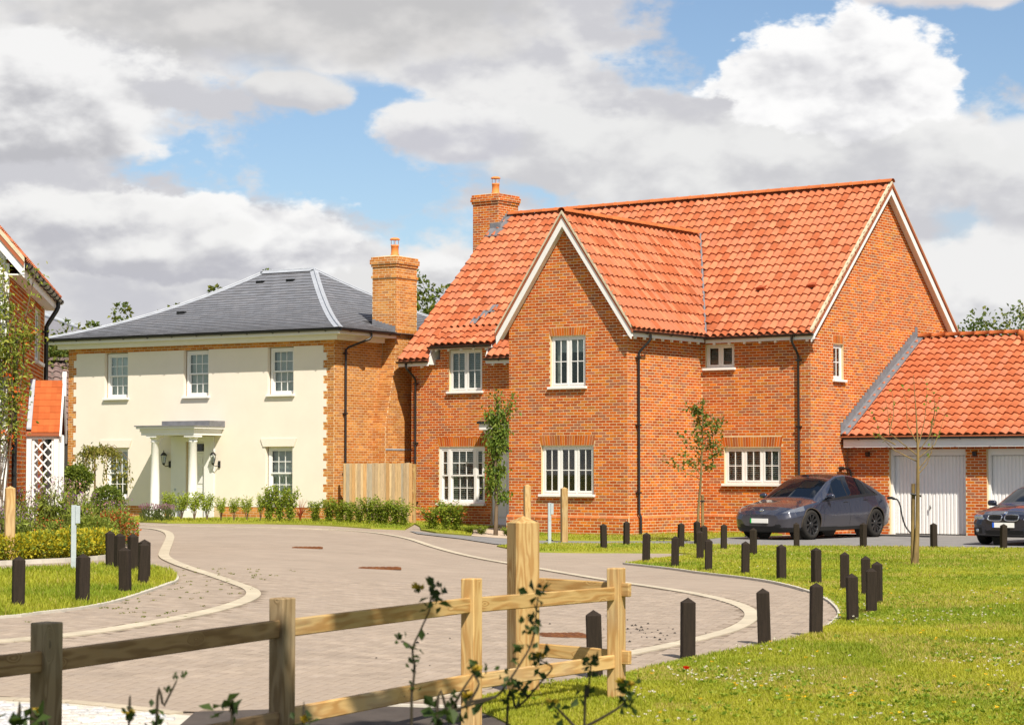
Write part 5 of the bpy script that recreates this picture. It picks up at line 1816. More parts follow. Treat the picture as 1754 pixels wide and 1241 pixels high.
# the lower front courses, largest in view, as single slates
V, Fq, C = slates('front', 'x')
V = np.array(V); nS = len(V) // 8
order = sorted(range(nS), key=lambda i: -(V[i * 8 + 1, 0]) + V[i * 8, 1] * 0.8 if V[i * 8 + 1, 0] - V[i * 8, 0] > .28 else 99)
sing = set(order[:300])
for i in order[:300]:
    v = V[i * 8:i * 8 + 8]
    c = v[0].copy()
    me = np_mesh('slate', v - c, np.array([(0, 1, 2, 3), (7, 6, 5, 4)]), M['slate'], np.array(C[i * 2:i * 2 + 2]))
    link('slate', me, croof, c)
keep = [i for i in range(nS) if i not in sing]
V2 = np.concatenate([V[i * 8:i * 8 + 8] for i in keep]); base = np.array([(0, 1, 2, 3), (7, 6, 5, 4)])
F2 = (base[None] + (np.arange(len(keep)) * 8)[:, None, None]).reshape(-1, 4)
C2 = np.concatenate([np.array(C[i * 2:i * 2 + 2]) for i in keep])
allV, allF, allC = [V2], [F2], [C2]
off = len(V2)
for kd in ('right', 'left', 'back'):
    v, f, c = slates(kd, 'x')
    allV.append(np.array(v)); allF.append(np.array(f) + off); allC.append(np.array(c)); off += len(v)
o = link('slate_courses', np_mesh('slate_courses', np.concatenate(allV), np.concatenate(allF), M['slate'], np.concatenate(allC)), cre)
tag(o, 'grey slates in even courses', kind='stuff')
# lead hips and ridge
for u0, u1, v0, sa, sb in ((RU0, RU1, FV0, -1, 1), (LU0, LU1, FV0, 1, 1), (RU0, RU1, 10.56, -1, -1), (LU0, LU1, 10.56, 1, -1)):
    m = MB()
    pts = []
    N = 10
    for i in range(N + 1):
        s = i / N
        c = Vector((u0 + (u1 - u0) * s, v0 + (FV1 - v0) * s, prof(s) + 0.045))
        w1 = 0.19
        ds = w1 / 5.0
        A = c + Vector((sa * w1, 0, 0)); Bq = c + Vector((0, sb * w1, 0))
        A.z = c.z - 0.012; Bq.z = c.z - .012
        # keep the wings on their own slopes
        pts.append((A, c, Bq))
    for i in range(N):
        a0, c0, b0 = pts[i]; a1, c1, b1 = pts[i + 1]
        m.add([a0, c0, c1, a1], [(0, 1, 2, 3)]); m.add([c0, b0, b1, c1], [(0, 1, 2, 3)])
    m.tube([p[1] + Vector((0, 0, .012)) for p in pts], 0.028, 6)
    m.build('lead_hip', M['leadpale'], cre)
m = MB()
m.tube([(LU1, FV1, prof(1) + .05), (RU1, FV1, prof(1) + .05)], 0.035, 6)
for sg in (-1, 1):
    m.add([(LU1, FV1, prof(1) + .06), (RU1, FV1, prof(1) + .06), (RU1, FV1 + sg * .18, prof(1) - .04), (LU1, FV1 + sg * .18, prof(1) - .04)], [(0, 1, 2, 3)])
m.build('lead_ridge', M['leadpale'], cre)
# stepped lead round the stack, dark vents
m = MB()
for i in range(7):
    u = 0.70 - i * 0.12
    s = (RU0 - u) / (RU0 - RU1)
    m.box((u - .12, VB0 - .018, prof(max(0, s)) - .02), (u, VB0 - .010, prof(max(0, s)) + 0.20))
m.build('lead_flashing', M['lead'], cre)
for (u, v) in ((-7.3, 2.0), (-5.9, 4.25), (-4.7, 4.25)):
    s = (v - FV0) / (FV1 - FV0)
    box_obj('roof_vent', (u, v, prof(s) + .02), (u + .28, v + .16, prof(s) + .11), M['slate'], cre)

# ---------------------------------------------------------------- board fence between the houses
fp0, fp1 = Vector((-4.83, 63.0)), Vector((-2.83, 62.35))
fe = thing('board_fence', 'weathered vertical board fence closing the gap between the two houses', 'fence', (fp0.x, fp0.y, 0), math.atan2(fp1.y - fp0.y, fp1.x - fp0.x))
L = (fp1 - fp0).length
nb = 24
bw = L / nb
for i in range(nb):
    m = MB(); q = rnd.uniform(.8, 1.15)
    m.cur = tuple(c * q for c in rnd.choice([(0.46, 0.31, 0.16), (0.50, 0.36, 0.20), (0.42, 0.30, 0.18), (0.48, 0.28, 0.12), (0.40, 0.33, 0.24)]))
    z1 = 1.90 + rnd.uniform(-.015, .02) + (0.02 if 12 < i < 15 else 0)
    y = -0.012 if i % 2 else 0.0
    m.box((i * bw + 0.002 - .008, y, 0.12), ((i + 1) * bw - 0.001 + .008, y - 0.02, z1))
    m.build('board', M['board'], fe, tint=True)
for z in (0.45, 1.1, 1.7): box_obj('rail', (0, 0.004, z), (L, 0.04, z + .07), M['pinehor'], fe)
for x in (-0.045, L + 0.0): box_obj('post', (x, 0.042, 0.0), (x + .07, 0.12, 1.88), M['pine'], fe)
# ---------------------------------------------------------------- cars
M['tyre'] = mat('tyre', (0.022, 0.020, 0.018), 0.85, 0.2, var=0.3, nscale=20)
M['rim'] = mat('dark_alloy', (0.018, 0.018, 0.019), 0.35, 0.5)
M['rimsilver'] = mat('silver_alloy', (0.30, 0.30, 0.32), 0.3, 0.5, metal=0.8)
M['trim'] = mat('black_trim', (0.010, 0.010, 0.011), 0.45, 0.4)
M['carglass'] = mat('car_glass', (0.004, 0.006, 0.010), 0.02, 0.5)
M['lampglass'] = mat('head_lamp', (0.15, 0.16, 0.19), 0.10, 0.6, metal=0.3, coat=0.8)
M['chrome'] = mat('chrome', (0.60, 0.60, 0.62), 0.12, 0.5, metal=1.0)
M['plate'] = mat('number_plate', (0.72, 0.71, 0.68), 0.5, 0.3)
M['plategreen'] = mat('plate_green', (0.01, 0.42, 0.06), 0.5, 0.3)
M['plateblue'] = mat('plate_blue', (0.01, 0.10, 0.55), 0.5, 0.3)


def paint(name, col, dust=0.0):
    m = bpy.data.materials.new(name)
    m.use_nodes = True
    g = NG(m.node_tree)
    b = m.node_tree.nodes['Principled BSDF']
    b.inputs['Metallic'].default_value = 0.30
    b.inputs['Roughness'].default_value = 0.25
    b.inputs['Coat Weight'].default_value = 1.0
    b.inputs['Coat Roughness'].default_value = 0.03
    c = tuple(col) + (1.0,)
    if dust:      # road dust clings to the sills and round the wheels
        tc = g.n('ShaderNodeTexCoord').outputs['Object']
        sp = g.n('ShaderNodeSeparateXYZ'); g.put(sp.inputs[0], tc)
        h = g.m('ADD', g.m('SUBTRACT', 1.0, g.smooth(sp.outputs[2], 0.25, 0.95)), g.m('MULTIPLY', g.m('SUBTRACT', g.noise(tc, 3.0, 5.0), 0.5), 0.5))
        k = g.m('MULTIPLY', g.smooth(h, 0.2, 1.0), dust, clamp=True)
        g.put(b.inputs['Base Color'], g.mix(k, c, (0.17, 0.13, 0.085, 1.0)))
        g.put(b.inputs['Roughness'], g.lin(k, 0, 1, 0.24, 0.75))
        g.put(b.inputs['Coat Weight'], g.lin(k, 0, 0.7, 1.0, 0.15))
        g.put(b.inputs['Metallic'], g.lin(k, 0, 1, 0.30, 0.0))
    else:
        b.inputs['Base Color'].default_value = c
    return m


def curve(tab, x, sm=5):
    xs, ys = zip(*tab)
    y = np.interp(x, xs, ys)
    if sm:
        p = np.concatenate([np.full(sm, y[0]), y, np.full(sm, y[-1])])
        # odd extension keeps the ends in place
        p[:sm] = 2 * y[0] - y[1:sm + 1][::-1]; p[-sm:] = 2 * y[-1] - y[-sm - 1:-1][::-1]
        k = np.hanning(2 * sm + 1); k /= k.sum()
        y = np.convolve(p, k, 'valid')
    return y


def make_car(name, label, T, loc, rz, body_mat, wheels, arch, split, nx=210, nt=96):
    """T: tables of section heights and half widths along the length; split(x, y, z, t) -> region name"""
    L = T['L']
    x = np.concatenate([np.linspace(0, 0.3, 40)[:-1], np.linspace(0.3, L - 0.25, nx), np.linspace(L - 0.25, L, 30)[1:]])
    g = {k: curve(T[k], x, 5) for k in T if k != 'L'}
    brk = np.array([0, .06, .14, .36, .54, .78, .88, 1.0])
    n = len(x)
    Pz = np.stack([g['zb'], g['zb'], g['zb'] + .10, g['zm'], g['zs'], g['zr'], g['zt'] * .7 + g['zr'] * .3, g['zt']], 1)
    Py = np.stack([0 * x, g['ws'] * .88, g['ws'], g['wm'], g['wb'], g['wr'], g['wr'] * .62, 0 * x], 1)
    t = np.linspace(0, 1, nt)
    Z = np.stack([np.interp(t, brk, Pz[i]) for i in range(n)])
    Y = np.stack([np.interp(t, brk, Py[i]) for i in range(n)])
    for _ in range(5):
        Z[:, 1:-1] = Z[:, 1:-1] * .5 + .25 * (Z[:, 2:] + Z[:, :-2])
        Y[:, 1:-1] = Y[:, 1:-1] * .5 + .25 * (Y[:, 2:] + Y[:, :-2])
    Y = np.clip(Y, 0, None)
    X = np.repeat(x[:, None], nt, 1)
    if 'bow' in T or True:       # plan view: nose and tail curve round
        bowf = T.get('bowf', 0)
    S = np.stack([X, Y, Z], 2)
    root = thing(name, label, 'car', loc, rz)
    regions = {}
    ii, jj = np.meshgrid(np.arange(n - 1), np.arange(nt - 1), indexing='ij')
    cx = (X[:-1, :-1] + X[1:, 1:]) / 2; cy = (Y[:-1, :-1] + Y[1:, 1:]) / 2; cz = (Z[:-1, :-1] + Z[1:, 1:]) / 2
    tt = np.repeat(((t[:-1] + t[1:]) / 2)[None], n - 1, 0)
    lab = np.full(cx.shape, 'body', dtype=object)
    for wx, wz, ra in arch:
        lab[(np.hypot(cx - wx, cz - wz) < ra) & (cy > 0.45) & (tt < 0.54)] = 'none'
    for i in range(n - 1):
        for j in range(nt - 1):
            if lab[i, j] != 'none': lab[i, j] = split(cx[i, j], cy[i, j], cz[i, j], tt[i, j])
    mats = {'body': body_mat, 'windscreen': M['carglass'], 'rear_window': M['carglass'], 'side_window': M['carglass'], 'roof_glass': M['carglass'], 'headlight': M['lampglass'], 'trim': M['trim'], 'grille': M['trim'], 'tail_light': mat('tail_light', (0.25, 0.01, 0.01), 0.15, 0.5, coat=0.8), 'pillar': M['trim']}
    # pull vertices near the wheel openings onto the circle
    for wx, wz, ra in arch:
        d = np.hypot(X - wx, Z - wz)
        near = (np.abs(d - ra) < 0.022) & (Y > .45) & (np.repeat(t[None], n, 0) < 0.55)
        f = ra / np.maximum(d, 1e-6)
        S[..., 0] = np.where(near, wx + (S[..., 0] - wx) * f, S[..., 0]); S[..., 2] = np.where(near, wz + (S[..., 2] - wz) * f, S[..., 2])
    idx = np.arange(n * nt).reshape(n, nt)
    q = np.stack([idx[:-1, :-1], idx[1:, :-1], idx[1:, 1:], idx[:-1, 1:]], 2)
    flat = S.reshape(-1, 3)
    mir = flat * np.array([1, -1, 1])
    def emit(nm, face, both):
        sides = ((flat, False), (mir, True))
        if both:
            V = np.concatenate([flat, mir]); F = np.concatenate([face[:, ::-1], face + len(flat)])
            sets = [(V, F)]
        else:
            sets = [(flat, face[:, ::-1]), (mir, face)]
        for V, F in sets:
            u, inv = np.unique(F, return_inverse=True)
            me = np_mesh(nm, V[u], inv.reshape(F.shape), mats[nm], smooth=True)
            bm = bmesh.new(); bm.from_mesh(me); bmesh.ops.remove_doubles(bm, verts=bm.verts, dist=0.0004); bm.to_mesh(me); bm.free()
            me.polygons.foreach_set('use_smooth', np.ones(len(me.polygons), bool))
            link(nm, me, root)
    for nm in sorted(set(lab.ravel()) - {'none'}):
        sel = lab == nm
        emit(nm, q[sel], nm in ('body', 'windscreen', 'rear_window', 'roof_glass', 'trim', 'grille', 'pillar'))
    # nose and tail are closed with flat caps
    for i in (0, n - 1):
        cap = MB()
        ring = [tuple(S[i, j]) for j in range(nt)] + [tuple(S[i, j] * np.array([1, -1, 1])) for j in range(nt - 2, 0, -1)]
        cap.add(ring, [tuple(range(len(ring))) if i == 0 else tuple(reversed(range(len(ring))))])
        cap.build('bumper', body_mat, root)
    # wheel wells
    for wx, wz, ra in arch:
        for sg in (-1, 1):
            wl = MB()
            vs = []; fs = []
            for k in range(25):
                a = -0.35 + (math.pi + 0.7) * k / 24
                for yy in (0.50, 0.90):
                    vs.append((wx + math.cos(a) * (ra + .004), sg * yy, wz + math.sin(a) * (ra + .004)))
            for k in range(24): fs.append((2 * k, 2 * k + 1, 2 * k + 3, 2 * k + 2))
            wl.add(vs, fs)
            wl.add([(wx + math.cos(2 * math.pi * k / 20) * (ra + .004), sg * .5, wz + math.sin(2 * math.pi * k / 20) * (ra + .004)) for k in range(20)], [tuple(range(20))])
            bm_ = wl.build('wheel_well', M['trim'], root)
    return root, S, x, t


def wheel_meshes(r, w, spokes, rimr, rimmat):
    """tyre, rim and spokes around the y axis; outer face towards -y"""
    def lathe_y(prof, seg=40):
        m = MB(); m.lathe([(a, b) for a, b in prof], seg)
        m.v = [(p[0], p[2], p[1]) for p in m.v]
        return m
    h = w / 2
    t = lathe_y([(rimr, -h + .012), (rimr + .02, -h), (r - .045, -h), (r - .014, -h + .018), (r, -h + .045), (r, h - .045), (r - .014, h - .018), (r - .045, h), (rimr, h - .01)])
    tyre = t.mesh('tyre', M['tyre'])
    m = lathe_y([(rimr + .004, -h + .010), (rimr - .012, -h + .004), (rimr - .02, -h + .03), (rimr - .03, h - .02), (rimr, h - .01)])
    for k in range(spokes):
        a = 2 * math.pi * k / spokes
        for da in (-0.055, 0.055):
            c0 = (math.cos(a) * .055, math.sin(a) * .055); c1 = (math.cos(a + da) * (rimr - .012), math.sin(a + da) * (rimr - .012))
            px, pz = -math.sin(a), math.cos(a)
            w0, w1 = 0.016, 0.012
            vs = [(c0[0] + px * w0, -h + .035, c0[1] + pz * w0), (c0[0] - px * w0, -h + .035, c0[1] - pz * w0), (c1[0] - px * w1, -h + .012, c1[1] - pz * w1), (c1[0] + px * w1, -h + .012, c1[1] + pz * w1)]
            bk = [(p[0], p[1] + .025, p[2]) for p in vs]
            m.add(vs + bk, [(0, 1, 2, 3), (7, 6, 5, 4), (0, 4, 5, 1), (1, 5, 6, 2), (2, 6, 7, 3), (3, 7, 4, 0)])
    rim = m.mesh('rim', rimmat)
    m = lathe_y([(0.0, -h + .02), (0.05, -h + .022), (0.075, -h + .03), (0.08, -h + .05)], 20)
    hub = m.mesh('hub', rimmat)
    m = lathe_y([(0.0, -h + .085), (rimr - .03, -h + .085)], 24)
    disc = m.mesh('brake_disc', M['trim'])
    return tyre, rim, hub, disc


def add_wheels(root, spec, meshes):
    for (x, y, r) in spec:
        sg = 1 if y < 0 else -1
        wh = link('wheel', meshes[1], root, (x, y, r), (0, 0, 0 if sg > 0 else math.pi))
        for nm, me in (('tyre', meshes[0]), ('hub', meshes[2]), ('brake_disc', meshes[3])):
            link(nm, me, wh)


def mirror_cap(root, x, y, z, material, s=1.0):
    for sg in (-1, 1):
        m = MB()
        m.lathe([(0.0, -.10), (0.05, -.095), (0.075, -.06), (0.08, 0.0), (0.078, .08), (0.06, .10), (0.0, .102)], 14)
        m.v = [(x + p[0] * .75, sg * (y + .11 * s) + p[2] * s, z + p[1] * .85) for p in m.v]
        mc = m.build('door_mirror', material, root)
        m = MB(); m.tube([(x + .0, sg * (y - .04), z - .07), (x, sg * (y + .06), z - .03)], 0.022, 6); m.build('mirror_arm', M['trim'], mc)


def seam(root, S, x, t, xs, t0, t1, sg=-1, lean=0.0, name='door_seam', w=0.006):
    """thin dark joint on the body side"""
    m = MB()
    pts = []
    for tt in np.linspace(t0, t1, 14):
        xx = xs + lean * (tt - t0)
        i = np.searchsorted(x, xx); j = np.searchsorted(t, tt)
        p = S[min(i, len(x) - 1), min(j, len(t) - 1)]
        pts.append((xx, sg * (p[1] + 0.001), p[2]))
    m.tube(pts, w / 2, 4)
    m.build(name, M['trim'], root)


# ---- dark grey crossover on the drive, seen from its front left
TY = dict(L=4.75,
          zb=[(0, .33), (.04, .24), (.12, .17), (.5, .17), (4.2, .20), (4.6, .28), (4.75, .42)],
          ws=[(0, .50), (.05, .66), (.15, .78), (.35, .87), (.6, .90), (4.1, .90), (4.5, .84), (4.7, .70), (4.75, .60)],
          wm=[(0, .56), (.05, .72), (.15, .83), (.35, .91), (.6, .95), (.9, .96), (3.9, .96), (4.3, .93), (4.6, .82), (4.75, .68)],
          zm=[(0, .48), (.1, .52), (.4, .58), (.9, .62), (2, .58), (3.2, .60), (3.9, .66), (4.5, .70), (4.75, .66)],
          wb=[(0, .50), (.06, .64), (.15, .75), (.35, .83), (.6, .87), (1.1, .885), (1.5, .895), (3.2, .89), (3.9, .85), (4.3, .78), (4.6, .70), (4.75, .60)],
          zs=[(0, .58), (.1, .66), (.3, .745), (.6, .815), (.9, .865), (1.3, .91), (2, .955), (3, 1.01), (3.7, 1.06), (4.2, 1.08), (4.6, 1.02), (4.75, .88)],
          wr=[(0, .40), (.1, .52), (.4, .66), (.8, .72), (1.2, .76), (1.6, .735), (2.0, .67), (2.4, .62), (2.8, .60), (3.4, .58), (3.9, .585), (4.3, .62), (4.6, .60), (4.75, .52)],
          zr=[(0, .60), (.1, .69), (.3, .775), (.6, .85), (.9, .90), (1.2, .955), (1.6, 1.19), (2.0, 1.41), (2.4, 1.545), (2.8, 1.575), (3.2, 1.54), (3.6, 1.45), (4.0, 1.31), (4.3, 1.18), (4.6, 1.07), (4.75, .90)],
          zt=[(0, .62), (.1, .71), (.3, .80), (.6, .885), (.9, .945), (1.2, 1.00), (1.6, 1.25), (2.0, 1.475), (2.4, 1.60), (2.8, 1.625), (3.2, 1.59), (3.6, 1.50), (4.0, 1.36), (4.3, 1.235), (4.6, 1.12), (4.75, .94)])


def split_y(x, y, z, t):
    if t > .80:
        if 1.27 < x < 2.08: return 'windscreen'
        if 2.16 < x < 3.42: return 'roof_glass'
        if 3.5 < x < 4.38: return 'rear_window'
    top = .770
    if .565 < t < top:
        f = (x - 1.42) / .75
        if 1.42 < x < 2.56 and t < .565 + min(1.0, f) * (top - .565) * 1.02: return 'side_window'
        if 2.60 < x < 3.42: return 'side_window'
        if 3.45 < x < 4.02 and t < top - (x - 3.45) / .57 * (top - .585): return 'side_window'
        if 2.56 <= x <= 2.60 or 3.42 <= x <= 3.45: return 'pillar'
    if .54 < t <= .565 and 1.40 < x < 4.02: return 'trim'
    if x < .62 and y > .50 and z > .645 + .10 * x and z < .70 + .19 * x and t < .62: return 'headlight'
    if x < .16 and z < .375 and z > .275 and y < .60: return 'grille'
    if z < .215 and (x < 0.5 or x > 4.0): return 'trim'
    if t < .20 and z < .30: return 'trim'
    if x > 4.45 and z > .86 and z < 1.0 and y > .35: return 'tail_light'
    return 'body'


grey_paint = paint('grey_metallic_paint', (0.026, 0.032, 0.056), dust=0.18)
tes, S, xx, tt = make_car('parked_car', 'dark grey electric crossover charging beside the gable wall, dusty sides', TY, (6.05, 53.62, 0.012), math.atan2(.745, .667), grey_paint,
                          None, [(.89, .36, .40), (3.78, .36, .40)], split_y)
add_wheels(tes, [(.89, -.83, .36), (3.78, -.83, .36), (.89, .83, .36), (3.78, .83, .36)], wheel_meshes(.36, .235, 10, .262, M['rim']))
mirror_cap(tes, 1.60, .90, 1.05, grey_paint)
seam(tes, S, xx, tt, 1.42, .16, .54, lean=.0)
seam(tes, S, xx, tt, 2.58, .16, .54)
seam(tes, S, xx, tt, 3.36, .30, .54, lean=.5)
for xa in (2.32, 3.22):
    m = MB(); i = np.searchsorted(xx, xa); j = np.searchsorted(tt, .50); p = S[i, j]
    m.bbox((xa, -p[1] - .008, p[2] - .012), (xa + .2, -p[1] + .01, p[2] + .012), .004); m.build('door_handle', M['trim'], tes)
m = MB(); m.box((-.03, -.26, .405), (-.012, .26, .515)); m.build('number_plate', M['plate'], tes)
# the green flash sits at the left end as seen from the front
m = MB(); m.box((-.033, .225, .405), (-.031, .26, .515)); m.build('plate_flash', M['plategreen'], tes)
m = MB(); m.lathe([(0, 0), (.05, .004), (.055, -.004)], 16, (0, 0, 0)); m.v = [(0.075 - p[2] * 1.0 - .06 * 0, p[0], .70 + p[1]) for p in m.v]; m.build('badge', M['chrome'], tes)
# skirts and plastic arch lips
dusty = mat('dusty_arch', (0.05, 0.04, 0.03), 0.8)
for wx in (.89, 3.78):
    for sg in (-1, 1):
        m = MB()
        pts = []
        for k in range(21):
            a = -0.12 + (math.pi + .24) * k / 20
            px, pz = wx + math.cos(a) * .405, .36 + math.sin(a) * .405
            i = min(np.searchsorted(xx, px), len(xx) - 1)
            col = S[i]; jj = np.argmin(np.abs(col[:60, 2] - pz) + (col[:60, 1] < .5) * 9)
            pts.append((px, sg * (col[jj, 1] + .004), pz))
        m.tube(pts, .016, 6)
        m.build('arch_lip', dusty, tes)
# inside: steering wheel and seats behind the glass
ch = MB(); ch.tube([(4.36, -.90, .98), (4.40, -1.0, .985), (4.43, -1.07, .96)], .035, 8); plug = ch.build('charge_plug', M['trim'], tes)

# charging cable from the socket over the drive
a = Vector((6.05, 53.62)); ax = Vector((.667, .745)); ay = Vector((-.745, .667))
def tw_(lx, ly): q = a + ax * lx + ay * ly; return q.x, q.y
p0 = tw_(4.43, -1.07)
cab = MB()
pts = [(p0[0], p0[1], .965), (9.87, 56.17, .945), (9.93, 56.12, .80), (9.97, 56.06, .52), (10.05, 56.0, .26), (10.20, 55.9, .08), (10.42, 55.8, .024),
       (10.7, 55.75, .024), (10.6, 56.2, .024), (9.6, 56.7, .024), (8.4, 57.3, .024)]
cab.tube([tuple(v) for v in smooth_line(pts, 4)], 0.021, 6)
tag(cab.build('charging_cable', M['trim']), 'thin black charging cable looping from the grey car to the drive', 'cable')

# ---- dark saloon at the right edge, seen from the front
TB = dict(L=4.64,
          zb=[(0, .34), (.05, .26), (.12, .20), (.5, .17), (4.2, .18), (4.64, .34)],
          ws=[(0, .50), (.05, .63), (.14, .74), (.35, .83), (.6, .86), (4.1, .86), (4.45, .78), (4.64, .58)],
          wm=[(0, .54), (.05, .68), (.14, .79), (.35, .875), (.6, .905), (.9, .912), (3.9, .912), (4.4, .84), (4.64, .64)],
          zm=[(0, .46), (.1, .50), (.4, .56), (.9, .60), (3.9, .62), (4.64, .60)],
          wb=[(0, .50), (.06, .60), (.15, .71), (.35, .79), (.6, .82), (1.1, .84), (1.5, .85), (3.6, .84), (4.2, .76), (4.64, .58)],
          zs=[(0, .57), (.1, .655), (.3, .715), (.6, .765), (.9, .80), (1.4, .85), (2.2, .88), (3.4, .93), (4.2, .95), (4.64, .80)],
          wr=[(0, .42), (.1, .52), (.4, .60), (.8, .64), (1.3, .72), (1.7, .68), (2.1, .60), (2.5, .57), (3.0, .56), (3.6, .56), (4.1, .60), (4.64, .50)],
          zr=[(0, .60), (.1, .69), (.3, .755), (.6, .81), (.9, .85), (1.35, .90), (1.7, 1.06), (2.1, 1.25), (2.5, 1.335), (2.9, 1.345), (3.3, 1.30), (3.8, 1.15), (4.2, 1.0), (4.64, .83)],
          zt=[(0, .61), (.1, .70), (.3, .775), (.6, .84), (.9, .885), (1.35, .94), (1.7, 1.11), (2.1, 1.30), (2.5, 1.375), (2.9, 1.385), (3.3, 1.34), (3.8, 1.19), (4.2, 1.04), (4.64, .85)])


def split_b(x, y, z, t):
    if t > .80:
        if 1.38 < x < 2.12: return 'windscreen'
        if 3.3 < x < 4.05: return 'rear_window'
    if .565 < t < .765:
        f = (x - 1.5) / .7
        if 1.5 < x < 2.7 and t < .565 + min(1, f) * .205: return 'side_window'
        if 2.75 < x < 3.75 and t < .765 - max(0, (x - 3.2)) / .55 * .18: return 'side_window'
    if x < .40 and y > .47 and z > .575 + .08 * x and z < .655 + .22 * x and t < .70: return 'headlight'
    if x < .14 and z > .24 and z < .34 and y < .46: return 'grille'
    if x < .26 and z > .25 and z < .40 and y > .54: return 'grille'
    if z < .225: return 'trim'
    return 'body'


blue_paint = paint('dark_blue_paint', (0.010, 0.012, 0.026))
bmw, S, xx, tt = make_car('parked_car', 'dark blue saloon with twin oval grilles nosing in at the right edge', TB, (11.05, 49.33, 0.012), math.atan2(.806, .592), blue_paint,
                          None, [(.79, .335, .375), (3.60, .335, .375)], split_b)
add_wheels(bmw, [(.79, -.79, .335), (3.60, -.79, .335), (.79, .79, .335), (3.60, .79, .335)], wheel_meshes(.335, .22, 5, .24, M['rimsilver']))
mirror_cap(bmw, 1.62, .87, .93, blue_paint)
def surf_x(S, x, yy, zz):
    """foremost body point at that height and offset"""
    best = 0
    for i in range(len(x)):
        z = S[i, :, 2]; y = S[i, :, 1]
        m_ = np.abs(z - zz) < .02
        if m_.any() and y[m_].max() >= yy: return x[i]
    return x[-1]
for sg in (-1, 1):
    # kidney: chrome ring, dark inside with upright slats
    cy = sg * .20
    ring = []
    for k in range(24):
        a_ = 2 * math.pi * k / 24
        c_, s_ = math.cos(a_), math.sin(a_)
        yy = cy + .165 * math.copysign(abs(c_) ** .55, c_); zz = .625 + .068 * math.copysign(abs(s_) ** .55, s_)
        ring.append((surf_x(S, xx, abs(yy), min(zz, .66)) - .03, yy, zz))
    m = MB(); m.tube(ring + ring[:1], .014, 6)
    kd = m.build('kidney_grille', M['chrome'], bmw)
    m = MB(); m.add([(p[0] + .006, p[1], p[2]) for p in ring], [tuple(range(24))]); m.build('grille_back', M['trim'], kd)
    m = MB()
    for k in range(8):
        yy = cy - .13 + k * .037
        m.box((ring[0][0] - .004 if sg > 0 else ring[0][0] - .004, yy - .006, .57), (ring[0][0] + .004, yy + .006, .68))
    m.build('grille_slats', M['trim'], kd)
    # round lamps inside the headlight
    for yy, xo in ((.585, 0), (.70, 0)):
        xs_ = surf_x(S, xx, yy, .62)
        m = MB(); m.lathe([(0.0, .02), (.045, .018), (.052, .0), (.058, .012), (.062, -.01)], 18); m.v = [(xs_ - .004 - p[2] * .6, sg * yy + p[0], .632 + p[1]) for p in m.v]
        m.build('lamp_ring', M['chrome'], bmw)
    m = MB(); m.lathe([(0, .01), (.035, .008), (.04, -.01)], 14); m.v = [(surf_x(S, xx, .66, .33) - .012 - p[2], sg * .66 + p[0], .335 + p[1]) for p in m.v]; m.build('fog_lamp', M['chrome'], bmw)
m = MB(); m.box((-.03, -.26, .405), (-.012, .26, .515)); m.build('number_plate', M['plate'], bmw)
m = MB(); m.box((-.033, .215, .405), (-.031, .26, .515)); m.build('plate_flash', M['plateblue'], bmw)
m = MB(); m.lathe([(0, .006), (.036, .006), (.041, 0)], 18); m.v = [(.125 - p[2], p[0], .725 + p[1]) for p in m.v]; m.build('badge_ring', M['chrome'], bmw)
m = MB(); 
for k in range(4):
    a0 = k * math.pi / 2
    m.cur = (.02, .15, .55) if k % 2 else (.8, .8, .8)
    arc = [(.116, 0, .725)] + [(.116, math.cos(a0 + math.pi / 2 * q / 5) * .030, .725 + math.sin(a0 + math.pi / 2 * q / 5) * .030) for q in range(6)]
    m.add(arc, [tuple(range(7))])
m.build('badge', M['petal'], bmw, tint=True)
# ---------------------------------------------------------------- the house at the left edge
TLH = R(-7.78)
LO = (-8.30, 36.0)
lef = thing('brick_house', 'red brick house cut off at the left edge with white boarded front and climbing plant', 'house', (LO[0], LO[1], 0), -TLH)
LR = Plane('r', 0.0)
LF = Plane('f', 0.0)
HL = [(5.45, 6.75, 3.78, 4.80)]
w = MB()
wall_slab(w, LR, 0.25, 7.6, 0.0, 5.2, HL)
wall_slab(w, Plane('b', 7.85), -5.0, 0.0, 0.0, 5.1)
wall_slab(w, LF, -5.0, 0.0, 0.0, 5.1, th=0.25)
w.prism([(-5.0, 0, 5.1), (0, 0, 5.1), (-2.5, 0, 8.0)], (0, 0.25, 0))
lwall = w.build('wall', M['mortar'], lef)
BL = Bricks(PAL_RED)
BL.wall(LR, lambda z: (0.0, 7.6), 0.3, 5.2, HL + [(5.4, 6.8, 4.81, 5.0)], keep=lambda a, z: z < 3.2)
BL.wall(Plane('b', 7.85), lambda z: (-1.5, 0.0), 0.3, 5.1)
BL.soldiers(LR, 5.42, 6.78, 4.81, 5.02, flare=0.0)
BL.build(lwall, 300, 'red brickwork of the side wall', score=lambda t: t[1])
window(lef, LR, *HL[0], lights=2, cols=1, rows=2, behind='grey', recess=0.05)
# white weatherboards on the gable front, one by one
for i in range(34):
    z0 = 0.35 + i * 0.15
    m = MB()
    hw = 5.0 if z0 < 5.1 else 0
    a0 = -1.6
    m.prism([(a0, -0.012, z0), (a0, -0.045, z0), (a0, -0.022, z0 + .165), (a0, -0.012, z0 + .165)], (1.55, 0, 0))
    m.build('weatherboard', M['white'], lef)
bx('corner_board', LF, -0.05, 0.012, 0.05, 0.008, 0.3, 5.1, M['white'], lef)
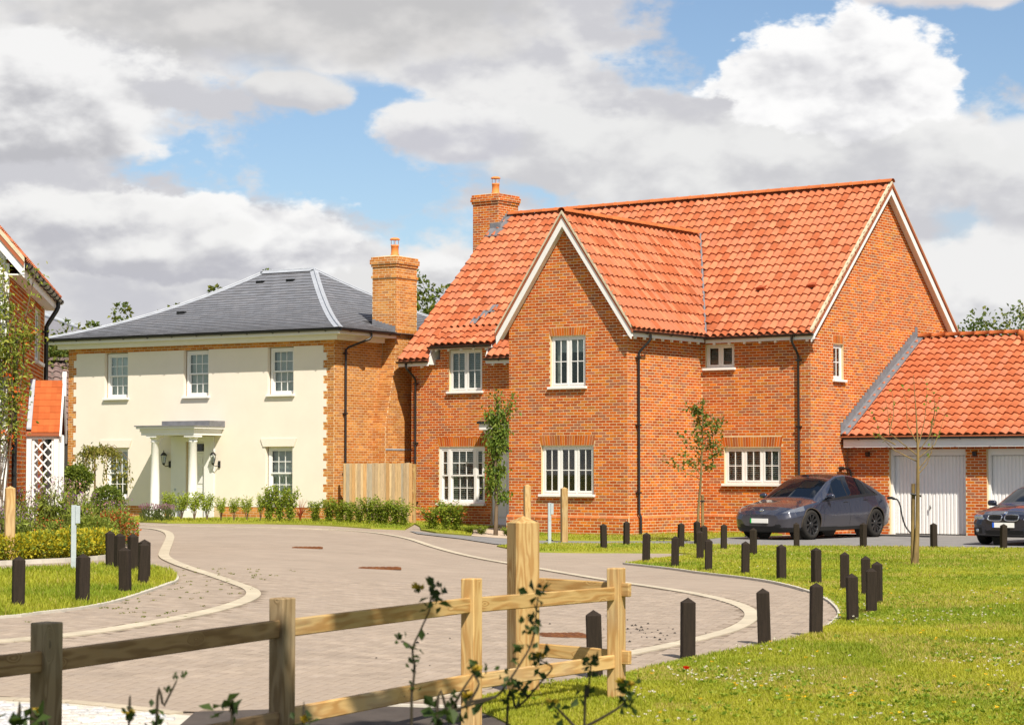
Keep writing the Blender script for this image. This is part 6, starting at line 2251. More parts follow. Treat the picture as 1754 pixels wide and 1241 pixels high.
# roof: eaves along the right side, gable to the front
rm = MB(); th = 0.10
SLH = 1.16
slab([(0.26, -0.25, 5.14), (0.26, 8.1, 5.14), (-2.5, 8.1, 5.14 + 2.76 * SLH), (-2.5, -0.25, 5.14 + 2.76 * SLH)])
slab([(-2.501, -0.25, 5.14 + 2.76 * SLH), (-2.501, 8.1, 5.14 + 2.76 * SLH), (-5.26, 8.1, 5.14), (-5.26, -0.25, 5.14)])
lroof = rm.build('roof', bpy.data.materials['roof_boards'], lef)
TT = Tiles((0.26, -0.25, 5.14), (0, 1, 0), Vector((-1, 0, SLH)), w=0.235, g=0.34)
for i in range(36):
    for j in range(13): TT.put(i, j)
TT.build(lef, lroof, label='orange clay tiles of the left house')
m = MB()
rake_board(m, LF, [(0.27, 5.10), (-2.5, 5.10 + 2.77 * SLH), (-2.5, 4.82 + 2.77 * SLH), (0.27, 4.85)], 0.22, 0.19)
m.build('bargeboard', M['white'], lef)
m = MB()
rake_board(m, LF, [(0.27, 5.105), (-2.5, 5.105 + 2.77 * SLH), (-2.5, 5.21 + 2.77 * SLH), (0.27, 5.19)], 0.26, 0.18)
m.build('verge_mortar', M['cream'], lef)
m = MB()
rake_board(m, LF, [(0.20, 4.95), (-2.5, 4.86 + 2.77 * SLH), (-2.5, 4.84 + 2.77 * SLH), (0.20, 4.92)], 0.189, 0.05)
m.build('soffit', M['white'], lef)
bx('fascia', LR, -0.18, 8.0, 0.23, 0.20, 4.90, 5.07, M['white'], lef)
bx('soffit', LR, -0.18, 8.0, 0.199, 0.01, 4.90, 4.92, M['white'], lef)
gutter(lef, (0.23, -0.2, 5.09), (0.23, 8.1, 5.09), (1, 0, 0), 0.065, 0.8)
downpipe(lef, LR, 7.3, 0.3, 5.03, top_d=0.29, r=0.045, lean=0.1)
m = MB(); m.tube([LR.P(0.35, 0.09, 0.3), LR.P(0.35, 0.09, 4.0)], 0.045, 10); m.build('downpipe', M['blackplastic'], lef)

# porch on the side wall: tiled gable roof, trellis, white posts and bargeboard with finial
por = thing('porch', 'small white timber porch with orange tiled roof and trellis side', 'porch', (LO[0], LO[1], 0), -TLH)
PV0, PVR, PV1 = 3.70, 4.45, 5.20
PU = 0.60
ZPE, ZPR = 2.42, 3.32
T_ = (ZPR - ZPE) / (PVR - PV0)
nrow = 8
for j in range(nrow):
    for k in range(5):
        m = MB(); q = rnd.uniform(.85, 1.15); m.cur = (0.40 * q, 0.10 * q, 0.032 * q)
        v0 = PV0 - .05 + (PVR - PV0 + .05) * j / nrow; v1 = PV0 - .05 + (PVR - PV0 + .05) * (j + 1.15) / nrow
        z0 = ZPE + T_ * (v0 - PV0) + .040; z1 = ZPE + T_ * (v1 - PV0) + .022
        u0 = 0.10 + (PU - .10) * k / 5 + .0006; u1 = 0.10 + (PU - .10) * (k + 1) / 5 - .0006
        m.add([(u0, v0, z0), (u1, v0, z0), (u1, v1, z1), (u0, v1, z1), (u0, v0, z0 - .018), (u1, v0, z0 - .018)], [(0, 1, 2, 3), (4, 5, 1, 0)])
        m.build('plain_tile', M['tile'], por, tint=True)
m = MB()
m.prism([(0.01, PV0 - .05, ZPE - .10), (0.01, PVR, ZPR - .05), (0.01, PV1 + .05, ZPE - .10), (0.01, PV1 + .05, ZPE - .055), (0.01, PVR, ZPR + .004), (0.01, PV0 - .05, ZPE - .055)], (PU - .01, 0, 0))
m.build('roof_deck', bpy.data.materials['roof_boards'], por)
m = MB(); m.prism([(0.012, PV0 - .05, ZPE + .02), (0.012, PVR, ZPR + .03), (0.012, PVR, ZPR + .06), (0.012, PV0 - .05, ZPE + .05)], (0.085, 0, 0)); m.build('lead_flashing', M['leadpale'], por)
for sgn, va in ((-1, PV0), (1, PV1)):
    m = MB()
    m.prism([(PU, va + sgn * .10, ZPE - .10), (PU, PVR, ZPR + .06), (PU, PVR, ZPR - .12), (PU, va + sgn * .02, ZPE - .22)], (0.03, 0, 0))
    m.build('bargeboard', M['white'], por)
m = MB(); m.prism([(PU - .01, PVR - .035, ZPR - .25), (PU - .01, PVR + .035, ZPR - .25), (PU - .01, PVR + .035, ZPR + .10), (PU - .01, PVR, ZPR + .20), (PU - .01, PVR - .035, ZPR + .10)], (0.07, 0, 0)); m.build('finial', M['white'], por)
for u, v in ((0.54, PV0 + .04), (0.54, PV1 - .04), (0.055, PV0 + .04), (0.055, PV1 - .04)):
    box_obj('post', (u - .045, v - .045, 0.2), (u + .045, v + .045, ZPE - .055), M['white'], por)
box_obj('beam', (0.0, PV0 - .01, ZPE - .15), (PU, PV0 + .09, ZPE - .062), M['white'], por)
n = 0
for k in range(-9, 12):
    for sg in (-1, 1):
        pts = []
        # slats clipped to the panel 0.20..0.66 wide, 0.5..2.25 high
        x0, x1, z0, z1 = 0.15, 0.46, 0.45, 2.26
        zc = 0.45 + k * 0.20
        a = zc; b = zc + (x1 - x0) * 1.15
        pa, pb = (x0, a), (x1, b)
        if a < z0: pa = (x0 + (z0 - a) / 1.15, z0)
        if b > z1: pb = (x1 - (b - z1) / 1.15, z1)
        if pa[0] >= pb[0] - .01: continue
        if sg < 0: pa, pb = (x0 + x1 - pa[0], pa[1]), (x0 + x1 - pb[0], pb[1])
        y = PV0 + .03 + (0.012 if sg > 0 else 0)
        dx, dz = pb[0] - pa[0], pb[1] - pa[1]; l = math.hypot(dx, dz); nx_, nz_ = -dz / l * .014, dx / l * .014
        m = MB()
        m.prism([(pa[0] + nx_, y, pa[1] + nz_), (pb[0] + nx_, y, pb[1] + nz_), (pb[0] - nx_, y, pb[1] - nz_), (pa[0] - nx_, y, pa[1] - nz_)], (0, 0.010, 0))
        m.build('trellis_slat', M['white'], por)
for x in (0.13, 0.475): box_obj('trellis_frame', (x - .02, PV0 + .02, 0.4), (x + .02, PV0 + .06, 2.27), M['white'], por)

# ---------------------------------------------------------------- houses glimpsed behind, at the far left
fh = thing('background_house', 'distant brick house with slate hipped roof glimpsed at far left', 'house', (-17.2, 86.0, 0.28), R(20))
m = MB(); m.box((-6, 0, -.3), (1.2, 7, 6.1)); m.build('wall', mat('far_brick', (0.30, 0.10, 0.05), 0.9, var=0.2, nscale=8), fh)
m = MB(); m.box((-6.5, -.5, 6.1), (1.7, 7.5, 6.35)); m.build('eaves_board', M['white'], fh)
m = MB(); m.add([(-6.6, -.6, 6.36), (1.8, -.6, 6.36), (1.8, 7.6, 6.36), (-6.6, 7.6, 6.36), (-3.2, 3.5, 8.0), (-1.6, 3.5, 8.0)], [(0, 1, 5, 4), (1, 2, 5), (2, 3, 4, 5), (3, 0, 4)]); m.build('roof', mat('far_slate', (0.17, 0.17, 0.19), 0.6, var=0.1), fh)
m = MB(); m.tube([(1.8, -.6, 6.40), (-1.6, 3.5, 8.05)], .10, 6); m.build('lead_hip', M['leadpale'], fh)
gutter(fh, (-6.6, -.5, 6.36), (1.75, -.5, 6.36), (0, -1, 0), .08)
fg = thing('background_garage', 'distant garage with brown tiled roof and white ribbed door', 'garage', (-15.6, 76.0, 0.28), R(12))
m = MB(); m.box((-3, 0, -.3), (3.2, 6, 2.7)); m.build('wall', mat('dark_boarding', (0.035, 0.032, 0.03), 0.7, var=0.2), fg)
m = MB(); m.box((1.2, -.03, 0.0), (3.1, -.002, 2.3)); dgar = m.build('door', M['white'], fg)
for i in range(10):
    box_obj('door_rib', (1.24 + i * .185, -.05, 0.02), (1.30 + i * .185, -.031, 2.28), M['white'], dgar)
TF = Tiles((-3.3, -.4, 2.75), (1, 0, 0), Vector((0, 1, .75)), pal=[(0.16, 0.115, 0.105), (0.18, 0.125, 0.11), (0.14, 0.10, 0.095)], w=.3, g=.36)
for i in range(22):
    for j in range(12): TF.put(i, j)
rf = MB(); rf.add([(-3.3, -.4, 2.74), (3.3, -.4, 2.74), (3.3, 3.0, 5.3), (-3.3, 3.0, 5.3), (3.3, 6.4, 2.74), (-3.3, 6.4, 2.74)], [(0, 1, 2, 3), (3, 2, 4, 5)]); rfo = rf.build('roof', mat('brown_boards', (0.10, 0.08, 0.07), .9), fg)
TF.build(fg, rfo, label='brown interlocking tiles')
m = MB(); m.prism([(3.28, -.4, 2.7), (3.28, 3.0, 5.25), (3.28, 3.0, 5.0), (3.28, -.2, 2.5)], (.03, 0, 0)); m.build('bargeboard', M['white'], fg)
ridge_tiles(fg, (-3.3, 3.0, 5.4), (3.3, 3.0, 5.4), .14, .45, mat('brown_ridge', (0.15, 0.11, 0.10), .8))
# ---------------------------------------------------------------- bollards
bm_ = MB()
hw = 0.062
vs = []
zt = 0.53
c = 0.012
ring = [(-hw + c, -hw), (hw - c, -hw), (hw, -hw + c), (hw, hw - c), (hw - c, hw), (-hw + c, hw), (-hw, hw - c), (-hw, -hw + c)]
vs = [(x, y, -0.1) for x, y in ring] + [(x, y, zt - 0.045) for x, y in ring] + [(0, 0, zt)]
fs = [(i, (i + 1) % 8, 8 + (i + 1) % 8, 8 + i) for i in range(8)] + [(8 + i, 8 + (i + 1) % 8, 16) for i in range(8)]
bm_.add(vs, fs)
boll_me = bm_.mesh('bollard', M['bollard'])
BOL = [
    (1.59, 19.91, 'black bollard at the grass edge, first on the right of the corner fence'),
    (2.47, 21.53, 'black bollard at the grass edge where the curved band swings round'),
    (3.12, 22.59, 'black bollard standing where the pale kerb curve meets the grass'),
    (3.82, 24.66, 'nearest bollard of the tight cluster on the right lawn'),
    (4.55, 32.86, 'black bollard directly behind the one at the kerb curve'),
    (4.71, 31.11, 'leftmost black bollard of the tight cluster on the right lawn'),
    (4.78, 29.67, 'rearmost black bollard of the tight cluster on the right lawn'),
    (4.63, 27.87, 'rightmost black bollard of the tight cluster on the right lawn'),
    (4.26, 26.06, 'black bollard in the middle of the tight cluster on the right lawn'),
    (4.20, 34.26, 'fifth black bollard from the left along the far curve of the lawn'),
    (3.80, 35.78, 'fourth black bollard from the left along the far curve of the lawn'),
    (3.31, 37.02, 'third black bollard from the left along the far curve of the lawn'),
    (2.87, 38.67, 'second black bollard from the left along the far curve of the lawn'),
    (2.49, 40.79, 'first black bollard at the left tip of the far curve of the lawn'),
    (1.99, 47.6, 'left one of two small bollards on the grass before the wing'),
    (2.60, 49.9, 'right one of two small bollards on the grass before the wing'),
    (3.71, 48.3, 'small bollard just left of the staked leafy sapling'),
    (4.24, 50.2, 'small bollard half hidden right behind the staked sapling'),
    (3.61, 42.13, 'dark bollard in front of the staked sapling trunk'),
    (4.05, 46.2, 'small bollard just right of the staked sapling trunk'),
    (4.55, 47.2, 'small bollard before the lower right window'),
    (4.84, 44.0, 'small bollard in front of the number plate of the grey car'),
    (6.30, 48.6, 'small bollard in front of the near headlight of the grey car'),
    (7.76, 48.5, 'small bollard beside the rear wheel of the grey car'),
    (9.26, 48.2, 'small bollard in front of the white garage door'),
    (10.61, 47.4, 'small bollard in front of the dark saloon'),
    (0.68, 18.01, 'black bollard behind the rails of the corner fence post'),
    (0.52, 50.2, 'small bollard almost hidden behind the thick gate post'),
    (-5.09, 22.66, 'leftmost black bollard on the left verge'),
    (-4.62, 23.64, 'second black bollard from the left on the left verge'),
    (-4.54, 25.80, 'third black bollard from the left on the left verge'),
    (-4.62, 27.52, 'front one of the two overlapping bollards at the tip of the left verge'),
    (-4.75, 28.38, 'rear one of the two overlapping bollards at the tip of the left verge'),
    (-5.27, 30.54, 'rightmost black bollard of the back row on the left verge'),
    (-5.49, 30.73, 'middle black bollard of the back row on the left verge'),
    (-5.82, 31.85, 'leftmost black bollard of the back row on the left verge'),
]
for i, (x, y, lb) in enumerate(BOL):
    o = link('bollard', boll_me, None, (x, y, tz(x, y) + 0.02), (rnd.uniform(-.03, .03), rnd.uniform(-.03, .03), R(rnd.uniform(-25, 40))))
    tag(o, lb, 'bollard', 'black bollards round the grass')

# ---------------------------------------------------------------- pale timber posts
def timber_post(x, y, h, hw, label, rz, z=None):
    m = MB()
    c = hw * .16
    ring = [(-hw + c, -hw), (hw - c, -hw), (hw, -hw + c), (hw, hw - c), (hw - c, hw), (-hw + c, hw), (-hw, hw - c), (-hw, -hw + c)]
    vs = [(a, b, -0.15) for a, b in ring] + [(a, b, h - hw * .55) for a, b in ring] + [(0, 0, h)]
    m.add(vs, [(i, (i + 1) % 8, 8 + (i + 1) % 8, 8 + i) for i in range(8)] + [(8 + i, 8 + (i + 1) % 8, 16) for i in range(8)])
    o = m.build('timber_post', M['pine'], None, loc=(x, y, (tz(x, y) if z is None else z)), rot=(0, 0, R(rz)))
    return tag(o, label, 'post', 'thick pale timber posts')
timber_post(0.085, 16.71, 1.34, 0.098, 'thick pale timber post with pointed top at the fence end', 24)
timber_post(-7.78, 34.0, 1.18, 0.075, 'pale timber post before the brick house at the left edge', 20)
timber_post(1.23, 51.7, 1.30, 0.075, 'right one of two pale timber posts before the lower wing window', 15)
timber_post(0.36, 52.2, 1.34, 0.075, 'left one of two pale timber posts, behind the thick gate post', 15)

def channel_post(x, y, h, label):
    t = thing('sign_post', label, 'post', (x, y, tz(x, y)), R(15), 'galvanised steel channel posts')
    m = MB(); m.box((-.035, -.02, -.1), (.035, -.014, h)); m.box((-.035, -.014, -.1), (-.029, .03, h)); m.box((.029, -.014, -.1), (.035, .03, h)); m.build('channel', M['steel'], t)
    m = MB(); m.bbox((.02, -.045, h - .26), (.085, -.021, h - .01), .003); m.build('back_plate', M['steel'], t)
channel_post(-6.21, 31.1, 0.93, 'grey steel channel post on the left verge beside the flower bed')
channel_post(0.85, 49.7, 0.95, 'grey steel channel post on the grass before the wing')

# ---------------------------------------------------------------- post and rail fence
FP = [(0.77, 16.24), (-0.27, 14.67), (-1.30, 12.45), (-2.21, 10.45), (-3.15, 8.4)]
fen = thing('rail_fence', 'pale timber post and rail fence crossing the foreground', 'fence', (FP[0][0], FP[0][1], 0), 0)
ox, oy = FP[0]
d0 = math.atan2(FP[3][1] - FP[0][1], FP[3][0] - FP[0][0])
for i, (x, y) in enumerate(FP):
    m = MB()
    h = 0.98 - tz(x, y) * 0
    hx, hy = 0.062, 0.05
    m.bbox((-hx, -hy, -.2), (hx, hy, h), .006)
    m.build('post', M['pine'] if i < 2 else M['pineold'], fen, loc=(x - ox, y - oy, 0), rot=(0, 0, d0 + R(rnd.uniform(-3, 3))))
def rail(p, q, z0, z1, h=0.10, t=0.042, material=None):
    p = Vector((p[0] - ox, p[1] - oy, z0)); q = Vector((q[0] - ox, q[1] - oy, z1))
    L = (q - p).length
    m = MB(); m.bbox((0, -t / 2, -h / 2), (L, t / 2, h / 2), .006)
    rz = math.atan2(q.y - p.y, q.x - p.x); ry = -math.asin((q.z - p.z) / L)
    return m.build('rail', material or M['pinehor'], fen, loc=p, rot=(0, ry, rz))
for i in range(4):
    a, b = Vector(FP[i]), Vector(FP[i + 1])
    d = (b - a).normalized() * 0.052
    for z in (0.80, 0.30):
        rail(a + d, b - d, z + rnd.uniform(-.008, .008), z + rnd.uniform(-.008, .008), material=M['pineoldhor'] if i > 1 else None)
a = Vector(FP[0]); b = Vector((0.085 + .05, 16.71 + .05)) 
dd = (a - b).normalized()
for z in (0.83, 0.335):
    rail(b + dd * .10, a + Vector((.03, .0)) + dd * .09, z + .005, z - .01)

# ---------------------------------------------------------------- ironwork in the road and scattered dirt
def cover(x, y, w, d, rz, label):
    t = thing('manhole_cover', label, 'manhole cover', (x, y, tz(x, y)), R(rz), 'rusty covers in the road')
    m = MB(); m.box((-w / 2 - .03, -d / 2 - .03, -.02), (w / 2 + .03, d / 2 + .03, 0.005)); m.build('frame', M['rust'], t)
    m = MB(); m.bbox((-w / 2, -d / 2, 0.0), (w / 2, d / 2, 0.011), .002)
    for i in range(6):
        for j in range(6):
            px, py = -w / 2 + w * (i + .5) / 6, -d / 2 + d * (j + .5) / 6
            m.box((px - w / 20, py - d / 20, .0112), (px + w / 20, py + d / 20, .0145))
    m.build('plate', M['rust'], t)
cover(0.52, 22.41, 0.42, 0.42, 8, 'rusty square cover in the paving behind the fence')
cover(-2.11, 35.06, 0.62, 0.36, 4, 'rusty cover in the middle of the paved road')
cover(-3.9, 41.87, 0.52, 0.36, 4, 'rusty cover at the back of the paved road')
m = MB()
for i in range(70):
    if rnd.random() < .75: x, y = rnd.gauss(1.35, .22), rnd.gauss(23.2, .6)
    else: x, y = rnd.uniform(-1.5, 2.4), rnd.uniform(16.5, 26)
    s = rnd.uniform(.008, .022); z = tz(x, y) + .003
    if pip(np.array([x]), np.array([y]), LAWN_R)[0]: continue
    v = [(x + s * math.cos(a_) * rnd.uniform(.6, 1.2), y + s * math.sin(a_) * rnd.uniform(.6, 1.2), z) for a_ in [k * 2 * math.pi / 6 for k in range(6)]]
    m.add(v + [(x, y, z + s * .8)], [(k, (k + 1) % 6, 6) for k in range(6)])
tag(m.build('dirt_crumbs', mat('dark_dirt', (0.02, 0.017, 0.014), .95)), 'dark crumbs of dirt scattered on the paving', 'dirt', kind='stuff')
# ---------------------------------------------------------------- plants
def unit(a):
    return a / np.maximum(np.linalg.norm(a, axis=-1, keepdims=True), 1e-9)


def leaf_arrays(P, D, size, wid, pal, seed=0, cup=0.15, pv=0.16):
    """one folded quad per leaf: P base points, D directions"""
    rs = np.random.RandomState(seed)
    n = len(P)
    s = np.asarray(size) * rs.uniform(.7, 1.25, n)
    D = unit(D)
    N = unit(rs.normal(size=(n, 3)) + np.array([0, 0, .8]))
    W = unit(np.cross(D, N))
    U = np.cross(W, D)
    mid = P + D * (s * .5)[:, None] - U * (s * cup * .5)[:, None] * 0
    a = mid + W * (s * wid)[:, None] + U * (s * cup)[:, None]
    b = mid - W * (s * wid)[:, None] + U * (s * cup)[:, None]
    V = np.stack([P, a, P + D * s[:, None], b], 1).reshape(-1, 3)
    F = np.arange(4 * n).reshape(-1, 4)
    # fold along the midrib: two triangles
    F3 = np.concatenate([F[:, [0, 1, 2]], F[:, [0, 2, 3]]])
    pal = np.array(pal)
    c = pal[rs.randint(0, len(pal), n)] * rs.uniform(1 - pv, 1 + pv, (n, 1))
    return V, F3, np.concatenate([c, c])


def leaf_mesh(name, sets, material=None):
    Vs, Fs, Cs = [], [], []
    o = 0
    for V, F, C in sets:
        Vs.append(V); Fs.append(F + o); Cs.append(C); o += len(V)
    return np_mesh(name, np.concatenate(Vs), np.concatenate(Fs), material or M['leaf'], np.concatenate(Cs))


def ball(n, c, r, rs, fill=0.55):
    """points spread through an ellipsoid, denser to the outside"""
    d = unit(rs.normal(size=(n, 3)))
    k = (rs.uniform(0, 1, n) ** (1 / 3)) * (1 - fill) + fill * rs.uniform(.75, 1, n)
    return np.array(c) + d * k[:, None] * np.array(r), d


G_HEDGE = [(0.25, 0.31, 0.035), (0.19, 0.26, 0.03), (0.32, 0.36, 0.045), (0.13, 0.19, 0.025)]
G_TREE = [(0.10, 0.14, 0.025), (0.14, 0.17, 0.03), (0.075, 0.11, 0.02), (0.18, 0.19, 0.035)]
G_DARK = [(0.06, 0.10, 0.02), (0.09, 0.13, 0.025), (0.045, 0.075, 0.015)]
G_GOLD = [(0.42, 0.36, 0.02), (0.30, 0.32, 0.03), (0.50, 0.42, 0.03), (0.16, 0.22, 0.03)]


def limb_tree(rs, h, r0, nl, spread, lean=(0, 0), start=.45, bend=.2, sub=2):
    """trunk and limbs as tubes; returns mesh builder and limb end points"""
    m = MB()
    pts = [(lean[0] * f * f * h, lean[1] * f * f * h, h * f) for f in np.linspace(0, 1, 7)]
    m.tube(pts, [r0 * (1.35 if i == 0 else 1) * (1 - .75 * i / 6) for i in range(7)], 8)
    tips = []
    for k in range(nl):
        f = start + (1 - start) * (k + .5) / nl
        base = np.array([lean[0] * f * f * h, lean[1] * f * f * h, h * f])
        a = k * 2.4 + rs.uniform(-.5, .5)
        L = spread * (1.15 - .5 * f) * rs.uniform(.75, 1.2)
        d = np.array([math.cos(a), math.sin(a), bend + rs.uniform(0, .6)])
        mid = base + d * L * .5 + rs.normal(size=3) * .05 * L
        end = base + d * L + np.array([0, 0, L * .25])
        m.tube([base, mid, end], [r0 * .42 * (1.1 - .6 * f), r0 * .28 * (1.1 - .6 * f), r0 * .10], 5)
        tips += [mid, end]
        for q in range(sub):
            e2 = mid + (end - mid) * rs.uniform(.1, .8) + rs.normal(size=3) * L * .35
            m.tube([mid, (mid + e2) / 2 + rs.normal(size=3) * .03 * L, e2], [r0 * .16, r0 * .12, r0 * .05], 4)
            tips.append(e2)
    return m, np.array(tips)


def big_tree(x, y, h, cr, label, seed, pal=G_TREE, n=11000, leaf=.17, spires=0):
    rs = np.random.RandomState(seed)
    t = thing('tree', label, 'tree', (x, y, tz(x, y)), rs.uniform(0, 6), 'trees behind the houses')
    m, tips = limb_tree(rs, h * .8, .16, 14, cr * .95, start=.3, bend=.35)
    m.build('trunk', M['bark'], t)
    P, D = [], []
    cl = list(tips) + [np.array([rs.normal() * cr * .45, rs.normal() * cr * .45, h * rs.uniform(.55, .93)]) for _ in range(16)]
    for s in range(spires):
        cl.append(np.array([rs.normal() * cr * .6, rs.normal() * cr * .6, h * rs.uniform(.92, 1.06)]))
    per = n // len(cl)
    for c in cl:
        rr = cr * rs.uniform(.20, .42)
        p, d = ball(per, c, (rr, rr, rr * 1.1), rs)
        P.append(p); D.append(d + rs.normal(size=d.shape) * .7)
    me = leaf_mesh('crown', [leaf_arrays(np.concatenate(P), np.concatenate(D), leaf, .36, pal, seed)])
    link('crown', me, t)
    return t


big_tree(-15.9, 80, 6.2, 1.5, 'bushy tree rising behind the left end of the slate roof', 21, spires=6)
big_tree(-13.6, 88, 7.3, 1.6, 'tree whose twig tips peek over the left slope of the slate roof', 22, spires=7)
big_tree(-10.6, 88, 8.9, 1.4, 'tree showing above the ridge of the slate roof', 23, spires=6)
big_tree(-3.5, 88, 8.9, 1.5, 'tree between the cream chimney and the pantile roof', 24, spires=5)
big_tree(19.2, 92, 7.2, 2.4, 'tree rising behind the garage beside the gable', 25, pal=G_DARK + G_TREE, spires=6)
big_tree(22.6, 92, 7.6, 2.8, 'tree behind the garage near the right edge', 26, pal=G_DARK + G_TREE, spires=5)
big_tree(26.5, 96, 9.0, 3.0, 'tree behind the garage beyond the right edge', 27, pal=G_DARK + G_TREE)

# tall tree beside the camera that shades the left end of the fence
rs = np.random.RandomState(5)
st = thing('shade_tree', 'tall broadleaf tree beside the viewer shading the left fence', 'tree', (2.15, 2.85, 0), 0)
m = MB(); m.tube([(0, 0, 0), (-.1, .2, 2.5), (-.8, .9, 5), (-1.9, 1.7, 7.5), (-2.4, 2.2, 9)], [.22, .17, .13, .09, .04], 9)
tips = []
for k in range(16):
    b = np.array([-1.2, 1.2, 5.6]) + np.array([-.8, .6, 2.0]) * rs.uniform(0, 1)
    e = b + unit(np.array([rs.normal(), rs.normal(), rs.uniform(-.15, .5)])) * rs.uniform(1.6, 2.8)
    m.tube([b, (b + e) / 2 + rs.normal(size=3) * .1, e], [.05, .035, .012], 5); tips += [e, (b + e) / 2]
m.build('trunk', M['bark'], st)
P, D = [], []
for c in tips + [np.array([-2.4, 2.2, 7.2]) + rs.normal(size=3) * np.array([1.25, 1.25, .8]) for _ in range(26)]:
    rr = rs.uniform(.45, .8); p, d = ball(330, c, (rr, rr, rr * .8), rs); P.append(p); D.append(d + rs.normal(size=d.shape))
link('crown', leaf_mesh('crown', [leaf_arrays(np.concatenate(P), np.concatenate(D), .21, .42, G_TREE, 5)]), st)

# ---- hedge shrubs before the cream house and the fence
def shrub_proto(seed, h, r, n, leaf, pal, name, vase=False, up=.6):
    rs = np.random.RandomState(seed)
    m = MB()
    P, D = [], []
    ns = 7
    for k in range(ns):
        a = k * 2.4 + rs.uniform(-.4, .4)
        rr = r * rs.uniform(.35, .9)
        e = np.array([math.cos(a) * rr, math.sin(a) * rr, h * rs.uniform(.75, 1.0)])
        mid = e * np.array([.35, .35, .5]) + rs.normal(size=3) * .02
        m.tube([(0, 0, 0), mid, e], [.012, .008, .003], 4)
        q = n // ns
        f = rs.uniform(.45 if vase else .12, 1.0, q)
        c = np.where(f[:, None] < .5, mid * (f[:, None] / .5), mid + (e - mid) * ((f[:, None] - .5) / .5))
        P.append(c + rs.normal(size=(q, 3)) * np.array([r * .17, r * .17, h * .05])); D.append(rs.normal(size=(q, 3)) + np.array([math.cos(a) * .4, math.sin(a) * .4, up]))
    return m.mesh(name + '_stem', M['bark']), leaf_mesh(name + '_leaves', [leaf_arrays(np.concatenate(P), np.concatenate(D), leaf, .34, pal, seed)])


hed = [shrub_proto(40 + k, 1.0, .30, 1150, .062, G_HEDGE, 'hedge', vase=False) for k in range(4)]
hedv = [shrub_proto(50 + k, 1.0, .30, 800, .058, [(0.34, 0.40, 0.05), (0.26, 0.33, 0.04)], 'hedge_vase', vase=True) for k in range(3)]


def shrub(x, y, h, w, proto, label, group, name='hedge_shrub', cat='shrub'):
    t = thing(name, label, cat, (x, y, tz(x, y) + .02), rnd.uniform(0, 6), group)
    for nm, me in (('stem', proto[0]), ('foliage', proto[1])):
        o = link(nm, me, t); o.scale = (w / .6, w / .6, h)
    return t


def px_row(px, y_):   # column of the photograph to a place on the ground at distance y_
    return (px - 877.0) / 3750.0 * y_
ORD = ['first', 'second', 'third', 'fourth', 'fifth', 'sixth', 'seventh', 'eighth', 'ninth', 'tenth']
for i, (px, hh) in enumerate(((290, .78), (312, .76), (334, .78), (356, .74))):
    y_ = 61.2 - (px - 285) * .0025
    shrub(px_row(px, y_), y_, hh, .55, rnd.choice(hedv), ORD[i] + ' pale vase-shaped hedge shrub from the left before the porch', 'hedge shrubs before the porch')
for i, px in enumerate((380, 402, 424, 447)):
    y_ = 60.9 - i * .1
    shrub(px_row(px, y_), y_, rnd.uniform(.62, .75), .42, rnd.choice(hedv), ORD[i] + ' thin hedge shrub from the left between porch and lower window', 'thin hedge shrubs before the cream wall')
for i, px in enumerate((463, 480, 497)):
    y_ = 60.5 - i * .08
    shrub(px_row(px, y_), y_, rnd.uniform(.85, 1.0), .60, rnd.choice(hed), ORD[i] + ' dense shrub from the left below the lower right cream window', 'shrubs below the lower window')
for i, px in enumerate((540, 565, 582, 600, 617, 633, 648, 662, 678, 692)):
    y_ = 60.1 - i * .10
    shrub(px_row(px, y_), y_, (.48, .58, .50, .52, .45, .66, .48, .60, .62, .52)[i] * 1.15, .58, rnd.choice(hed), ORD[i] + ' small hedge shrub from the left in the row before the board fence', 'hedge shrubs before the board fence')
for px, hh, lb in ((742, .62, 'left one of three bushes below the tall sash window'), (765, .78, 'middle one of three bushes below the tall sash window'), (783, .66, 'right one of three bushes below the tall sash window')):
    y_ = 57.2
    shrub(px_row(px, y_), y_, hh, .72, rnd.choice(hed), lb, 'bushes below the sash window', 'bush', 'bush')
# low dark ground cover round the young cherry
for i, px in enumerate((805, 825, 868, 886)):
    y_ = 55.0
    shrub(px_row(px, y_), y_, .22, .42, rnd.choice(hed), ORD[i] + ' low clump from the left at the foot of the leafy column tree', 'low clumps at the tree foot', 'low_plant', 'plant')

# red-leaved spiky plant
def strap_plant(x, y, h, n, pal, label, name, spread=.5, w=.03, seed=1):
    rs = np.random.RandomState(seed)
    V, F, C = [], [], []
    for k in range(n):
        a = rs.uniform(0, 6.28); l = h * rs.uniform(.6, 1.1); sp = spread * rs.uniform(.1, 1)
        dx, dy = math.cos(a), math.sin(a)
        b = len(V)
        for f in (0, .35, .7, 1.0):
            p = np.array([dx * sp * f * f * l, dy * sp * f * f * l, l * f * (1 - .25 * sp * f)])
            ww = w * (1 - f * .85)
            V += [p + np.array([-dy * ww, dx * ww, 0]), p - np.array([-dy * ww, dx * ww, 0])]
        c = np.array(pal[rs.randint(len(pal))]) * rs.uniform(.8, 1.2)
        for q in range(3):
            F.append((b + q * 2, b + q * 2 + 2, b + q * 2 + 3, b + q * 2 + 1)); C.append(c)
    o = link(name, np_mesh(name, V, F, M['leaf'], np.array(C)), None, (x, y, tz(x, y) + .02))
    return tag(o, label, 'plant')
strap_plant(px_row(515, 60.3), 60.3, .62, 26, [(0.34, 0.07, 0.04), (0.42, 0.10, 0.05), (0.25, 0.05, 0.03)], 'spiky red-leaved plant in the hedge below the cream wall', 'strap_leaf_plant', .9, .02)
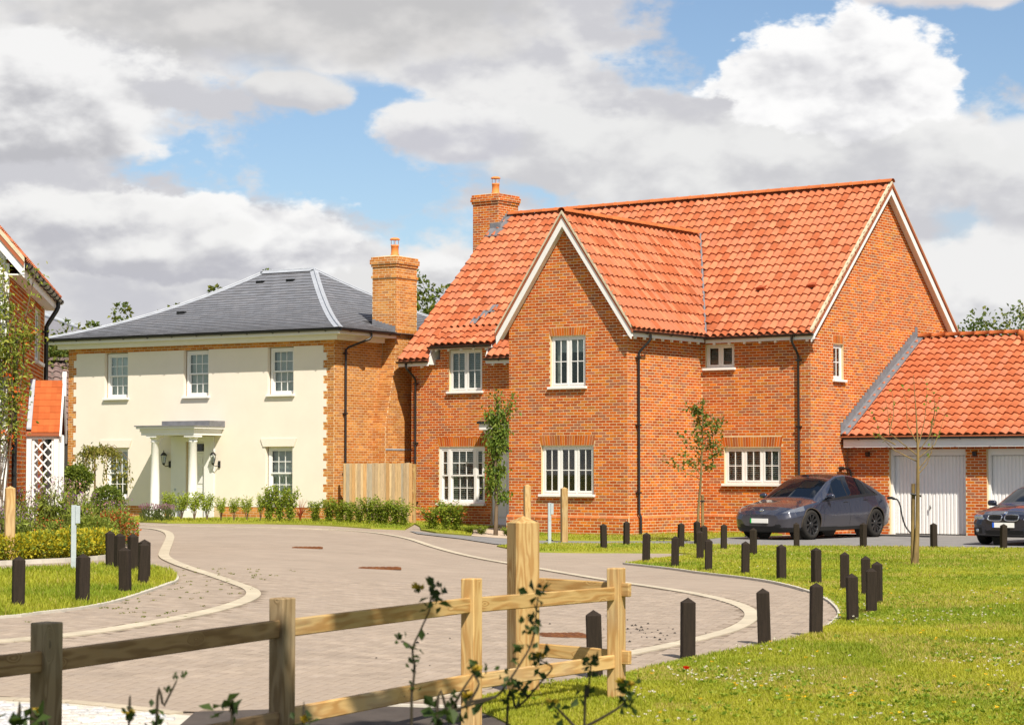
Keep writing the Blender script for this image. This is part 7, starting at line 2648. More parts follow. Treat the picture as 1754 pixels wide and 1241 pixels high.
for px, lb in ((258, 'left one of two lavender clumps beside the porch step'), (283, 'right one of two lavender clumps beside the porch step')):
    rs = np.random.RandomState(px)
    t = thing('lavender', lb, 'plant', (px_row(px, 60.4), 60.4, tz(-9, 60)), 0, 'lavender clumps beside the porch')
    P, D = ball(420, (0, 0, .18), (.30, .25, .2), rs, .2)
    link('foliage', leaf_mesh('foliage', [leaf_arrays(P, D * .5 + np.array([0, 0, 1.2]), .09, .12, [(0.13, 0.16, 0.05), (0.10, 0.13, 0.04)], px)]), t)
    P, D = ball(160, (0, 0, .38), (.33, .28, .1), rs, .2)
    link('flower_spikes', leaf_mesh('flower_spikes', [leaf_arrays(P, D * .3 + np.array([0, 0, 1]), .07, .16, [(0.28, 0.17, 0.20), (0.22, 0.12, 0.16)], px + 1)], M['petal']), t)

# ---- young trees
def cherry():
    rs = np.random.RandomState(61)
    x, y = -0.41, 55.09
    t = thing('young_tree', 'narrow leafy young tree with drooping leaves before the front door', 'tree', (x, y, tz(x, y)), 0)
    m = MB()
    sp = [(0.0, 0.0, 0), (0.02, 0, .8), (-.02, 0, 1.6), (.03, 0, 2.4), (.06, 0, 3.0), (.12, 0, 3.4)]
    m.tube(sp, [.06, .042, .036, .028, .02, .01], 8)
    P, D = [], []
    br = [((0.05, 0, 2.7), (.28, -.1, 3.15), (.45, -.1, 3.5)), ((.06, 0, 3.0), (.02, .05, 3.35), (.05, 0, 3.62))]
    for k in range(26):
        z = rs.uniform(.9, 3.1); a = rs.uniform(0, 6.28); L = rs.uniform(.12, .36) * (1.1 - .2 * z / 3)
        b = np.array([np.interp(z, [p[2] for p in sp], [p[0] for p in sp]), 0, z])
        e = b + np.array([math.cos(a) * L, math.sin(a) * L, rs.uniform(-.05, .25)])
        br.append((tuple(b), tuple((b + e) / 2 + np.array([0, 0, .06])), tuple(e)))
    for b, mi, e in br:
        m.tube([b, mi, e], [.012, .009, .004], 4)
        for f in np.linspace(.1, 1, 6):
            c = np.array(b) * (1 - f) + np.array(e) * f
            q = 15
            P.append(c + rs.normal(size=(q, 3)) * .08); D.append(rs.normal(size=(q, 3)) * .5 + np.array([0, 0, -.9]))
    m.build('trunk', M['bark'], t)
    link('crown', leaf_mesh('crown', [leaf_arrays(np.concatenate(P), np.concatenate(D), .105, .24, [(0.11, 0.17, 0.02), (0.15, 0.22, 0.03), (0.07, 0.12, 0.015), (0.20, 0.25, 0.035)], 61)]), t)
cherry()

def staked_sapling():
    rs = np.random.RandomState(62)
    x, y = 4.34, 51.4
    t = thing('young_tree', 'slim staked sapling with sparse airy leaves before the wing corner', 'tree', (x, y, tz(x, y) + .02), 0)
    m = MB()
    m.tube([(0, 0, 0), (.03, 0, .8), (.09, 0, 1.5), (.12, 0, 2.2), (.13, 0, 2.8), (.15, 0, 3.28)], [.038, .028, .026, .018, .012, .004], 8)
    P, D = [], []
    for k in range(24):
        z = 1.45 + 1.7 * (k + rs.uniform(0, 1)) / 24
        a = rs.uniform(0, 6.28); L = rs.uniform(.35, .8) * (1.2 - (z - 1.4) / 2.6)
        b = np.array([.12, 0, z]); e = b + np.array([math.cos(a) * L, math.sin(a) * L, L * rs.uniform(.3, .9)])
        mi = (b + e) / 2 + np.array([0, 0, -.04])
        m.tube([b, mi, e], [.009, .006, .002], 4)
        for f in np.linspace(.35, 1, 7):
            c = b * (1 - f) + e * f + np.array([0, 0, -.08 * f * (1 - f)])
            P.append(c + rs.normal(size=(4, 3)) * .045); D.append(rs.normal(size=(4, 3)) + np.array([0, 0, .3]))
    m.build('trunk', M['barkyellow'], t)
    link('crown', leaf_mesh('crown', [leaf_arrays(np.concatenate(P), np.concatenate(D), .092, .36, [(0.11, 0.16, 0.03), (0.15, 0.20, 0.04), (0.07, 0.11, 0.02), (0.22, 0.17, 0.03)], 62)]), t)
    s = thing('tree_stake', 'round timber stake with black tie beside the sparse sapling', 'stake', (x + .135, y + .12, tz(x, y)), 0)
    m = MB(); m.tube([(0, 0, -.1), (0, 0, 1.12)], .036, 10); m.build('stake', M['barkyellow'], s)
    m = MB(); m.tube([(-.13, -.13, .98), (0, -.045, .98), (.045, 0, .98)], .016, 6); m.build('tie', M['trim'], s)
staked_sapling()

def bare_tree():
    rs = np.random.RandomState(63)
    x, y = 7.23, 39.29
    t = thing('young_tree', 'nearly bare young tree with upright branches on the lawn before the garage', 'tree', (x, y, tz(x, y) + .01), 0)
    m = MB()
    m.tube([(-.03, 0, -.05), (0, 0, .15), (.03, 0, .7), (.04, 0, 1.3), (.05, 0, 2.0), (.03, 0, 2.6), (-.02, 0, 3.4)], [.075, .052, .040, .034, .024, .013, .004], 9)
    P, D = [], []
    spec = [((.05, 1.95), (-.45, 2.35), (-.55, 3.1)), ((.05, 2.0), (.25, 2.3), (.42, 3.0)), ((.05, 1.9), (.35, 2.15), (.55, 2.75)), ((.05, 1.62), (.22, 1.8), (.36, 2.3)), ((.05, 2.15), (-.12, 2.5), (-.18, 3.25)),
            ((.05, 2.1), (.18, 2.55), (.24, 3.3)), ((.04, 1.85), (-.35, 2.05), (-.78, 2.45)), ((-.35, 2.15), (-.62, 2.3), (-.75, 2.75)), ((.25, 2.3), (.34, 2.7), (.30, 3.15)), ((.05, 1.7), (.30, 2.0), (.30, 2.6)), ((-.45, 2.35), (-.35, 2.7), (-.38, 3.2))]
    for b, mi, e in spec:
        yb = rs.uniform(-.25, .25)
        m.tube([(b[0], 0 if b[0] == .05 else yb * .3, b[1]), (mi[0], yb * .6, mi[1]), ((mi[0] + e[0]) / 2 + .02, yb * .9, (mi[1] + e[1]) / 2), (e[0], yb, e[1])], [.012, .008, .005, .002], 5)
        for f in rs.uniform(.2, 1, 4):
            c = np.array([mi[0] + (e[0] - mi[0]) * f, yb * .9, mi[1] + (e[1] - mi[1]) * f]); P.append(c[None] + rs.normal(size=(2, 3)) * .03); D.append(rs.normal(size=(2, 3)))
    m.build('trunk', M['barkyellow'], t)
    link('crown', leaf_mesh('crown', [leaf_arrays(np.concatenate(P), np.concatenate(D), .06, .36, [(0.18, 0.26, 0.03), (0.14, 0.20, 0.03)], 63)]), t)
    s = thing('tree_stake', 'timber stake tied to the nearly bare tree on the lawn', 'stake', (x - .055, y + .07, tz(x, y)), 0)
    m = MB(); m.tube([(0, 0, -.1), (.03, 0, 1.46)], .036, 10); m.build('stake', M['barkyellow'], s)
    m = MB(); m.tube([(-.03, -.06, 1.28), (.06, -.07, 1.26), (.16, -.05, 1.24)], .022, 6); m.build('tie', M['trim'], s)
bare_tree()

# ---- garden at the left: clipped balls in pots, weeping tree, climber, flowers
def lollipop(x, y, zc, r, label, potr=.17, poth=.34, urn=False, seed=1, pal=None):
    rs = np.random.RandomState(seed)
    z0 = tz(x, y) + .04
    t = thing('potted_topiary', label, 'topiary', (x, y, z0), 0)
    P, D = ball(2300, (0, 0, zc - z0), (r, r, r * .92), rs, .7)
    P += rs.normal(size=P.shape) * r * .07
    link('crown', leaf_mesh('crown', [leaf_arrays(P, D + rs.normal(size=D.shape) * .8, .062, .34, pal or [(0.13, 0.18, 0.025), (0.19, 0.24, 0.03), (0.08, 0.12, 0.02)], seed)]), t)
    m = MB(); m.tube([(0, 0, poth - .05), (.01, 0, zc - z0)], .018, 8); m.build('stem', M['bark'], t)
    m = MB()
    if urn: m.lathe([(.13, 0), (.14, .03), (.07, .07), (.06, .12), (.14, .2), (.17, poth), (.20, poth + .02), (.20, poth + .05), (.16, poth + .05), (.15, poth)], 18)
    else: m.lathe([(potr * .75, 0), (potr * .85, poth * .5), (potr, poth), (potr * 1.08, poth), (potr * 1.08, poth + .03), (potr * .9, poth + .03), (potr * .88, poth - .03)], 18)
    m.build('pot', mat('urn_black', (0.02, 0.02, 0.022), .6) if urn else mat('pale_pot', (0.34, 0.35, 0.37), .7), t)
lollipop(-8.85, 44.55, 1.52, .30, 'taller clipped ball tree in a pale pot beside the trellis porch', seed=71)
lollipop(-8.16, 44.2, 1.08, .33, 'lower clipped ball tree in a black urn nearest the road', urn=True, poth=.40, seed=72)

def weeping():
    rs = np.random.RandomState(73)
    x, y = -9.52, 50.0
    t = thing('weeping_tree', 'small weeping tree arching before the lower left window', 'tree', (x, y, tz(x, y) + .03), 0)
    m = MB(); m.tube([(0, 0, 0), (.01, 0, .9), (0, 0, 1.6), (.05, 0, 1.9)], [.028, .024, .02, .014], 8)
    P, D = [], []
    for k in range(15):
        a = k * 2.4; L = rs.uniform(.35, .75)
        ex = np.array([math.cos(a) * L * (1.25 if math.cos(a) > 0 else .7), math.sin(a) * L * .7, rs.uniform(1.0, 1.35)])
        b = np.array([.05, 0, 1.8]); to = np.array([ex[0] * .55, ex[1] * .55, rs.uniform(1.85, 2.0)])
        m.tube([b, to, (to + ex) / 2 + np.array([ex[0] * .2, ex[1] * .2, .12]), ex], [.01, .007, .005, .002], 4)
        for f in np.linspace(.1, 1, 12):
            c = (1 - f) ** 2 * b + 2 * f * (1 - f) * (to + np.array([ex[0] * .3, ex[1] * .3, .15])) + f * f * ex
            P.append(c + rs.normal(size=(8, 3)) * .05); D.append(rs.normal(size=(8, 3)) * .5 + np.array([0, 0, -.9]))
    m.build('trunk', M['barkyellow'], t)
    link('crown', leaf_mesh('crown', [leaf_arrays(np.concatenate(P), np.concatenate(D), .085, .22, [(0.20, 0.20, 0.03), (0.26, 0.24, 0.05), (0.14, 0.16, 0.03)], 73)]), t)
weeping()

def climber():
    rs = np.random.RandomState(74)
    t = thing('climbing_plant', 'climber with small orange trumpet flowers on the left house corner', 'climber', (LO[0], LO[1], 0), -TLH)
    m = MB(); P, D, FP_, FD = [], [], [], []
    for k in range(15):
        u0 = rs.uniform(-.5, .02)
        d0_ = rs.uniform(.10, .30)
        top = rs.uniform(3.6, 5.1)
        pts = []
        for f in np.linspace(0, 1, 8):
            pts.append((u0 + .25 * math.sin(f * 5 + k) * f + (.10 * f * f if k % 3 else .22 * f * f), -d0_ - .12 * math.sin(f * 4 + k * 2), .3 + (top - .3) * f))
        if k % 5 == 0:
            e = pts[-1]; pts += [(e[0] + .14, e[1] - .05, e[2] + .06), (e[0] + .26, e[1] - .08, e[2] - .10)]
        m.tube(pts, .010, 5)
        A = np.array(pts)
        for i in range(len(A) - 1):
            if A[i][2] < 2.0: continue
            for f in np.linspace(0, 1, 7):
                c = A[i] * (1 - f) + A[i + 1] * f
                P.append(c + rs.normal(size=(9, 3)) * .09); D.append(rs.normal(size=(9, 3)) + np.array([.3, -.3, -.2]))
            if rs.uniform() < .3:
                FP_.append(A[i] + rs.normal(size=(14, 3)) * .035 + np.array([.05, -.08, 0])); FD.append(rs.normal(size=(14, 3)))
    m.build('stem', M['bark'], t)
    link('foliage', leaf_mesh('foliage', [leaf_arrays(np.concatenate(P), np.concatenate(D), .085, .22, [(0.27, 0.32, 0.045), (0.20, 0.25, 0.035), (0.34, 0.35, 0.06), (0.13, 0.17, 0.025)], 74)]), t)
    tag(link('flowers', leaf_mesh('flowers', [leaf_arrays(np.concatenate(FP_), np.concatenate(FD), .06, .3, [(0.60, 0.11, 0.02), (0.65, 0.17, 0.03)], 75)], M['petal']), t), kind='stuff')
climber()

def golden(x, y, rx, ry, h, label, seed, pal=G_GOLD, n=2600):
    rs = np.random.RandomState(seed)
    t = thing('golden_shrub', label, 'shrub', (x, y, tz(x, y) + .04), 0, 'golden-leaved shrubs along the bed edge')
    m = MB()
    for k in range(9): a = k * .7; m.tube([(0, 0, 0), (math.cos(a) * rx * .5, math.sin(a) * ry * .5, h * .6)], [.01, .004], 4)
    m.build('stem', M['bark'], t)
    P, D = ball(n, (0, 0, h * .42), (rx, ry, h * .58), rs, .45)
    P[:, 2] = np.abs(P[:, 2]) + rs.uniform(-.02, .05, n)
    link('foliage', leaf_mesh('foliage', [leaf_arrays(P, D + rs.normal(size=D.shape) * .6 + np.array([0, 0, .4]), .055, .36, pal, seed)]), t)
for i, (x, y, rx, h, lb) in enumerate([(-7.78, 34.15, .42, .36, 'leftmost golden-leaved shrub behind the pale timber post'), (-7.42, 34.65, .42, .40, 'second golden-leaved shrub from the left along the bed edge'), (-7.10, 35.1, .42, .42, 'third golden-leaved shrub from the left, behind the steel post'), (-6.92, 35.9, .42, .40, 'fourth golden-leaved shrub from the left along the bed edge'), (-6.95, 37.2, .36, .36, 'golden-leaved shrub farthest along the bed towards the urn')]):
    golden(x, y, rx, .55, h, lb, 80 + i)
golden(-7.4, 38.6, .5, .7, .55, 'green mounded shrub behind the golden shrubs', 86, [(0.15, 0.20, 0.03), (0.22, 0.26, 0.04)], 2600)
golden(-7.55, 41.5, .5, .8, .60, 'green bushy plant with reddish tips below the black urn', 87, [(0.14, 0.20, 0.03), (0.24, 0.27, 0.05), (0.40, 0.10, 0.03)], 2600)

def flowers(x, y, r, h, label, seed, petal, nst=46, pal=((0.17, 0.23, 0.03), (0.25, 0.30, 0.05))):
    rs = np.random.RandomState(seed)
    t = thing('flowering_plant', label, 'flowers', (x, y, tz(x, y) + .04), 0, 'tall flowers in the left bed')
    m = MB(); P, D, Q, E = [], [], [], []
    for k in range(nst):
        a = rs.uniform(0, 6.28); rr = r * math.sqrt(rs.uniform()); hh = h * rs.uniform(.55, 1.05)
        b = np.array([math.cos(a) * rr * .6, math.sin(a) * rr * .6, 0]); e = np.array([math.cos(a) * rr, math.sin(a) * rr, hh])
        m.tube([b, (b + e) / 2 + rs.normal(size=3) * .03, e], [.006, .005, .003], 4)
        Q.append(e + rs.normal(size=(9, 3)) * np.array([.03, .03, .025])); E.append(rs.normal(size=(9, 3)) + np.array([0, -.3, .5]))
        f = rs.uniform(0, .85, 14)[:, None]
        P.append(b * (1 - f) + e * f + rs.normal(size=(14, 3)) * .03); D.append(rs.normal(size=(14, 3)) * .6 + np.array([0, 0, .8]))
    m.build('stem', M['leafstem'], t)
    link('foliage', leaf_mesh('foliage', [leaf_arrays(np.concatenate(P), np.concatenate(D), .12, .15, pal, seed)]), t)
    link('blossom', leaf_mesh('blossom', [leaf_arrays(np.concatenate(Q), np.concatenate(E), .030, .4, petal, seed + 1)], M['petal']), t)
M['leafstem'] = mat('green_stem', (0.12, 0.14, 0.03), .8)
PUR = [(0.20, 0.06, 0.28), (0.26, 0.10, 0.30), (0.18, 0.23, 0.04), (0.22, 0.26, 0.05)]
PNK = [(0.55, 0.25, 0.26), (0.60, 0.48, 0.40), (0.20, 0.25, 0.04), (0.16, 0.21, 0.03)]
flowers(-8.55, 38.0, .35, 1.05, 'purple-flowered tall plants left of the trellis', 91, PUR, 50)
flowers(-8.30, 39.6, .35, 1.25, 'purple-flowered tall plants in front of the trellis', 92, PUR, 50)
flowers(-8.40, 41.8, .40, 1.10, 'pink-flowered tall plants right of the trellis', 93, PNK, 50)
flowers(-8.05, 41.0, .40, 0.90, 'purple-flowered plants below the taller clipped ball tree', 94, PUR, 60)
flowers(-7.75, 42.6, .35, 0.75, 'mixed pink flowers between the two clipped ball trees', 95, PNK + PUR, 60)
flowers(-7.9, 36.9, .35, .55, 'small orange-red flowers behind the golden shrubs', 96, [(0.50, 0.10, 0.03), (0.22, 0.26, 0.04), (0.20, 0.24, 0.04)], 30)
flowers(-8.1, 35.6, .4, .85, 'grassy pale flowering stems behind the left timber post', 97, [(0.45, 0.35, 0.30), (0.25, 0.15, 0.3)], 50)

# ---------------------------------------------------------------- grass
def vnoise(x, y, s, seed=0):
    x = x / s; y = y / s
    xi = np.floor(x).astype(int); yi = np.floor(y).astype(int)
    xf = x - xi; yf = y - yi
    h = lambda a, b: (np.sin(a * 127.1 + b * 311.7 + seed * 17.3) * 43758.5453) % 1.0
    u = xf * xf * (3 - 2 * xf); v = yf * yf * (3 - 2 * yf)
    return (h(xi, yi) * (1 - u) + h(xi + 1, yi) * u) * (1 - v) + (h(xi, yi + 1) * (1 - u) + h(xi + 1, yi + 1) * u) * v


def grass(name, label, poly, n, y0, y1, hgt, seed, dz=.012, tall=0.0, xcut=0.32, wscale=1.0):
    rs = np.random.RandomState(seed)
    # density falls with the square of distance
    v = rs.uniform(1 / y1, 1 / y0, n)
    Y = 1 / v
    X = rs.uniform(-1, 1, n) * (Y * xcut + .5)
    ok = pip(X, Y, poly)
    X, Y = X[ok], Y[ok]
    n = len(X)
    n1 = vnoise(X, Y, 1.6, seed) * .6 + vnoise(X, Y, .45, seed + 1) * .4
    n2 = vnoise(X, Y, 2.6, seed + 2) * .55 + vnoise(X, Y, .8, seed + 5) * .45
    h = hgt * rs.uniform(.5, 1.15, n) * (.45 + 1.1 * n1) * (1 + tall * (rs.uniform(size=n) < .05))
    a = rs.uniform(0, 6.283, n)
    w = (.0010 + .00011 * Y) * rs.uniform(.8, 1.4, n) * wscale
    ln = rs.uniform(.15, .8, n) * h
    dx, dy = np.cos(a), np.sin(a)
    px, py = -np.sin(a + rs.normal(size=n) * .4), np.cos(a)
    Z = terr(X, Y) + dz
    b0 = np.stack([X + px * w, Y + py * w, Z], 1); b1 = np.stack([X - px * w, Y - py * w, Z], 1)
    m0 = np.stack([X + dx * ln * .35 + px * w * .8, Y + dy * ln * .35 + py * w * .8, Z + h * .6], 1); m1 = np.stack([X + dx * ln * .35 - px * w * .8, Y + dy * ln * .35 - py * w * .8, Z + h * .6], 1)
    tp = np.stack([X + dx * ln, Y + dy * ln, Z + h], 1)
    V = np.stack([b0, b1, m1, m0, tp], 1).reshape(-1, 3)
    k = np.arange(n)[:, None] * 5
    F = np.concatenate([k + np.array([[0, 1, 2]]), k + np.array([[0, 2, 3]]), k + np.array([[3, 2, 4]])])
    g1 = np.array([0.180, 0.255, 0.018]); g2 = np.array([0.39, 0.385, 0.038]); g3 = np.array([0.43, 0.35, 0.11])
    t = np.clip(n2 * 1.8 - .4 + rs.normal(size=n) * .12, 0, 1)[:, None]
    C = g1 * (1 - t) + g2 * t
    dry = (rs.uniform(size=n) < .05 + .34 * (vnoise(X, Y, 1.3, seed + 9) > .64) * (X > 1.0))[:, None]
    C = np.where(dry, g3, C) * rs.uniform(.85, 1.15, (n, 1))
    o = link(name, np_mesh(name, V, F, M['grassblade'], np.concatenate([C, C, C])))
    return tag(o, label, 'grass', kind='stuff')


grass('grass_blades_right', 'short bright green grass of the right lawn', LAWN_R, 1150000, 14.2, 51, .042, 1)
grass('grass_blades_left', 'longer weedy grass of the left verge', LAWN_L, 480000, 18, 34, .066, 2, tall=.6)
HL_ = [tuple(p) for p in [(0.55, 52.6), (2.31, 52.7), (4.5, 52.85), rw(2.5, 0.3), rw(2.5, 3.7), rw(0.0, 3.7), rw(0, 0), rw(-3.8, 0), rw(-3.8, 1.2)]]
grass('grass_blades_house', 'strip of grass along the red house', HL_, 90000, 50, 60, .06, 3, dz=.025)
for nm, lb, pol, sd in (('grass_blades_hedge', 'grass below the hedge of the cream house', [(-11.6, 60.2), (-10.2, 60.4), (-9.3, 59.2), (-6.6, 58.5), (-4.75, 57.2), (-3.6, 56.0), (-2.75, 56.4), (-2.75, 62.0), (-5.3, 62.8), (-11.3, 66.4)], 4), ('grass_blades_bay', 'grass below the sash window', [(-1.0, 54.0), rw(-5.75, 1.0), rw(-6.4, 3.2), rw(-9.85, 3.2), (-2.5, 59.6), (-2.35, 56.6), (-1.9, 55.0)], 5)):
    grass(nm, lb, pol, 90000, 53, 67, .055, sd, dz=.02)

# broad weeds, clover and daisies in the lawn
def lawn_weeds():
    rs = np.random.RandomState(9)
    P, D = [], []
    for k in range(4200):
        y = 1 / rs.uniform(1 / 46, 1 / 14.4); x = rs.uniform(-.2, .26) * y
        w = vnoise(np.array([x]), np.array([y]), 1.5, 33)[0]
        dens = .05 + .8 * max(0, min(1, (x - .9) / 2.0)) * (w > .42)
        if rs.uniform() > dens or not pip(np.array([x]), np.array([y]), LAWN_R)[0]: continue
        q = 7
        a = rs.uniform(0, 6.28, q); s = rs.uniform(.02, .05)
        P.append(np.stack([x + np.cos(a) * s * .3, y + np.sin(a) * s * .3, np.full(q, tz(x, y) + .045)], 1))
        D.append(np.stack([np.cos(a), np.sin(a), rs.uniform(.25, 1.1, q)], 1))
    o = link('lawn_weeds', leaf_mesh('lawn_weeds', [leaf_arrays(np.concatenate(P), np.concatenate(D), .036, .28, [(0.19, 0.28, 0.025), (0.27, 0.34, 0.035), (0.16, 0.24, 0.02), (0.32, 0.35, 0.05)], 9)], M['grassblade']))
    tag(o, 'broad-leaved weeds and clover in the lawn', 'weeds', kind='stuff')
    P, D = [], []
    for k in range(1900):
        if k < 1600: y = 1 / rs.uniform(1 / 32, 1 / 14.4); x = rs.uniform(.05, .26) * y
        else: y = rs.uniform(34, 47); x = rs.uniform(3, 11)
        w = vnoise(np.array([x]), np.array([y]), .8, 55)[0]
        if w < .62 and rs.uniform() > .07: continue
        if not pip(np.array([x]), np.array([y]), LAWN_R)[0]: continue
        z = tz(x, y) + rs.uniform(.06, .105)
        q = 8
        P.append(np.array([x, y, z]) + rs.normal(size=(q, 3)) * .002); a = np.arange(q) * .785
        D.append(np.stack([np.cos(a), np.sin(a), rs.uniform(.2, .9, q)], 1))
    o = link('white_clover', leaf_mesh('white_clover', [leaf_arrays(np.concatenate(P), np.concatenate(D), .014, .3, [(0.70, 0.68, 0.62), (0.62, 0.56, 0.50)], 10)], M['petal']))
    tag(o, 'white clover and daisy heads dotting the lawn', 'flowers', kind='stuff')
    P, D = [], []
    for k in range(110):
        y = 1 / rs.uniform(1 / 40, 1 / 14.5); x = rs.uniform(.02, .26) * y
        if not pip(np.array([x]), np.array([y]), LAWN_R)[0]: continue
        z = tz(x, y) + rs.uniform(.07, .12); q = 8; a = np.arange(q) * .785
        P.append(np.array([x, y, z]) + rs.normal(size=(q, 3)) * .002); D.append(np.stack([np.cos(a), np.sin(a), rs.uniform(.1, .6, q)], 1))
    o = link('yellow_flowers', leaf_mesh('yellow_flowers', [leaf_arrays(np.concatenate(P), np.concatenate(D), .017, .3, [(0.75, 0.50, 0.02), (0.72, 0.42, 0.02)], 12)], M['petal']))
    tag(o, 'small yellow flowers scattered over the lawn', 'flowers', kind='stuff')
    # one red poppy
    t = thing('poppy', 'single small red poppy in the lawn below the bollards', 'poppy', (1.37, 17.3, tz(1.37, 17.3) + .03), 0)
    m = MB(); m.tube([(0, 0, 0), (.005, 0, .11)], .002, 5); m.build('stem', M['leafstem'], t)
    a = np.arange(6) * 1.05
    link('petals', leaf_mesh('petals', [leaf_arrays(np.tile(np.array([[.005, 0, .11]]), (6, 1)), np.stack([np.cos(a), np.sin(a), np.full(6, .7)], 1), .032, .5, [(0.72, 0.03, 0.01)], 13)], M['petal']), t)
lawn_weeds()

# weeds in the joints of the left footway
rs = np.random.RandomState(19)
P, D = [], []
for k in range(150):
    y = rs.uniform(21, 33); x = rs.uniform(-5.4, -3.2)
    if pip(np.array([x]), np.array([y]), LAWN_L)[0]: continue
    q = 8; a = rs.uniform(0, 6.28, q)
    P.append(np.array([x, y, tz(x, y)]) + rs.normal(size=(q, 3)) * np.array([.012, .03, 0])); D.append(np.stack([np.cos(a), np.sin(a), rs.uniform(.2, 1, q)], 1))
o = link('joint_weeds', leaf_mesh('joint_weeds', [leaf_arrays(np.concatenate(P), np.concatenate(D), .022, .3, [(0.13, 0.17, 0.03), (0.20, 0.18, 0.05)], 19)]))
tag(o, 'tiny weeds in the paving joints', 'weeds', kind='stuff')

# ---------------------------------------------------------------- sow thistles in the foreground
def sprig(stems, depth, label, seed, base):
    """stems: photograph points turned into places at that distance; leaves clasp the stem, yellow heads at the tips"""
    rs = np.random.RandomState(seed)
    W3 = lambda p: np.array([(p[0] - 877) / 3750 * depth, depth + (p[2] if len(p) > 2 else 0), 1.7 - (p[1] - 805) / 3750 * depth])
    o = W3(base); o[2] = 0
    t = thing('sow_thistle', label, 'weed', tuple(o), 0, 'dark flowering weeds in the foreground')
    m = MB(); P, D, Y_, E = [], [], [], []
    for st, leaves_, buds, fl in stems:
        pts = [W3(p) - o for p in st]
        line = [np.array(q) for q in smooth_line([tuple(q) for q in pts], 5)]
        m.tube([tuple(q) for q in line], [max(.0016, .0050 * (1 - .6 * i / len(line))) for i in range(len(line))], 6)
        for lp, n_, s_ in leaves_:
            c = W3(lp) - o
            P.append(c + rs.normal(size=(n_, 3)) * s_ * .30); D.append((rs.normal(size=(n_, 3)) + np.array([0, 0, .3]), s_))
        for bp in buds: P.append((W3(bp) - o)[None] + rs.normal(size=(7, 3)) * .003); D.append((rs.normal(size=(7, 3)) * .4 + np.array([0, 0, 1]), .018))
        for fp in fl:
            c = W3(fp) - o
            P.append(c[None] + rs.normal(size=(8, 3)) * .004 - np.array([0, 0, .012])); D.append((rs.normal(size=(8, 3)) * .4 + np.array([0, 0, 1]), .018))
            a = np.arange(22) * .6
            Y_.append(c + rs.normal(size=(22, 3)) * .003); E.append(np.stack([np.cos(a), np.sin(a), rs.uniform(.3, 1.1, 22)], 1))
    m.build('stem', M['twig'], t)
    sets = [leaf_arrays(p, d[0], d[1] * .88, .32, [(0.035, 0.06, 0.014), (0.028, 0.048, 0.012), (0.05, 0.08, 0.018)], seed + i) for i, (p, d) in enumerate(zip(P, D))]
    link('foliage', leaf_mesh('foliage', sets), t)
    if Y_: link('blossom', leaf_mesh('blossom', [leaf_arrays(np.concatenate(Y_), np.concatenate(E), .019, .22, [(0.42, 0.30, 0.03), (0.36, 0.24, 0.03)], seed)], M['petal']), t)
sprig([([(706, 2000), (706, 1241), (708, 1180), (711, 1140), (708, 1108), (722, 1075), (737, 1040), (738, 1020)], [((738, 1022), 9, .042), ((742, 1008), 6, .035), ((752, 1030), 5, .03), ((733, 1045), 4, .035), ((722, 1113), 4, .045), ((712, 1125), 5, .028), ((703, 1138), 4, .026), ((712, 1175), 5, .022)], [(750, 1003)], [(717, 1006)]),
       ([(708, 1108), (698, 1100), (688, 1095)], [((687, 1095), 6, .028)], [(684, 1090)], [])], 6.2, 'leftmost tall weed sprig with a yellow head before the pale fence post', 101, (706, 1241))
sprig([([(740, 2000), (748, 1241), (770, 1218), (800, 1205), (848, 1190), (870, 1165), (890, 1135), (910, 1100), (917, 1060), (921, 1020)], [((922, 1015), 9, .040), ((918, 1040), 5, .034), ((916, 1070), 7, .036), ((903, 1085), 5, .030), ((910, 1105), 4, .03), ((886, 1130), 5, .042), ((872, 1150), 4, .03), ((858, 1168), 5, .03), ((800, 1212), 7, .045), ((745, 1215), 8, .06), ((770, 1230), 8, .055)], [(893, 1065)], []),
       ([(770, 1218), (795, 1175), (812, 1150)], [((815, 1150), 7, .035)], [(808, 1142), (832, 1148)], [(818, 1145)]),
       ([(800, 1205), (820, 1170), (812, 1152)], [], [], []),
       ([(850, 1190), (800, 1198), (798, 1190)], [((770, 1195), 5, .03)], [(776, 1188)], [(800, 1190)])], 6.0, 'branching weed sprig rising before the thick timber post', 102, (748, 1241))
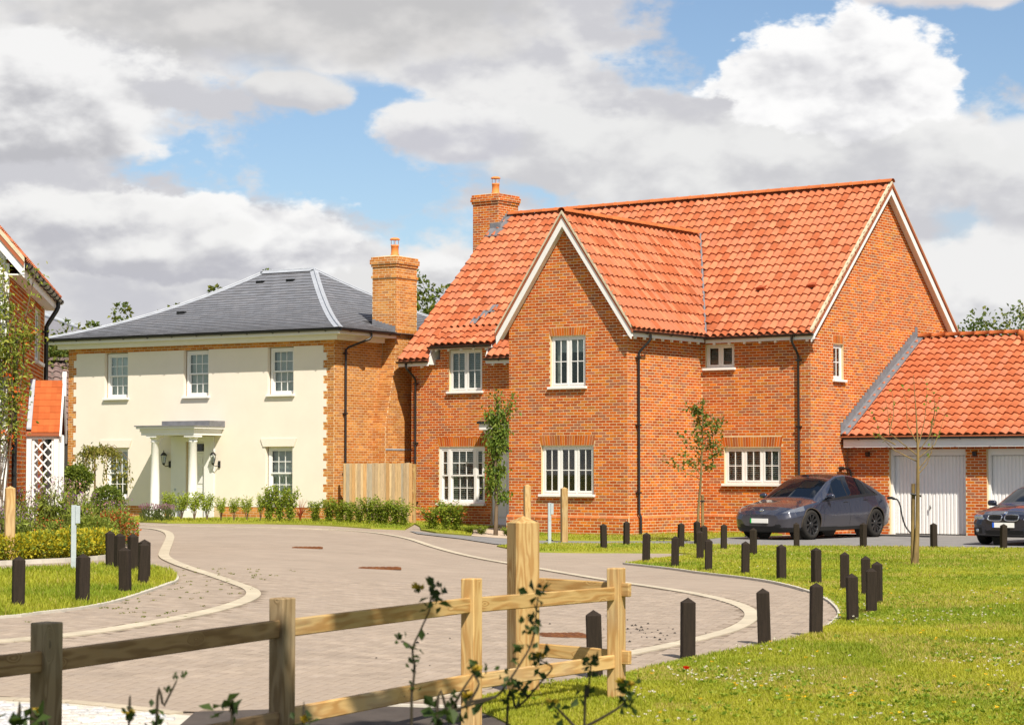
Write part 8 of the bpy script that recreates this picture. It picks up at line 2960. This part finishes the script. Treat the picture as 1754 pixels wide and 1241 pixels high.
sprig([([(860, 2000), (868, 1241), (885, 1210), (905, 1190), (930, 1160), (945, 1140), (925, 1128)], [((930, 1128), 7, .036), ((918, 1150), 6, .034), ((890, 1180), 7, .042), ((870, 1195), 6, .034), ((905, 1172), 5, .03)], [(935, 1120)], [(925, 1122)]),
       ([(905, 1190), (890, 1175), (878, 1172)], [((876, 1175), 6, .03)], [], [])], 6.4, 'leafy weed sprig leaning beside the thick timber post', 103, (868, 1241))
sprig([([(985, 2000), (1000, 1241), (1006, 1190), (1010, 1150), (1012, 1130)], [((1010, 1132), 8, .038), ((1004, 1190), 6, .04), ((1012, 1150), 4, .03)], [(1016, 1126), (1000, 1135)], []),
       ([(1000, 1241), (1030, 1225), (1062, 1205), (1078, 1185)], [((1078, 1180), 9, .042), ((1062, 1200), 6, .038), ((1085, 1200), 6, .03), ((1064, 1180), 5, .03)], [(1090, 1168)], [(1062, 1165), (1078, 1170)]),
       ([(985, 1241), (960, 1215), (948, 1205)], [((955, 1215), 7, .036)], [], [(945, 1200)])], 6.1, 'rightmost weed sprig with yellow heads before the corner post', 104, (1000, 1241))
sprig([([(270, 2000), (272, 1241), (285, 1205), (300, 1175), (306, 1162)], [((262, 1228), 5, .04), ((275, 1222), 5, .035)], [(305, 1158), (318, 1157), (290, 1180)], []),
       ([(215, 2000), (225, 1250), (228, 1225)], [((228, 1225), 6, .032)], [], [(226, 1220)]), ([(380, 2000), (400, 1250), (396, 1215)], [((395, 1218), 8, .05), ((385, 1212), 6, .04)], [], []), ([(500, 2000), (520, 1260), (524, 1232)], [((522, 1236), 6, .04)], [], [(524, 1230)])], 6.0, 'low weed sprigs along the bottom left before the shaded fence', 105, (272, 1241))
sprig([([(30, 2000), (40, 1260), (35, 1235)], [((25, 1232), 9, .06), ((45, 1238), 7, .05)], [], []), ([(75, 2000), (80, 1260), (74, 1222)], [((78, 1236), 7, .06)], [], [(70, 1218)])], 6.0, 'broad weed leaves at the bottom left corner', 106, (40, 1241))
